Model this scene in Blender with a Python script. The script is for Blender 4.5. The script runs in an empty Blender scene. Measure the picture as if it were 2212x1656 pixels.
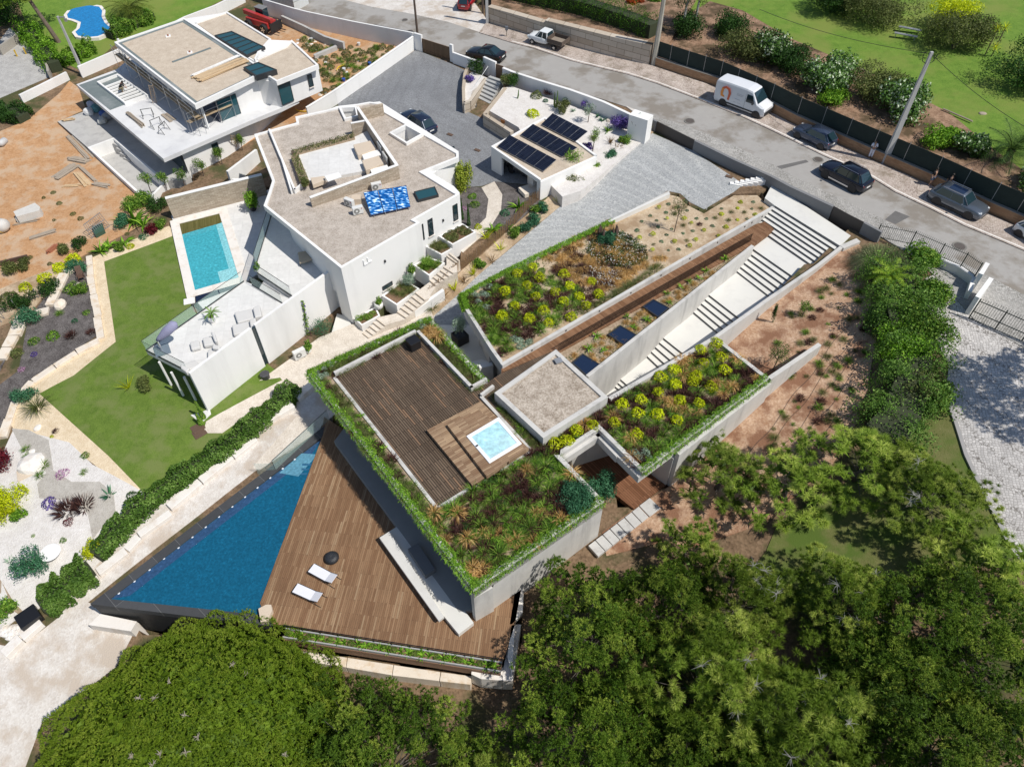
import bpy, bmesh, math, random
import numpy as np
from mathutils import Vector, Matrix
R_=math.radians
random.seed(7); RS=np.random.RandomState(11)
scene=bpy.context.scene; COL=scene.collection
# camera, sky, sun
WPX,HPX=2212.,1656.; FPX=1600.; PITCH=R_(49.3); HC=42.
cam=bpy.data.cameras.new('camera'); co=bpy.data.objects.new('camera',cam); COL.objects.link(co)
co.location=(0,0,HC); co.rotation_euler=(math.pi/2-PITCH,0,0)
cam.sensor_width=36.; cam.lens=36.*FPX/WPX; cam.clip_end=6000; cam.clip_start=.5
scene.camera=co
SUN_EL,SH_AZ=R_(55),R_(152)
sdir=Vector((-math.cos(SH_AZ)*math.cos(SUN_EL),-math.sin(SH_AZ)*math.cos(SUN_EL),math.sin(SUN_EL)))
wd=bpy.data.worlds.new("World"); scene.world=wd; wd.use_nodes=True
nt=wd.node_tree; bgn=nt.nodes['Background']; sk=nt.nodes.new('ShaderNodeTexSky')
sk.sky_type='NISHITA'; sk.sun_disc=False; sk.sun_elevation=SUN_EL; sk.sun_rotation=math.atan2(sdir.x,sdir.y)
sk.dust_density=.6
nt.links.new(sk.outputs[0],bgn.inputs[0]); bgn.inputs[1].default_value=.105
sl=bpy.data.lights.new('sun','SUN'); so=bpy.data.objects.new('sun',sl); COL.objects.link(so)
sl.energy=4.7; sl.angle=R_(.5); sl.color=(1,.955,.88)
so.rotation_euler=(-sdir).to_track_quat('-Z','Y').to_euler(); so.location=(30,-10,60)
scene.view_settings.view_transform='Standard'; scene.view_settings.look='None'
scene.view_settings.exposure=-.1; scene.view_settings.gamma=1
scene.render.resolution_x=1024; scene.render.resolution_y=766
# placing: survey of the site from its aerial view
FW=np.array([0,math.cos(PITCH),-math.sin(PITCH)]); UPV=np.array([0,math.sin(PITCH),math.cos(PITCH)])
def ray(u,v): return np.array([u-WPX/2,0,0])-(v-HPX/2)*UPV+FPX*FW
def at(u,v,z=0.):
    d=ray(u,v); k=(z-HC)/d[2]; return Vector((k*d[0],k*d[1],z))
def t(c,r,x,y): return (553*c+x/3.998,414.2*r+y/3.998)
def T3(c,r,x,y,z=0.): return at(*t(c,r,x,y),z)
def P_(pts,z): return [at(u,v,z) for u,v in pts]
CT=[(2200,600,5.0),(2100,500,4.9),(1990,470,4.8),(1850,520,4.6),(1700,380,4.45),(1700,260,4.5),(1560,330,4.2),(1450,270,4.0),(1480,180,4.2),(1300,130,3.7),
(1290,200,3.8),(1080,150,3.3),(1130,80,3.4),(940,110,2.8),(1000,60,3.0),(880,55,2.6),(700,20,2.2),(800,0,2.4),(1100,0,3.2),(1400,60,4.1),(1500,0,4.4),(1700,100,4.8),(1900,250,5.0),(2100,350,5.1),(2212,420,5.2),
(2200,0,6.5),(1900,0,5.6),(2212,200,6.0),(600,60,1.5),(480,10,1.2),(700,130,1.5),(560,180,1.0),(630,230,.8),
(200,30,1.2),(50,130,1.0),(30,250,.6),(180,190,.4),(60,330,.0),(150,300,.0),(50,520,-.4),(250,430,-.2),(300,560,-.3),(420,380,-.1),(500,310,.2),(100,600,-.6),(0,700,-.9),
(380,470,-.2),(430,630,-.2),(240,600,-.2),(100,850,-.3),(300,1050,-.3),(450,950,-.2),(640,830,-.1),(700,760,0.),(850,700,.2),(980,690,0.25),(620,420,.0),(545,450,.0),
(60,800,-.8),(0,900,-1.0),(60,1000,-1.0),(150,1200,-1.3),(30,1300,-1.7),(330,1110,-.9),(200,1230,-1.4),(640,900,-.1),(560,960,-.35),(400,1090,-1.0),(200,1310,-1.9),(60,1450,-2.5),(0,1600,-3.2),
(800,250,2.4),(960,150,2.7),(960,300,2.35),(1050,380,2.3),(1000,440,2.5),(1060,480,2.7),
(1390,300,3.9),(1300,430,3.0),(1200,520,2.1),(1080,600,1.2),(1000,660,.45),(1560,390,4.15),
(1130,490,2.6),(1200,410,3.2),(1040,590,1.9),(960,660,.9),(1330,320,3.8),
(700,1400,-1.7),(1000,1400,-1.7),(800,1500,-2.4),(1100,1450,-2.0),(500,1600,-3.0),(1100,1640,-2.8),(1150,1330,-1.0),
(1290,1170,-.1),(1350,1050,-.1),(1450,1042,0.),(1430,985,0.),(1310,960,0.),(1500,1130,0.2),(1560,1000,.7),(1700,950,1.7),(1850,800,3.0),(1750,800,2.6),(1650,740,2.6),(1800,600,4.0),(1700,650,3.4),(1900,650,4.4),(1960,900,3.2),
(2050,600,4.9),(2000,700,4.6),(2200,750,4.8),(2080,950,3.8),(2212,950,4.2),(2150,1150,3.2),(1750,1250,.6),(1600,1500,-1.2),(1850,1500,.2),(2200,1400,2.0),(2200,1640,1.0),(1400,1640,-2.2)]
def tps_fit(pts,z,lam):
    n=len(pts); d=np.sqrt(((pts[:,None]-pts[None])**2).sum(-1)); K=np.where(d>0,d*d*np.log(d+1e-9),0)+lam*np.eye(n)
    A=np.zeros((n+3,n+3)); A[:n,:n]=K; A[:n,n]=1; A[:n,n+1:]=pts; A[n,:n]=1; A[n+1:,:n]=pts.T
    return np.linalg.solve(A,np.concatenate([z,np.zeros(3)]))
_cp=np.array([[*at(u,v,z)] for u,v,z in CT]); _ext=np.array([[-150,0,-5],[-150,120,0],[150,0,2],[150,120,9],[0,-40,-6],[0,170,7],[-90,60,-1.5],[100,60,6.],[60,10,1.],[-50,5,-4.]])
_cp=np.vstack([_cp,_ext]); _w=tps_fit(_cp[:,:2],_cp[:,2],15.)
def hts(xy):
    xy=np.atleast_2d(np.asarray(xy,float)); out=np.empty(len(xy))
    for i in range(0,len(xy),20000):
        q=xy[i:i+20000]; d2=((q[:,None]-_cp[None,:,:2])**2).sum(-1); out[i:i+20000]=(.5*d2*np.log(d2+1e-9))@_w[:-3]+_w[-3]+q@_w[-2:]
    return out
def ht(x,y): return float(hts([(x,y)])[0])
def G(u,v,dz=0.):
    z=2.
    for _ in range(9):
        p=at(u,v,z+dz); z=ht(p.x,p.y)
    return at(u,v,z+dz)
def Gt(c,r,x,y,dz=0.): return G(*t(c,r,x,y),dz)
# materials
def s2l(h):
    c=[int(h[i:i+2],16)/255 for i in (0,2,4)]; return tuple(((x+.055)/1.055)**2.4 if x>.04045 else x/12.92 for x in c)
MATS={}
def newmat(name):
    m=bpy.data.materials.new(name); m.use_nodes=True; MATS[name]=m; n=m.node_tree
    return m,n,n.nodes['Principled BSDF']
def nd(n,ty,**k):
    x=n.nodes.new(ty)
    for a,b in k.items():
        if a[0]=='_': x.inputs[a[1:].replace('_',' ')].default_value=b
        else: setattr(x,a,b)
    return x
def mixc(n,fac,a,b,bt='MIX'):
    x=n.nodes.new('ShaderNodeMix'); x.data_type='RGBA'; x.blend_type=bt
    for s,val in ((0,fac),(6,a),(7,b)):
        if hasattr(val,'links') or hasattr(val,'is_linked'): n.links.new(val,x.inputs[s])
        else: x.inputs[s].default_value=(val if s==0 else (*val,1))
    return x.outputs[2]
def pos(n,rot=0.,scale=(1,1,1),obj=False):
    if obj: g=nd(n,'ShaderNodeTexCoord').outputs['Object']
    else: g=nd(n,'ShaderNodeNewGeometry').outputs['Position']
    mp=nd(n,'ShaderNodeMapping'); mp.vector_type='POINT'; mp.inputs['Rotation'].default_value=(0,0,rot); mp.inputs['Scale'].default_value=scale
    n.links.new(g,mp.inputs[0]); return mp.outputs[0]
def noise(n,vec,sc,det=4,ro=.55):
    x=nd(n,'ShaderNodeTexNoise',_Scale=sc,_Detail=det,_Roughness=ro); n.links.new(vec,x.inputs['Vector']); return x.outputs['Fac']
def ramp(n,fac,stops):
    r=nd(n,'ShaderNodeValToRGB'); n.links.new(fac,r.inputs[0]); e=r.color_ramp.elements
    while len(e)<len(stops): e.new(.5)
    for k,(p,c) in enumerate(stops): e[k].position=p; e[k].color=(*c,1) if len(c)==3 else c
    return r.outputs[0]
def bump(n,b,h,st=.3,dist=.02):
    x=nd(n,'ShaderNodeBump',_Strength=st,_Distance=dist); n.links.new(h,x.inputs['Height']); n.links.new(x.outputs[0],b.inputs['Normal'])
def mul(c,f): return tuple(min(1,x*f) for x in c)
def plain(name,c,rough=.6,var=.12,sc=1.5,fine=30.,bst=.15,metal=0.,spec=.5,obj=False,stain=None,sst=.25):
    if name in MATS: return MATS[name]
    if isinstance(c,str): c=s2l(c)
    m,n,b=newmat(name); v=pos(n,obj=obj)
    a=noise(n,v,sc,5); f=noise(n,v,fine,3)
    o=ramp(n,a,[(.3,mul(c,1-var)),(.7,mul(c,1+var))])
    o=mixc(n,.5,o,ramp(n,f,[(.3,mul(c,1-var)),(.7,mul(c,1+var))]))
    if stain:
        s=noise(n,pos(n,scale=(1,1,.16),obj=obj),sst*1.3,6,.65); o=mixc(n,ramp(n,s,[(.5,(0,0,0)),(.68,(1,1,1))]),o,stain)
    n.links.new(o,b.inputs['Base Color']); b.inputs['Roughness'].default_value=rough; b.inputs['Metallic'].default_value=metal
    b.inputs['Specular IOR Level'].default_value=spec
    if bst: bump(n,b,f,bst,.02)
    return m
def speck(name,cols,sc=14.,rough=.9,big=None,bigsc=.25,bst=.5):
    """loose gravel / soil: voronoi cells with random tone"""
    m,n,b=newmat(name); v=pos(n)
    vo=nd(n,'ShaderNodeTexVoronoi',_Scale=sc); n.links.new(v,vo.inputs['Vector'])
    sep=nd(n,'ShaderNodeSeparateColor'); n.links.new(vo.outputs['Color'],sep.inputs[0])
    k=len(cols); o=ramp(n,sep.outputs[0],[(i/(k-1) if k>1 else 0,c) for i,c in enumerate(cols)])
    a=noise(n,v,1.3,6,.65); o=mixc(n,.55,o,ramp(n,a,[(.3,mul(cols[0],.95)),(.7,cols[-1])]))
    if big is not None:
        s=noise(n,v,bigsc,7,.62); o=mixc(n,ramp(n,s,[(.47,(0,0,0)),(.6,(1,1,1))]),o,big)
    n.links.new(o,b.inputs['Base Color']); b.inputs['Roughness'].default_value=rough; b.inputs['Specular IOR Level'].default_value=.2
    bump(n,b,vo.outputs['Distance'],bst,.03); return m
def cobble(name,c1,c2,joint,sc=7.,rot=0.,dirt=None):
    m,n,b=newmat(name); v=pos(n,rot)
    w=nd(n,'ShaderNodeTexNoise',_Scale=.7,_Detail=2); n.links.new(v,w.inputs['Vector'])
    vv=nd(n,'ShaderNodeVectorMath',operation='MULTIPLY_ADD'); n.links.new(w.outputs['Color'],vv.inputs[0]); vv.inputs[1].default_value=(.5,.5,0); n.links.new(v,vv.inputs[2])
    vo=nd(n,'ShaderNodeTexVoronoi',_Scale=sc,_Randomness=.45); n.links.new(vv.outputs[0],vo.inputs['Vector'])
    ve=nd(n,'ShaderNodeTexVoronoi',feature='DISTANCE_TO_EDGE',_Scale=sc,_Randomness=.45); n.links.new(vv.outputs[0],ve.inputs['Vector'])
    sep=nd(n,'ShaderNodeSeparateColor'); n.links.new(vo.outputs['Color'],sep.inputs[0])
    o=ramp(n,sep.outputs[0],[(.1,c1),(.9,c2)]); a=noise(n,v,.35,5)
    o=mixc(n,ramp(n,a,[(.35,(0,0,0)),(.7,(.5,.5,.5))]),o,mul(c1,.8))
    if dirt: o=mixc(n,ramp(n,noise(n,v,.8,6,.7),[(.5,(0,0,0)),(.66,(.8,.8,.8))]),o,dirt)
    o=mixc(n,ramp(n,ve.outputs['Distance'],[(.0,(1,1,1)),(.09,(0,0,0))]),o,joint)
    n.links.new(o,b.inputs['Base Color']); b.inputs['Roughness'].default_value=.8; b.inputs['Specular IOR Level'].default_value=.3
    bump(n,b,ve.outputs['Distance'],.4,.03); return m
def bricks(name,c1,c2,joint,bw,bh,rot=0.,mort=.006,wall=False,rough=.7,grain=True,offs=.5,pale=None,wallrot=None):
    """planks, tiles, brick courses. wall=True: courses run up a vertical face"""
    m,n,b=newmat(name); g=nd(n,'ShaderNodeNewGeometry').outputs['Position']
    if wall:
        sp=nd(n,'ShaderNodeSeparateXYZ'); n.links.new(g,sp.inputs[0])
        cx,cy=math.cos(rot),math.sin(rot)
        m1=nd(n,'ShaderNodeVectorMath',operation='DOT_PRODUCT'); n.links.new(g,m1.inputs[0]); m1.inputs[1].default_value=(cx,cy,0)
        cb=nd(n,'ShaderNodeCombineXYZ'); n.links.new(m1.outputs['Value'],cb.inputs[0]); n.links.new(sp.outputs[2],cb.inputs[1]); v=cb.outputs[0]
    else:
        mp=nd(n,'ShaderNodeMapping'); mp.inputs['Rotation'].default_value=(0,0,-rot); n.links.new(g,mp.inputs[0]); v=mp.outputs[0]
    br=nd(n,'ShaderNodeTexBrick',_Scale=1.,_Mortar_Size=mort,_Brick_Width=bw,_Row_Height=bh,_Bias=0.,_Mortar_Smooth=.1)
    br.offset=offs; br.offset_frequency=2
    br.inputs['Color1'].default_value=(0,0,0,1); br.inputs['Color2'].default_value=(1,1,1,1); br.inputs['Mortar'].default_value=(.5,.5,.5,1)
    n.links.new(v,br.inputs['Vector'])
    st=[(0,c1),(.55,tuple((x+y)/2 for x,y in zip(c1,c2))),(1,c2)]
    if pale: st=[(0,c1),(.5,tuple((x+y)/2 for x,y in zip(c1,c2))),(.88,c2),(.97,pale)]
    o=ramp(n,br.outputs['Color'],st)
    if grain:
        mg=nd(n,'ShaderNodeMapping'); mg.inputs['Scale'].default_value=(1.5,25,1); n.links.new(v,mg.inputs[0])
        gr=noise(n,mg.outputs[0],1.,5,.6); o=mixc(n,.8,o,ramp(n,gr,[(.3,(.6,.6,.6)),(.7,(1,1,1))]),'MULTIPLY')
        o=mixc(n,.6,o,ramp(n,noise(n,v,.35,6,.6),[(.3,(.65,.65,.65)),(.7,(1,1,1))]),'MULTIPLY')
    else: o=mixc(n,.5,o,ramp(n,noise(n,g,3.,6,.6),[(.3,(.75,.75,.75)),(.7,(1,1,1))]),'MULTIPLY')
    o=mixc(n,br.outputs['Fac'],o,joint)
    n.links.new(o,b.inputs['Base Color']); b.inputs['Roughness'].default_value=rough; b.inputs['Specular IOR Level'].default_value=.25
    inv=nd(n,'ShaderNodeMath',operation='SUBTRACT'); inv.inputs[0].default_value=1; n.links.new(br.outputs['Fac'],inv.inputs[1]); bump(n,b,inv.outputs[0],.5,.01)
    return m
def leafmat(name,c0,c1,c2,trans=.3,rough=.6):
    if name in MATS: return MATS[name]
    c0,c1,c2=[s2l(c) if isinstance(c,str) else c for c in (c0,c1,c2)]
    m,n,b=newmat(name); a=nd(n,'ShaderNodeAttribute',attribute_name='tone')
    o=ramp(n,a.outputs['Fac'],[(0,c0),(.5,c1),(1,c2)])
    oi=nd(n,'ShaderNodeObjectInfo'); hs=nd(n,'ShaderNodeHueSaturation'); mm=nd(n,'ShaderNodeMapRange',_To_Min=.8,_To_Max=1.2)
    n.links.new(oi.outputs['Random'],mm.inputs[0]); n.links.new(mm.outputs[0],hs.inputs['Value']); n.links.new(o,hs.inputs['Color'])
    n.links.new(hs.outputs[0],b.inputs['Base Color']); b.inputs['Roughness'].default_value=rough; b.inputs['Specular IOR Level'].default_value=.25
    if trans:
        tr=nd(n,'ShaderNodeBsdfTranslucent'); n.links.new(hs.outputs[0],tr.inputs[0]); mx=nd(n,'ShaderNodeMixShader',_Fac=trans)
        n.links.new(b.outputs[0],mx.inputs[1]); n.links.new(tr.outputs[0],mx.inputs[2]); n.links.new(mx.outputs[0],n.nodes['Material Output'].inputs[0])
    return m
def glass(name,c=(.02,.035,.05),rough=.04,alpha=None,spec=.8):
    if name in MATS: return MATS[name]
    m,n,b=newmat(name); b.inputs['Base Color'].default_value=(*c,1); b.inputs['Roughness'].default_value=rough; b.inputs['Specular IOR Level'].default_value=spec
    if alpha is not None: b.inputs['Alpha'].default_value=alpha
    return m
# mesh builder
class MB:
    def __init__(s): s.v=[]; s.f=[]; s.m=[]
    def add(s,vs,fs,mi=0):
        k=len(s.v); s.v+=[tuple(a) for a in vs]; s.f+=[tuple(i+k for i in f) for f in fs]; s.m+=[mi]*len(fs); return s
    def prism(s,pts,z0,z1,mi=0):
        """pts: list of xy(z). z1 None -> top follows point z (flat or sloped); z0 may be a number"""
        n=len(pts); ar=sum(pts[i][0]*pts[(i+1)%n][1]-pts[(i+1)%n][0]*pts[i][1] for i in range(n))
        if ar<0: pts=pts[::-1]
        top=[(p[0],p[1],p[2] if z1 is None else z1) for p in pts]; bot=[(p[0],p[1],z0 if not callable(z0) else z0(p)) for p in pts]
        return s.add(top+bot,[tuple(range(n)),tuple(range(2*n-1,n-1,-1))]+[(i,i+n,(i+1)%n+n,(i+1)%n) for i in range(n)],mi)
    def box(s,c,sz,rz=0.,mi=0,M=None):
        x,y,z=[a/2 for a in sz]; cr,sr=math.cos(rz),math.sin(rz); vs=[]
        for dz in (-z,z):
            for dx,dy in ((-x,-y),(x,-y),(x,y),(-x,y)):
                p=(c[0]+dx*cr-dy*sr,c[1]+dx*sr+dy*cr,c[2]+dz); vs.append(M@Vector(p) if M else p)
        return s.add(vs,[(3,2,1,0),(4,5,6,7),(0,1,5,4),(1,2,6,5),(2,3,7,6),(3,0,4,7)],mi)
    def hexa(s,vs,mi=0): # 4 bottom, 4 top
        return s.add(vs,[(3,2,1,0),(4,5,6,7),(0,1,5,4),(1,2,6,5),(2,3,7,6),(3,0,4,7)],mi)
    def wall(s,a,b,th,z0,z1,mi=0,side=0.):
        """wall from a to b (xy), z0/z1 numbers or (za,zb) pairs; side shifts it sideways in units of thickness"""
        a=Vector(a).to_2d(); b=Vector(b).to_2d(); d=(b-a).normalized(); nn=Vector((-d.y,d.x))*th/2; o=nn*2*side
        z0=z0 if isinstance(z0,tuple) else (z0,z0); z1=z1 if isinstance(z1,tuple) else (z1,z1)
        q=[a-nn+o,b-nn+o,b+nn+o,a+nn+o]; za=[0,1,1,0]
        return s.hexa([(p.x,p.y,z0[k]) for p,k in zip(q,za)]+[(p.x,p.y,z1[k]) for p,k in zip(q,za)],mi)
    def tube(s,pts,r,n=6,mi=0,cap=True):
        pts=[Vector(p) for p in pts]; m=len(pts); rr=[r]*m if isinstance(r,(int,float)) else list(r); vs=[]; pu=None
        for i,p in enumerate(pts):
            d=(pts[min(i+1,m-1)]-pts[max(i-1,0)]).normalized()
            u=(pu-d*pu.dot(d)) if pu is not None else d.orthogonal()
            u=u.normalized() if u.length>1e-6 else d.orthogonal().normalized(); w=d.cross(u); pu=u
            for k in range(n):
                a=2*math.pi*k/n; vs.append(p+(u*math.cos(a)+w*math.sin(a))*rr[i])
        fs=[(i*n+k,i*n+(k+1)%n,(i+1)*n+(k+1)%n,(i+1)*n+k) for i in range(m-1) for k in range(n)]
        if cap: fs+=[tuple(range(n-1,-1,-1)),tuple(range((m-1)*n,m*n))]
        return s.add(vs,fs,mi)
    def lathe(s,c,prof,n=16,mi=0,M=None,sx=1.,sy=1.):
        vs=[];m=len(prof)
        for r,z in prof:
            for k in range(n):
                a=2*math.pi*k/n; p=Vector((c[0]+sx*r*math.cos(a),c[1]+sy*r*math.sin(a),c[2]+z)); vs.append(M@p if M else p)
        fs=[(i*n+k,i*n+(k+1)%n,(i+1)*n+(k+1)%n,(i+1)*n+k) for i in range(m-1) for k in range(n)]
        fs+=[tuple(range(n-1,-1,-1)),tuple(range((m-1)*n,m*n))]; return s.add(vs,fs,mi)
    def rock(s,c,sz,seed=0,mi=0,rz=0.,jit=.18,sub=2):
        bm=bmesh.new(); bmesh.ops.create_icosphere(bm,subdivisions=sub,radius=1.); rg=random.Random(seed)
        off=[Vector((rg.uniform(-1,1),rg.uniform(-1,1),rg.uniform(-1,1))) for _ in range(7)]; vs=[]
        for v in bm.verts:
            k=1+sum(math.sin(3*v.co.dot(o)+i) for i,o in enumerate(off))*jit/3; p=v.co*k; p=Vector([math.copysign(abs(a)**.8,a) for a in p])
            x,y=p.x*sz[0],p.y*sz[1]; vs.append((c[0]+x*math.cos(rz)-y*math.sin(rz),c[1]+x*math.sin(rz)+y*math.cos(rz),c[2]+p.z*sz[2]))
        fs=[tuple(v.index for v in f.verts) for f in bm.faces]; bm.free(); return s.add(vs,fs,mi)
    def build(s,name,mats,parent=None,label=None,cat=None,group=None,kind=None,smooth=False,bevel=0.,local=False,origin=None,subd=0):
        me=bpy.data.meshes.new(name); mats=mats if isinstance(mats,(list,tuple)) else [mats]
        if parent is None and not local:
            a=np.array(s.v); lo,hi=a.min(0),a.max(0); org=Vector(origin) if origin is not None else Vector(((lo[0]+hi[0])/2,(lo[1]+hi[1])/2,lo[2]))
        elif parent is not None and not local: org=wloc(parent)
        else: org=Vector((0,0,0))
        me.from_pydata([(x-org.x,y-org.y,z-org.z) for x,y,z in s.v],[],s.f)
        for m in mats: me.materials.append(m)
        if len(mats)>1: me.polygons.foreach_set('material_index',s.m)
        if smooth: me.polygons.foreach_set('use_smooth',[True]*len(s.f))
        me.update(); o=bpy.data.objects.new(name,me); COL.objects.link(o)
        if parent is None: o.location=org
        else: o.parent=parent
        if bevel:
            b=o.modifiers.new('bevel','BEVEL'); b.width=bevel; b.segments=2; b.limit_method='ANGLE'; b.angle_limit=R_(40)
        if subd: b=o.modifiers.new('sub','SUBSURF'); b.levels=subd; b.render_levels=subd
        return tag(o,label,cat,group,kind)
def wloc(o):
    l=Vector(o.location)
    while o.parent: o=o.parent; l+=o.location
    return l
def tag(o,label=None,cat=None,group=None,kind=None):
    for k,v in (('label',label),('category',cat),('group',group),('kind',kind)):
        if v: o[k]=v
    return o
def thing(name,label,cat,loc,group=None):
    o=bpy.data.objects.new(name,None); o.empty_display_size=.3; COL.objects.link(o); o.location=loc; return tag(o,label,cat,group)
KIDS={}
def kids(o):
    return [c for c in COL.objects if c.parent is o]
def copy_tree(o,loc=None,rz=None,sc=None,label=None,group=None,parent=None,kidlist=None):
    c=o.copy(); COL.objects.link(c)
    if parent is not None: c.parent=parent
    for ch in (o.children if True else ()): copy_tree(ch,parent=c)
    if loc is not None: c.location=loc
    if rz is not None: c.rotation_euler=(0,0,rz)
    if sc is not None: c.scale=(sc,sc,sc) if isinstance(sc,(int,float)) else sc
    if label: c['label']=label
    if group: c['group']=group
    return c
def struct(mb,name,m,label=None): return mb.build(name,m,label=label,kind='structure')
def densify(pts,step=1.5):
    out=[]
    for i,a in enumerate(pts):
        b=pts[(i+1)%len(pts)]; L=math.hypot(b[0]-a[0],b[1]-a[1]); k=max(1,int(L/step))
        out+=[(a[0]+(b[0]-a[0])*j/k,a[1]+(b[1]-a[1])*j/k) for j in range(k)]
    return out
def drape(uv,name,m,off=.02,grid=1.5,label=None,cat=None,kind='structure',world=False,skirt=1.2,cutz=None):
    """sheet following the terrain (outline given in survey coordinates), as a closed slab with a skirt"""
    xy=uv if world else [tuple(G(u,v,off)[:2]) for u,v in uv]
    bm=bmesh.new(); vs=[bm.verts.new((x,y,0)) for x,y in xy]; f=bm.faces.new(vs); bm.normal_update()
    if f.normal.z<0: f.normal_flip()
    bmesh.ops.triangulate(bm,faces=bm.faces[:])
    a=np.array(xy); lo,hi=a.min(0),a.max(0)
    for ax in (0,1):
        k=math.floor(lo[ax]/grid)*grid
        while k<hi[ax]:
            pl=[0,0,0]; pl[ax]=k; no=[0,0,0]; no[ax]=1
            bmesh.ops.bisect_plane(bm,geom=bm.verts[:]+bm.edges[:]+bm.faces[:],plane_co=pl,plane_no=no,dist=1e-4); k+=grid
    q=np.array([v.co[:2] for v in bm.verts]); zz=hts(q)+off
    for v,z in zip(bm.verts,zz): v.co.z=z
    if skirt:
        e=[x for x in bm.edges if x.is_boundary]; r=bmesh.ops.extrude_edge_only(bm,edges=e)
        for v in r['geom']:
            if isinstance(v,bmesh.types.BMVert): v.co.z-=skirt
    bmesh.ops.recalc_face_normals(bm,faces=bm.faces[:])
    me=bpy.data.meshes.new(name); c=Vector((*(lo+hi)/2,float(zz.min())))
    for v in bm.verts: v.co-=c
    bm.normal_update()
    for f in bm.faces:
        if abs(f.normal.z)>.5 and f.normal.z<0: f.normal_flip()
    bm.to_mesh(me); bm.free(); me.materials.append(m); o=bpy.data.objects.new(name,me); o.location=c; COL.objects.link(o)
    return tag(o,label,cat,None,kind)
CARVE=[]
def slab(uv,z,name,m,zb=None,depth=.6,**k):
    """flat level built up from below"""
    pts=P_(uv,z); b=MB().prism(pts,(z-depth) if zb is None else zb,z)
    k.setdefault('kind','structure')
    if not k.pop('nocarve',False): CARVE.append([(p.x,p.y) for p in pts])
    return b.build(name,m,**k)
# leaf clouds
def arrmesh(name,V,k,tones,mat,F=None):
    """V (N*k,3) vertices, N polygons of k corners"""
    N=len(V)//k; me=bpy.data.meshes.new(name); me.vertices.add(len(V)); me.vertices.foreach_set('co',np.asarray(V,np.float32).ravel())
    me.loops.add(N*k); me.loops.foreach_set('vertex_index',np.arange(N*k,dtype=np.int32)); me.polygons.add(N)
    me.polygons.foreach_set('loop_start',np.arange(0,N*k,k,dtype=np.int32))
    me.polygons.foreach_set('loop_total',np.full(N,k,dtype=np.int32))
    me.update(); a=me.attributes.new('tone','FLOAT','FACE'); a.data.foreach_set('value',np.clip(tones,0,1).astype(np.float32)); me.materials.append(mat); return me
def nrm(a): return a/np.maximum(np.linalg.norm(a,axis=-1,keepdims=True),1e-9)
def rnd3(n,rs): return nrm(rs.normal(size=(n,3)))
def leaves(C,N,L,Wd,rs,jit=.7):
    """diamond leaves at C, facing roughly N"""
    n=len(C); d=nrm(np.cross(nrm(N+jit*rs.normal(size=(n,3))),rs.normal(size=(n,3)))); w=nrm(np.cross(d,nrm(N+jit*rs.normal(size=(n,3)))))
    L=L*rs.uniform(.7,1.3,(n,1)); Wd=Wd*rs.uniform(.7,1.3,(n,1))
    return np.stack([C-d*L/2,C+w*Wd/2,C+d*L/2,C-w*Wd/2],1).reshape(-1,3)
def needles(B,D,L,wd,rs):
    n=len(B); w=nrm(np.cross(D,rs.normal(size=(n,3))))*wd/2
    return np.stack([B-w,B+w,B+D*L],1).reshape(-1,3)
def blades(B,D,L,wd,droop,rs):
    """two-segment grass blades -> quads (B-w,B+w,M+w/1.5,M-w/1.5) and (M..,tip) as quads"""
    n=len(B); w=nrm(np.cross(D,np.array([0,0,1.])+.3*rs.normal(size=(n,3))))*wd/2; L=L if np.ndim(L) else np.full((n,1),L)
    M=B+D*L*.5; T=M+nrm(D+np.array([0,0,-1.])*droop)*L*.5
    q1=np.stack([B-w,B+w,M+w*.7,M-w*.7],1); q2=np.stack([M-w*.7,M+w*.7,T+w*.1,T-w*.1],1)
    return np.concatenate([q1,q2],1).reshape(-1,3)
def tuft(n,h,r,wd,droop,rs,spread=1.,base=.25):
    a=rs.uniform(0,2*np.pi,n); k=np.sqrt(rs.uniform(0,1,n)); B=np.stack([np.cos(a)*k*r*base,np.sin(a)*k*r*base,np.zeros(n)],1)
    D=nrm(np.stack([np.cos(a)*k*spread,np.sin(a)*k*spread,np.ones(n)*.75],1)+.15*rs.normal(size=(n,3)))
    return blades(B,D,h*rs.uniform(.7,1.2,(n,1)),wd,droop,rs),np.repeat(rs.uniform(0,1,n),2)
def obj(name,me,loc=(0,0,0),parent=None,label=None,cat=None,group=None,kind=None,rz=0.,sc=1.):
    o=bpy.data.objects.new(name,me); COL.objects.link(o); o.location=loc; o.rotation_euler=(0,0,rz); o.scale=(sc,)*3 if isinstance(sc,(int,float)) else sc
    if parent: o.parent=parent
    return tag(o,label,cat,group,kind)
def sample_poly(xy,n,rs,inset=0.):
    a=np.array([(p[0],p[1]) for p in xy]); lo,hi=a.min(0),a.max(0); out=[]
    while len(out)<n:
        q=rs.uniform(lo,hi,(n*2,2)); q=q[inpoly(q,a)]; out+=list(q)
    return np.array(out[:n])
def inpoly(q,a):
    ins=np.zeros(len(q),bool); m=len(a)
    for i in range(m):
        x1,y1=a[i]; x2,y2=a[(i+1)%m]
        c=((y1>q[:,1])!=(y2>q[:,1]));
        with np.errstate(divide='ignore',invalid='ignore'): xi=(x2-x1)*(q[:,1]-y1)/(y2-y1)+x1
        ins^=c&(q[:,0]<xi)
    return ins
def dup(me_or_obj,*a,**k): pass
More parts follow.
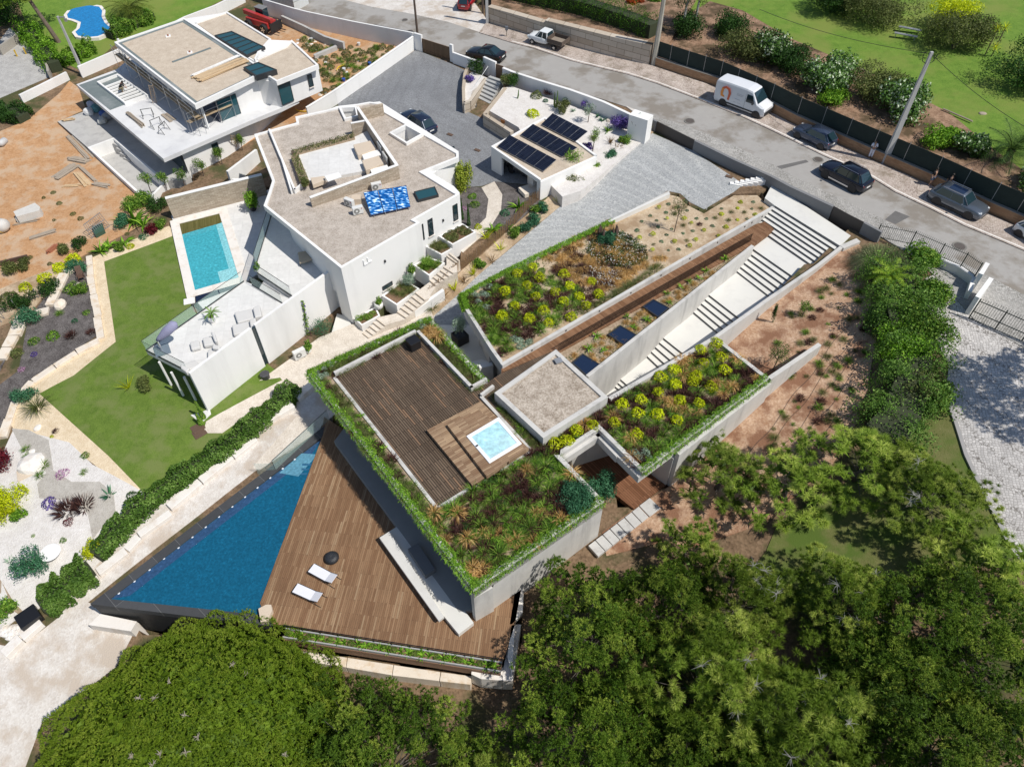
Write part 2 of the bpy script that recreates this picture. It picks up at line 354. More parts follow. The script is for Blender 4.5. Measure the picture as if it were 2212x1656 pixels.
# material set
WHITE=plain('white_render',(.80,.79,.77),.8,.03,.6,40,.05,stain=(.70,.69,.67))
CONC=plain('fair_faced_concrete',(.55,.535,.505),.75,.10,1.1,25,.12,stain=(.40,.39,.37),sst=.8)
CONCF=plain('pale_concrete_floor',(.66,.65,.61),.7,.04,.5,30,.05,stain=(.60,.59,.56),sst=.5)
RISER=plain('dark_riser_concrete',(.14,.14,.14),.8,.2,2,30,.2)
GREYW=plain('grey_render',(.20,.20,.205),.8,.06,1,40,.05)
DARKP=plain('anthracite_metal',(.030,.032,.035),.45,.1,3,30,0)
BLACK=plain('black_plastic',(.012,.012,.014),.4,.1,3,30,0)
ASPH=speck('asphalt',[(.33,.315,.295),(.40,.385,.365),(.365,.35,.33)],45,.9,big=(.24,.215,.185),bigsc=.3,bst=.15)
ASPHD=speck('asphalt_patch',[(.13,.125,.12),(.17,.165,.16)],45,.9,bst=.15)
COBP=cobble('pinkish_cobbles',(.46,.38,.33),(.62,.55,.49),(.20,.155,.13),8,.4,dirt=(.22,.18,.13))
COBW=cobble('white_cobbles',(.46,.44,.42),(.66,.63,.60),(.15,.135,.12),5.5,.2)
COBG=cobble('grey_cobbles',(.27,.28,.285),(.43,.44,.44),(.55,.55,.53),9,.6)
COBN=cobble('grey_setts',(.20,.205,.215),(.29,.30,.31),(.15,.15,.155),10,.5)
COBF=cobble('gravelly_cobbles',(.34,.33,.31),(.50,.48,.45),(.18,.17,.15),7,.1)
GRAVR=speck('roof_gravel',[(.29,.245,.20),(.45,.39,.335),(.58,.52,.46)],13,.9,bst=.5)
GRAVE=speck('entry_roof_gravel',[(.18,.14,.10),(.40,.33,.265),(.62,.55,.47)],11,.9,bst=.6)
GRAVT=speck('tan_roof_gravel',[(.42,.34,.26),(.54,.45,.35),(.62,.54,.44)],16,.9,bst=.3)
PATHW=speck('white_gravel_path',[(.52,.47,.42),(.64,.60,.55),(.72,.69,.65)],10,.95,big=(.50,.43,.36),bigsc=.5,bst=.4)
WGRAV=speck('white_marble_gravel',[(.56,.52,.48),(.68,.65,.61),(.75,.72,.69)],12,.9,bst=.5)
GGRAV=speck('grey_gravel',[(.34,.31,.27),(.48,.45,.40),(.52,.49,.44)],14,.95,bst=.4)
YGRAV=speck('golden_gravel',[(.56,.43,.27),(.72,.58,.40),(.80,.68,.50)],14,.95,bst=.4)
BGRAV=speck('beige_gravel',[(.50,.43,.35),(.66,.59,.51),(.74,.68,.60)],13,.95,bst=.4)
SANDY=speck('construction_soil',[(.37,.19,.085),(.48,.27,.135),(.55,.34,.19)],7,.95,big=(.50,.355,.235),bigsc=.6,bst=.4)
SOILR=speck('reddish_soil',[(.30,.16,.09),(.46,.29,.18),(.58,.42,.30)],9,.95,big=(.24,.125,.075),bigsc=.55,bst=.6)
SOILD=speck('dark_soil',[(.11,.065,.04),(.20,.12,.075),(.26,.17,.11)],9,.95,bst=.6)
SOILB=speck('brown_bed_soil',[(.24,.17,.11),(.36,.27,.18),(.46,.37,.27)],10,.95,bst=.5)
SANDB=speck('sandy_bed',[(.38,.28,.18),(.52,.40,.27),(.60,.49,.36)],9,.95,big=(.34,.24,.15),bigsc=.6,bst=.5)
MULCH=speck('grey_mulch',[(.045,.038,.036),(.12,.105,.10),(.22,.20,.19)],16,.95,bst=.8)
LEAFL=speck('leaf_litter',[(.16,.09,.055),(.32,.20,.13),(.42,.28,.19)],8,.95,big=(.10,.07,.04),bigsc=.4,bst=.5)
LAWNA=speck('clipped_lawn',[(.075,.13,.018),(.115,.185,.026),(.155,.225,.04)],18,.9,big=(.155,.195,.055),bigsc=.5,bst=.5)
LAWNB=speck('park_lawn',[(.085,.17,.022),(.135,.24,.03),(.18,.28,.045)],14,.9,big=(.185,.235,.05),bigsc=.14,bst=.5)
LAWNC=speck('dry_lawn',[(.10,.12,.03),(.16,.17,.05),(.20,.19,.08)],25,.9,big=(.09,.14,.025),bigsc=.3,bst=.5)
TILE=bricks('pale_terrace_tiles',(.68,.67,.65),(.74,.73,.71),(.58,.57,.55),.9,.9,.15,.008,grain=False,offs=0.)
BLUEST=plain('bluestone',(.075,.078,.082),.55,.25,3,18,.1)
LIMES=plain('cream_limestone',(.72,.64,.54),.8,.10,1.4,20,.25,stain=(.60,.46,.31),sst=1.2)
LIMEW=plain('white_limestone',(.76,.72,.67),.8,.06,1.4,20,.25,stain=(.66,.58,.50),sst=1.)
TRAV=plain('travertine',(.60,.50,.39),.6,.06,1.2,14,.05)
def dirang(p,q): return math.atan2(q[1]-p[1],q[0]-p[0])
UPG=at(945.7,1093.5,3.4)-at(725.5,814,3.4); A_UP=math.atan2(UPG.y,UPG.x)
_d=at(*t(1,3,240,430),0)-at(*t(1,3,560,-900),0)
A_LOW=dirang(at(568.5,1302.6,0),at(693,950.8,0))
WOODU=bricks('weathered_deck_boards',(.13,.09,.06),(.20,.145,.10),(.02,.014,.010),1.6,.15,A_UP,.022,pale=(.29,.18,.11))
WOODL=bricks('brown_deck_boards',(.25,.135,.07),(.37,.225,.125),(.07,.04,.025),1.7,.12,A_LOW,.006,pale=(.42,.28,.165))
A_TUB=dirang(at(921.9,928.4,3.6),at(1038,866,3.6))
WOODT=bricks('light_deck_boards',(.28,.17,.10),(.46,.32,.20),(.07,.04,.025),1.2,.13,A_TUB,.006,pale=(.52,.36,.22))
A_WALK=dirang(at(1083,806,3.4),at(1640,480,3.4))
WOODW=bricks('walkway_boards',(.22,.11,.055),(.36,.20,.11),(.06,.03,.018),1.4,.135,A_WALK+math.pi/2,.008)
A_PAT=dirang(at(1278,1008,0),at(1368.6,1097,0))
WOODP=bricks('red_brown_patio_boards',(.20,.085,.04),(.34,.16,.085),(.04,.02,.012),2.2,.16,A_PAT,.010)
CORTEN=plain('bronze_metal',(.10,.055,.032),.6,.2,2,20,.05,metal=.3)
STEEL=plain('galvanised_steel',(.42,.43,.44),.45,.12,3,20,0,metal=.6)
TIMB=bricks('scaffold_timber',(.42,.31,.19),(.58,.46,.31),(.2,.14,.08),3.,.2,.4,.004)
OLDT=plain('grey_timber',(.36,.30,.235),.85,.25,3,25,.2,obj=True)
NEWT=plain('raw_timber',(.55,.40,.24),.85,.2,3,25,.2,obj=True)
CHROME=plain('chrome',(.7,.7,.72),.2,.02,3,20,0,metal=.9)
RUB=plain('tyre_rubber',(.015,.015,.016),.8,.1,3,20,0)
GLS=glass('window_glass',(.015,.035,.045)); GLSB=glass('blue_glass',(.01,.02,.05),.03,spec=1.)
GREENG=glass('balustrade_glass',(.55,.75,.68),.02,.18)
CLEARG=glass('clear_glass',(.75,.85,.82),.02,.12)
def water(name,c,rough=.04,bsc=9.,bst=.35,c2=None):
    m,n,b=newmat(name); v=pos(n); a=noise(n,v,.25,4); mg=noise(n,v,bsc,4,.6)
    o=ramp(n,a,[(.3,c),(.7,c2 or mul(c,1.15))]); o=mixc(n,.55,o,ramp(n,mg,[(.35,mul(c,.6)),(.62,mul(c,1.25)),(.75,mul(c,2.2))]))
    n.links.new(o,b.inputs['Base Color']); b.inputs['Roughness'].default_value=rough; b.inputs['Specular IOR Level'].default_value=.5
    bump(n,b,mg,bst,.03); return m
WATD=water('deep_blue_pool_water',(.007,.095,.175),bsc=7.)
WATT=water('turquoise_pool_water',(.055,.36,.43),bsc=5.,bst=.05)
WATK=water('bright_blue_pool_water',(.01,.20,.48),bsc=4.,bst=.12)
WATH=water('foaming_tub_water',(.36,.66,.72),bsc=3.,bst=.2,c2=(.80,.90,.92))
SHELLT=plain('turquoise_mosaic',(.16,.50,.55),.5,.04,2,30,0)
L_GRN=leafmat('leaf_green','2e5012','5a8426','a2bc50')
L_BRT=leafmat('leaf_bright_green','38600f','6a9a22','a4cc48')
L_DRK=leafmat('leaf_dark_green','1d3512','30521d','4b732c')
L_YEL=leafmat('leaf_yellow','8a9310','bcc814','dfe52a')
L_TAN=leafmat('grass_tan','8e6a3a','c29a5c','e0c084')
L_PUR=leafmat('grass_purple','2c1a18','4c302c','7c584e')
L_SIL=leafmat('leaf_silver','6a8270','93ab93','bdcdb4')
L_TEAL=leafmat('leaf_teal','27503a','3f7350','62956e')
L_OLV=leafmat('leaf_olive','414a26','5f6a36','858c52')
L_BRN=leafmat('leaf_bronze','4a3418','6e5226','93753c')
L_RED=leafmat('leaf_crimson','3a0a14','631824','8a2c38')
L_ORG=leafmat('leaf_orange','6d2c0c','a04416','c06428')
L_VIO=leafmat('flower_violet','3c2d62','5f4b96','8f7cc2')
L_PNK=leafmat('flower_pink','92607f','b888ae','d9b6d2')
L_WHT=leafmat('flower_white','b8b8b0','e4e4dc','ffffff',trans=.1)
L_PINE=leafmat('pine_needles','1c300c','5c7c22','b8c654',trans=.22)
L_PIN2=leafmat('pine_needles_yellow','2e460e','7c9630','ccd46c',trans=.25)
L_UMB=leafmat('umbrella_pine_needles','4e6a1a','84a02a','bccb52',trans=.4)
L_PALM=leafmat('palm_frond','3a4a12','66782a','9aa548')
L_BARK=plain('bark',(.14,.105,.08),.9,.3,3,25,.5,obj=True); L_GBARK=plain('grey_bark',(.34,.33,.30),.9,.3,3,25,.5,obj=True)
TREEB=plain('twigs',(.30,.26,.21),.9,.3,3,25,.2,obj=True)
# ground patches
def pts(c,r,*a): return [t(c,r,x,y) for x,y in a]
road_near=[(600,0),(640,24),(725,47),(820,66),(893,84),(1000,118),(1106,152),(1160,170),(1218,190),(1290,211),(1356,232),(1398,247),(1481,270),(1543,297),(1610,326),(1659,350),(1734,390),(1834,437),(1909,474),(2010,528),(2116,587),(2230,646)]
road_far=[(728,-4),(803,15),(878,28),(966,47),(1106,92),(1156,105),(1231,130),(1356,160),(1419,180),(1506,213),(1600,250),(1659,277),(1774,333),(1884,383),(1934,414),(2010,450),(2084,487),(2240,552)]
drape(road_near+road_far[::-1],'road',ASPH,.06)
drape([(700,-30),(728,-4),(803,15),(878,28),(966,47),(1106,92),(1110,60),(1050,40),(1000,-30)],'gravel_lot',PATHW,.04)
far_base=[(1052,46),(1106,64),(1231,99),(1401,139),(1551,189),(1659,239),(1716,269),(1877,342),(2009,399),(2129,458),(2240,508)]
far_k=road_far[4:]
drape([(1035,70)]+far_k+far_base[::-1],'pavement',COBP,.14,skirt=.3)
kb=MB(); kg=[G(u,v) for u,v in far_k]
for a,b in zip(kg[:-1],kg[1:]):
    n=max(1,int((b-a).length/1.5))
    for j in range(n):
        p=a+(b-a)*j/n; q=a+(b-a)*((j+1)/n); kb.wall(p,q,.16,(ht(p.x,p.y)-.2,ht(q.x,q.y)-.2),(ht(p.x,p.y)+.155,ht(q.x,q.y)+.155))
struct(kb,'kerb',LIMEW)
drape([(1398,247),(1481,270),(1543,297),(1610,326),(1659,350),(1734,390),(1834,437),(1909,474),(2010,528),(2116,587),(2230,646),(2230,760),(2105,690),(1985,560),(1905,512),(1850,482),(1780,448),(1690,411),(1659,388),(1580,345),(1500,304),(1420,264)],'verge',COBF,.10,skirt=.3)
drape([(1350,228),(1398,247),(1420,264),(1380,250)],'gravel_verge',PATHW,.08)
for k,(c,r,pp) in enumerate([(3,1,[(1100,165),(1225,215),(1100,280),(1010,240)]),(3,0,[(60,1440),(330,1380),(350,1400),(100,1465)])]):
    drape(pts(c,r,*pp),'asphalt_patch',ASPHD,.066,skirt=.01)
drive_uv=[(1408.6,287.6),(1496,325),(1606,398),(1586,414),(1521,452),(1491,437),(1470,418),(1441,412),(1400,440),(1321,485),(1201,545),(1106,600),(1060,680),(1000,720),(960,735),(931,684),(1106,534),(1248.6,414.2)]
drape(drive_uv,'driveway',COBG,.03)
drape([(898,108),(973,137),(1006,153),(1010,180),(1003,238),(1047,258),(1110,290),(1130,330),(1150,400),(1068,392),(1040,402),(985,405),(860,300),(738,240),(728,222)],'forecourt',COBN,.03)
drape([(2000,600),(2040,585),(2082,640),(2100,690),(2230,750),(2230,1240),(2180,1180),(2120,1060),(2085,985),(2060,905),(2040,870),(2050,790),(2010,710),(1988,640)],'cobbled_drive',COBW,.06)
e=MB(); ke=[G(*p) for p in [(2042,862),(2060,905),(2085,985),(2120,1060),(2180,1180)]]
for a,b in zip(ke[:-1],ke[1:]): e.wall(a,b,.25,(a.z-.3,b.z-.3),(a.z+.16,b.z+.16))
struct(e,'drive_kerb',plain('kerb_stone',(.30,.29,.28)))
def wl(l,off): return [tuple(G(u,v)[:2]) for u,v in l]
BWL=[(1412,139),(1480,162),(1551,185),(1659,235),(1716,265),(1877,337),(2009,395),(2129,453),(2260,510)]
BWG=[tuple(G(u,v)[:2]) for u,v in BWL]; G2=lambda l:[tuple(G(u,v)[:2]) for u,v in l]
drape(BWG+G2([(2300,360),(2300,-80),(1850,-80),(1560,-60),(1440,60)]),'park_lawn',LAWNB,.85,grid=3,world=True)
drape(G2([(1062,42),(1106,56),(1180,77),(1235,92),(1320,114),(1410,136),(1440,120),(1500,20),(1500,-80),(1060,-60)]),'bark_bed',LEAFL,1.25,grid=3,world=True,skirt=1.6)
drape(BWG+G2([(2270,440),(2140,345),(2040,262),(1850,165),(1700,100),(1600,40),(1530,20),(1450,70)]),'shrub_bed',LEAFL,.90,grid=3,world=True)
drape([(-40,640),(60,600),(165,560),(240,520),(320,480),(330,440),(297,420),(185,322),(122,264),(185,236),(170,190),(150,175),(130,200),(60,260),(-40,300)],'construction_soil',SANDY,.03)
drape([(-40,640),(60,600),(165,560),(185,575),(140,590),(60,680),(-40,720)],'dry_bank',SANDB,.05)
drape([(520,60),(600,25),(700,60),(870,95),(890,110),(740,215),(640,262),(550,300),(500,330),(470,340),(560,200),(600,120),(520,120)],'rubble_ground',SANDY,.03)
drape([(-40,140),(20,60),(100,125),(110,165),(0,212),(-40,225)],'gravel_yard',PATHW if False else speck('grey_yard_gravel',[(.30,.29,.28),(.42,.41,.39),(.50,.49,.47)],12),.03)
drape([(20,-40),(60,60),(105,120),(180,155),(250,95),(400,40),(480,0),(480,-60),(20,-60)],'pool_lawn',LAWNB,.03)
drape([(375,509),(384,560),(405,640),(418,672),(452,690),(470,700),(620,820),(640,840),(640,870),(560,905),(520,950),(420,1010),(312,1065),(235,985),(85,850),(160,810),(250,738),(243,690),(225,565)],'lawn',LAWNA,.05)
drape([(365,488),(378,500),(384,560),(405,640),(418,672),(432,690),(424,700),(412,668),(400,645),(374,509),(225,568),(243,690),(250,738),(160,810),(85,850),(235,985),(312,1062),(306,1092),(270,1060),(200,1000),(140,960),(30,930),(20,905),(0,890),(-40,960),(-40,1040),(0,940),(70,815),(110,790),(218,728),(206,640),(190,560),(225,545),(330,500)],'golden_gravel_path',YGRAV,.04)
drape([(-40,1400),(30,1340),(60,1330),(190,1240),(330,1090),(310,1062),(200,1003),(150,955),(30,925),(0,990),(-40,1100)],'white_gravel_garden',WGRAV,.06)
drape([(25,925),(62,928),(105,950),(115,1015),(155,1040),(215,1040),(245,1065),(250,1105),(225,1130),(200,1165),(190,1110),(160,1080),(85,1075),(80,1045),(100,1020),(70,990),(45,965)],'grey_gravel_bed',GGRAV,.075,skirt=.05)
drape([(-40,860),(40,800),(60,690),(130,600),(190,560),(206,640),(216,720),(110,790),(70,815),(10,915),(-40,960)],'mulch_bed',MULCH,.05)
drape([(-40,820),(0,790),(40,720),(30,740),(0,800),(-40,850)],'mulch_strip',MULCH,.05)
drape([(-60,1660),(-60,1380),(40,1400),(130,1330),(200,1215),(330,1095),(420,1030),(560,930),(640,850),(690,820),(780,745),(940,680),(935,700),(760,860),(700,915),(560,1010),(190,1300),(300,1345),(250,1440),(90,1560),(30,1720)],'white_gravel_path',PATHW,.03)
drape([(-40,1390),(0,1330),(60,1330),(30,1300),(0,1250),(-60,1250)],'planting_bed',SOILB,.06)
drape([(545,1010),(640,900),(700,905),(690,930),(560,1015)],'gravel_walk',BGRAV,.035)
drape([(560,822),(690,728),(760,700),(850,690),(930,665),(940,700),(800,760),(720,810),(655,860),(632,850),(605,815)],'beige_gravel_path',BGRAV,.06)
drape([(462,905),(560,850),(605,818),(640,850),(640,880),(560,925),(480,960),(445,930)],'lawn_strip',LAWNA,.055)
drape([(445,910),(470,895),(620,815),(650,835),(640,850),(600,850),(480,935),(440,935)],'beige_gravel_edge',BGRAV,.07)
drape([(1040,405),(1068,392),(1085,420),(1082,455),(1060,490),(1040,510),(1000,545),(985,535),(1020,500),(1050,470),(1055,430)],'garden_path',BGRAV,.06)
drape([(980,400),(1040,405),(1055,430),(1050,470),(1020,500),(1000,500),(970,470)],'mulch_border',MULCH,.05)
drape([(1068,392),(1130,400),(1180,420),(1100,500),(1060,490),(1082,455),(1085,420)],'mulch_border_east',MULCH,.05)
drape([(1395,268),(1412,285),(1250,412),(1106,532),(935,683),(920,672),(980,600),(1060,530),(1180,430),(1290,330),(1370,272)],'planting_strip',SANDB,.06)
drape([(1845,520),(1870,540),(1885,600),(1900,700),(1880,800),(1870,880),(1800,1000),(1650,1130),(1500,1180),(1430,1170),(1310,1200),(1300,1150),(1368,1100),(1452,1045),(1480,1000),(1660,850),(1600,780),(1560,735),(1659,665),(1760,590),(1800,545)],'red_earth_garden',SOILR,.04)
drape([(1862,535),(1900,520),(1925,640),(1940,800),(1925,900),(1870,960),(1865,880),(1890,780),(1895,690),(1885,600)],'ditch_ground',SOILD,.06)
drape([(2010,870),(2040,872),(2060,905),(2085,985),(2120,1060),(2200,1200),(2000,1250),(1760,1300),(1640,1340),(1600,1260),(1655,1190),(1680,1130),(1760,1080),(1830,1040),(1900,960)],'grass_clearing',LAWNC,.05)
GX=np.unique(np.concatenate([np.linspace(-900,-110,12),np.arange(-110,110,.7),np.linspace(110,900,12)])); GY=np.unique(np.concatenate([np.linspace(-900,-6,10),np.arange(-6,118,.7),np.linspace(118,1100,12)]))
def build_ground():
    xx,yy=np.meshgrid(GX,GY); q=np.stack([xx.ravel(),yy.ravel()],1); qc=np.stack([np.clip(q[:,0],-130,130),np.clip(q[:,1],-20,130)],1)
    z=hts(qc)
    for poly in CARVE:
        a=np.array(poly); lo,hi=a.min(0)-1,a.max(0)+1; k=np.where((q[:,0]>lo[0])&(q[:,0]<hi[0])&(q[:,1]>lo[1])&(q[:,1]<hi[1]))[0]
        if len(k): ins=inpoly(q[k],a); z[k[ins]]-=4.
    nx,ny=len(GX),len(GY); V=np.column_stack([q,z]); i,j=np.meshgrid(np.arange(nx-1),np.arange(ny-1)); b=(j*nx+i).ravel(); F=np.stack([b,b+1,b+nx+1,b+nx],1)
    me=bpy.data.meshes.new('ground'); me.from_pydata(V.tolist(),[],F.tolist()); me.materials.append(SOILF); o=bpy.data.objects.new('ground',me); COL.objects.link(o); tag(o,kind='structure')
SOILF=speck('woodland_floor',[(.09,.06,.035),(.20,.13,.08),(.28,.19,.12)],7,.95,big=(.07,.075,.03),bigsc=.3,bst=.6)
# the concrete house
def inset(poly,d):
    """mitred inset of a polygon (xy); positive = inwards"""
    p=[Vector((a[0],a[1])) for a in poly]; n=len(p); ar=sum(p[i].x*p[(i+1)%n].y-p[(i+1)%n].x*p[i].y for i in range(n))
    sg=1 if ar>0 else -1; out=[]
    for i in range(n):
        a,b,c=p[i-1],p[i],p[(i+1)%n]; u=(b-a).normalized(); w=(c-b).normalized()
        n1=Vector((-u.y,u.x))*sg; n2=Vector((-w.y,w.x))*sg; m=n1+n2; k=d/max(.35,(1+n1.dot(n2))/1) if m.length>1e-6 else d
        out.append(b+m*k)
    return out
def ring(mb,poly,th,z0,z1,mi=0,skip=()):
    q=inset(poly,th); n=len(poly)
    for i in range(n):
        if i in skip: continue
        j=(i+1)%n; a,b,c,d=poly[i],poly[j],q[j],q[i]
        s=[(a[0],a[1]),(b[0],b[1]),(c[0],c[1]),(d[0],d[1])]
        ar=sum(s[k][0]*s[(k+1)%4][1]-s[(k+1)%4][0]*s[k][1] for k in range(4))
        if ar<0: s=s[::-1]
        mb.hexa([(x,y,z0) for x,y in s]+[(x,y,z1) for x,y in s],mi)
    return mb
ZR=4.1; ZD=3.4
HOUSE=thing('concrete_house','angular grey concrete house with planted roofs and timber roof deck beside triangular pool','house',at(1022,1275,0))
HP=at(0,0,0)
wallC=MB(); slabC=MB()
main_out=[(661.8,801.9),(928.2,684.5),(1053,824),(1018,846),(1039,858),(1063,838),(1201,754.2),(1313.5,857.2),(1209.8,982.2),(1304.8,1081),(1022,1275)]
mo=P_(main_out,ZR)
core=[at(u,v,0) for u,v in [(720,880),(935,735),(1040,850),(1200,800),(1290,880),(1215,1015),(1300,1110),(1027,1345)]]
NW,SE_,S_=at(661.8,801.9,ZR),at(1304.8,1081,ZR),at(1022,1275,ZR)
dEW=(S_-NW).to_2d().normalized(); nIn=Vector((-dEW.y,dEW.x)); nIn=nIn if nIn.dot((SE_-NW).to_2d())>0 else -nIn
def off2(p,a,b=0): q=p.to_2d()+nIn*a+dEW*b; return q
bodyp=[off2(NW,1.1,1.5),off2(S_,1.1,-.0),S_.to_2d(),SE_.to_2d(),at(1209.8,982.2,ZR).to_2d(),at(1190,950,ZR).to_2d(),at(1201,770,ZR).to_2d(),at(1053,830,ZR).to_2d(),at(928.2,690,ZR).to_2d()]
wallC.prism([tuple(p) for p in inset(bodyp,.12)],-.6,3.1)
slabC.prism(mo,3.05,3.72)
ring(slabC,mo[:],.30,3.72,ZR,skip=(2,3,4,5,6,7,))
wallC.build('wall',CONC,HOUSE);
w=MB(); w.wall(S_,SE_,.3,-.8,3.72,side=.5 if True else 0); w.wall(SE_,at(1209.8,982.2,ZR),.3,-.6,3.72,side=.5)
w.build('wall',CONC,HOUSE)
slabC.build('roof',CONC,HOUSE)
g=MB(); a,b=off2(NW,1.05,1.5),off2(S_,1.05,-.3); g.wall(a,b,.06,.45,3.05); g.build('glazing',GLS,HOUSE)
pl=MB(); q=[at(*t(1,2,540,225),.45),at(*t(1,2,1240,1215),.45),at(*t(1,3,1560,0),.45),at(1024,1346,.3)]
pp=[off2(NW,-.55,3.6),off2(S_,-.55,-.9),off2(S_,1.3,0),off2(NW,1.3,2.6)]
pl.prism([tuple(p) for p in pp],-.3,.42); pl.build('plinth',plain('plinth_concrete',(.30,.295,.28),.7,.1),HOUSE,bevel=.02)
soil=MB(); soil.prism([tuple(p) for p in inset(mo,.31)],3.70,3.80); soil.build('planting_soil',SOILB,HOUSE)
deck_up=[(725.5,814),(900.7,723),(1018,846),(1053,826),(1083,806),(1201,754.2),(1068,848),(1143,971),(945.7,1093.5)]
dk=MB(); dk.prism(P_(deck_up,3.86),3.7,3.86); dk.build('roof_deck',WOODU,HOUSE)
ZD=3.86
kq=P_([(725.5,814),(900.7,723)],ZD)+P_([(1018,846)],ZD); kb=MB()
kb.wall(at(725.5,814,ZD),at(900.7,723,ZD),.22,3.8,ZD+.38,side=.5); kb.wall(at(900.7,723,ZD),at(1018,846,ZD),.22,3.8,ZD+.38,side=.5)
kb.wall(at(1018,846,ZD),at(1053,826,ZD),.2,3.8,ZD+.38,side=.5)
kb.wall(at(725.5,814,ZD),at(945.7,1093.5,ZD),.22,3.8,ZD+.06,side=-.5)
kb.wall(at(945.7,1093.5,ZD),at(1143,971,ZD),.22,3.8,ZD+.06,side=-.5)
kb.wall(at(1039,858,ZD),at(1143,971,ZD),.22,3.8,ZD+.14,side=.0); kb.wall(at(1039,858,ZD),at(1066,838,ZD),.2,3.8,ZD+.3)
kb.build('deck_kerb',CONC,HOUSE)
for q in [(1380,1330),(1500,1440),(1735,1580)]:
    lp=at(*t(1,1,*q),ZD+.15)
for x,y in [(1500,1330),(1735,1578)]:
    p=at(*t(1,1,x,y),ZD+.2); MB().box(p,(.22,.1,.09),A_UP).build('wall_lamp',DARKP,HOUSE)
# right wing with planted roof
rw=[(1543.8,724.4),(1662,816),(1387.4,1020),(1293.6,927),(1209.8,982.2),(1173.5,946),(1313.5,857.2)]
ro=P_(rw,ZR); r=MB(); r.prism(ro,3.15,3.72); ring(r,ro,.28,3.72,ZR,skip=(4,5)); r.build('roof',CONC,HOUSE)
MB().prism([tuple(p) for p in inset(ro,.29)],3.70,3.80).build('planting_soil',SOILB,HOUSE)
w=MB(); w.wall(at(1463,985-16,ZR),at(1662,816,ZR),.28,0.,3.72,side=-.5);
pk=at(1543.8,724.4,ZR); w.wall(at(1662,816,ZR),pk,.28,1.,3.72,side=.5)
w.wall(at(1293.6,927,ZR),at(1209.8,982.2,ZR),.25,3.1,3.72,side=.5)
w.wall(at(1293.6,927,ZR),at(1340,975,ZR),.25,3.1,3.72,side=-.5)
w.wall(at(1463,969,ZR),at(1400,925,ZR),.3,-.2,3.15); w.wall(at(1400,880,ZR),at(1240,930,ZR),.3,-.2,3.15)
w.build('wall',CONC,HOUSE)
f=MB(); f.wall(at(1293.6,927,ZR),at(1387.4,1020,ZR),.22,3.12,3.71,side=-.5); f.build('fascia',CONC,HOUSE)
rt=MB(); a=at(1662,816,ZR); b=at(*t(3,1,440,1330),3.7); rt.wall(a,b,.3,0,(ZR,3.9)); rt.build('retaining_wall',CONC,None,label='stub of concrete garden wall running on from the right-hand planted roof into the red soil',cat='wall')
# entry block
eb=P_([(1201,754.2),(1313.5,857.2),(1173.5,946),(1068,848)],4.75)
ebm=MB(); ebm.prism(eb,0.0,4.55); ring(ebm,eb,.32,4.55,4.75); ebm.build('entry_block',CONC,HOUSE)
MB().prism([tuple(p) for p in inset(eb,.33)],4.5,4.63).build('gravel_roof',GRAVE,HOUSE)
p=at(*t(2,1,400,1465),4.7); v=MB(); v.box((p.x,p.y,4.74),(.42,.36,.12),.4); v.box((p.x,p.y,4.82),(.5,.44,.03),.4); v.build('roof_vent',STEEL,HOUSE)
# entrance stair from the street
ST=thing('entrance_stairs','pale concrete steps with dark risers descending from the street between two concrete walls','stairs',at(1700,560,3))
CARVE.append([tuple(at(u,v,3)[:2]) for u,v in [(1665,400),(1835,512),(1659,640),(1543,724),(1300,880),(1265,815),(1626,530)]])
flights=[((1674,444),(1811.6,530.5),(1633,489),(1759,575.5),4.6,7),((1626,536.8),(1720,601.8),(1587.5,581.8),(1659,636.8),3.4,6),((1528.7,634.3),(1588.7,680.6),(1496.2,671.8),(1542.5,710.6),2.4,5),((1431.2,728),(1466,755.6),(1397.4,768),(1420,789.4),1.55,5),((1340,818),(1358,834),(1326,832),(1345,847),.7,3)]
tr=MB(); rs=MB(); prev=None
for (la,ra,lb,rb,zt,n) in flights:
    z0=zt; dz=.17
    A,B=at(*la,z0),at(*ra,z0); C,D=at(*lb,z0-dz*(n-1)),at(*rb,z0-dz*(n-1)); B+=(B-A).normalized()*.42*(zt<4); D+=(D-C).normalized()*(.42 if zt<4 else .2)
    nx=prev;
    if prev: tr.prism([prev[0],prev[1],B,A],z0-.3,z0)
    for k in range(n-1):
        f0,f1=k/(n-1),(k+1)/(n-1); z=z0-dz*(k+1)
        q=[A.lerp(C,f0),B.lerp(D,f0),B.lerp(D,f1),A.lerp(C,f1)]; tr.prism([(p.x,p.y,z) for p in q],z-.5,z)
    for k in range(n):
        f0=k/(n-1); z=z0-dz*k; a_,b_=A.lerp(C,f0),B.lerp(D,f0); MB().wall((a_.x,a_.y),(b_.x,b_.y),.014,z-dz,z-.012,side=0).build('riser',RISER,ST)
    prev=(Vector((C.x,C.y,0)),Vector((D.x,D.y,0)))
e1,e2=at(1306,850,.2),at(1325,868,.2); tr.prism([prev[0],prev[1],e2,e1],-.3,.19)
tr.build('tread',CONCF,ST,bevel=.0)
pad=MB(); pad.prism(P_([(1668,398),(1838,509),(1815,531),(1674,444),(1652,428)],4.6),4.1,4.6); pad.build('landing',CONCF,ST)
zz=MB()
for k in range(7):
    a=at(1590+k*10.5,400,4.15); zz.box((a.x,a.y,4.0+.07*k),(.36,1.1,.6+.07*k),A_WALK+.6)
zz.build('side_steps',WHITE,ST)
W1=MB(); a,b=at(1626,530,ZR),at(1268.6,811.9,ZR); W1.wall(a,b,.26,-.2,ZR,side=0); W1.build('stair_wall',CONC,None,label='tall concrete wall between the skylit planting strip and the entrance stairs',cat='wall')
W2=MB(); pk=[at(1815,531,4.7),at(1762,572,4.5),at(1659,640,4.25),at(1543.8,724.4,ZR)]
zt=[4.72,4.5,4.15,ZR+.02]
for i in range(3): W2.wall(pk[i],pk[i+1],.28,min(1.2,1.2),(zt[i],zt[i+1]),side=.5)
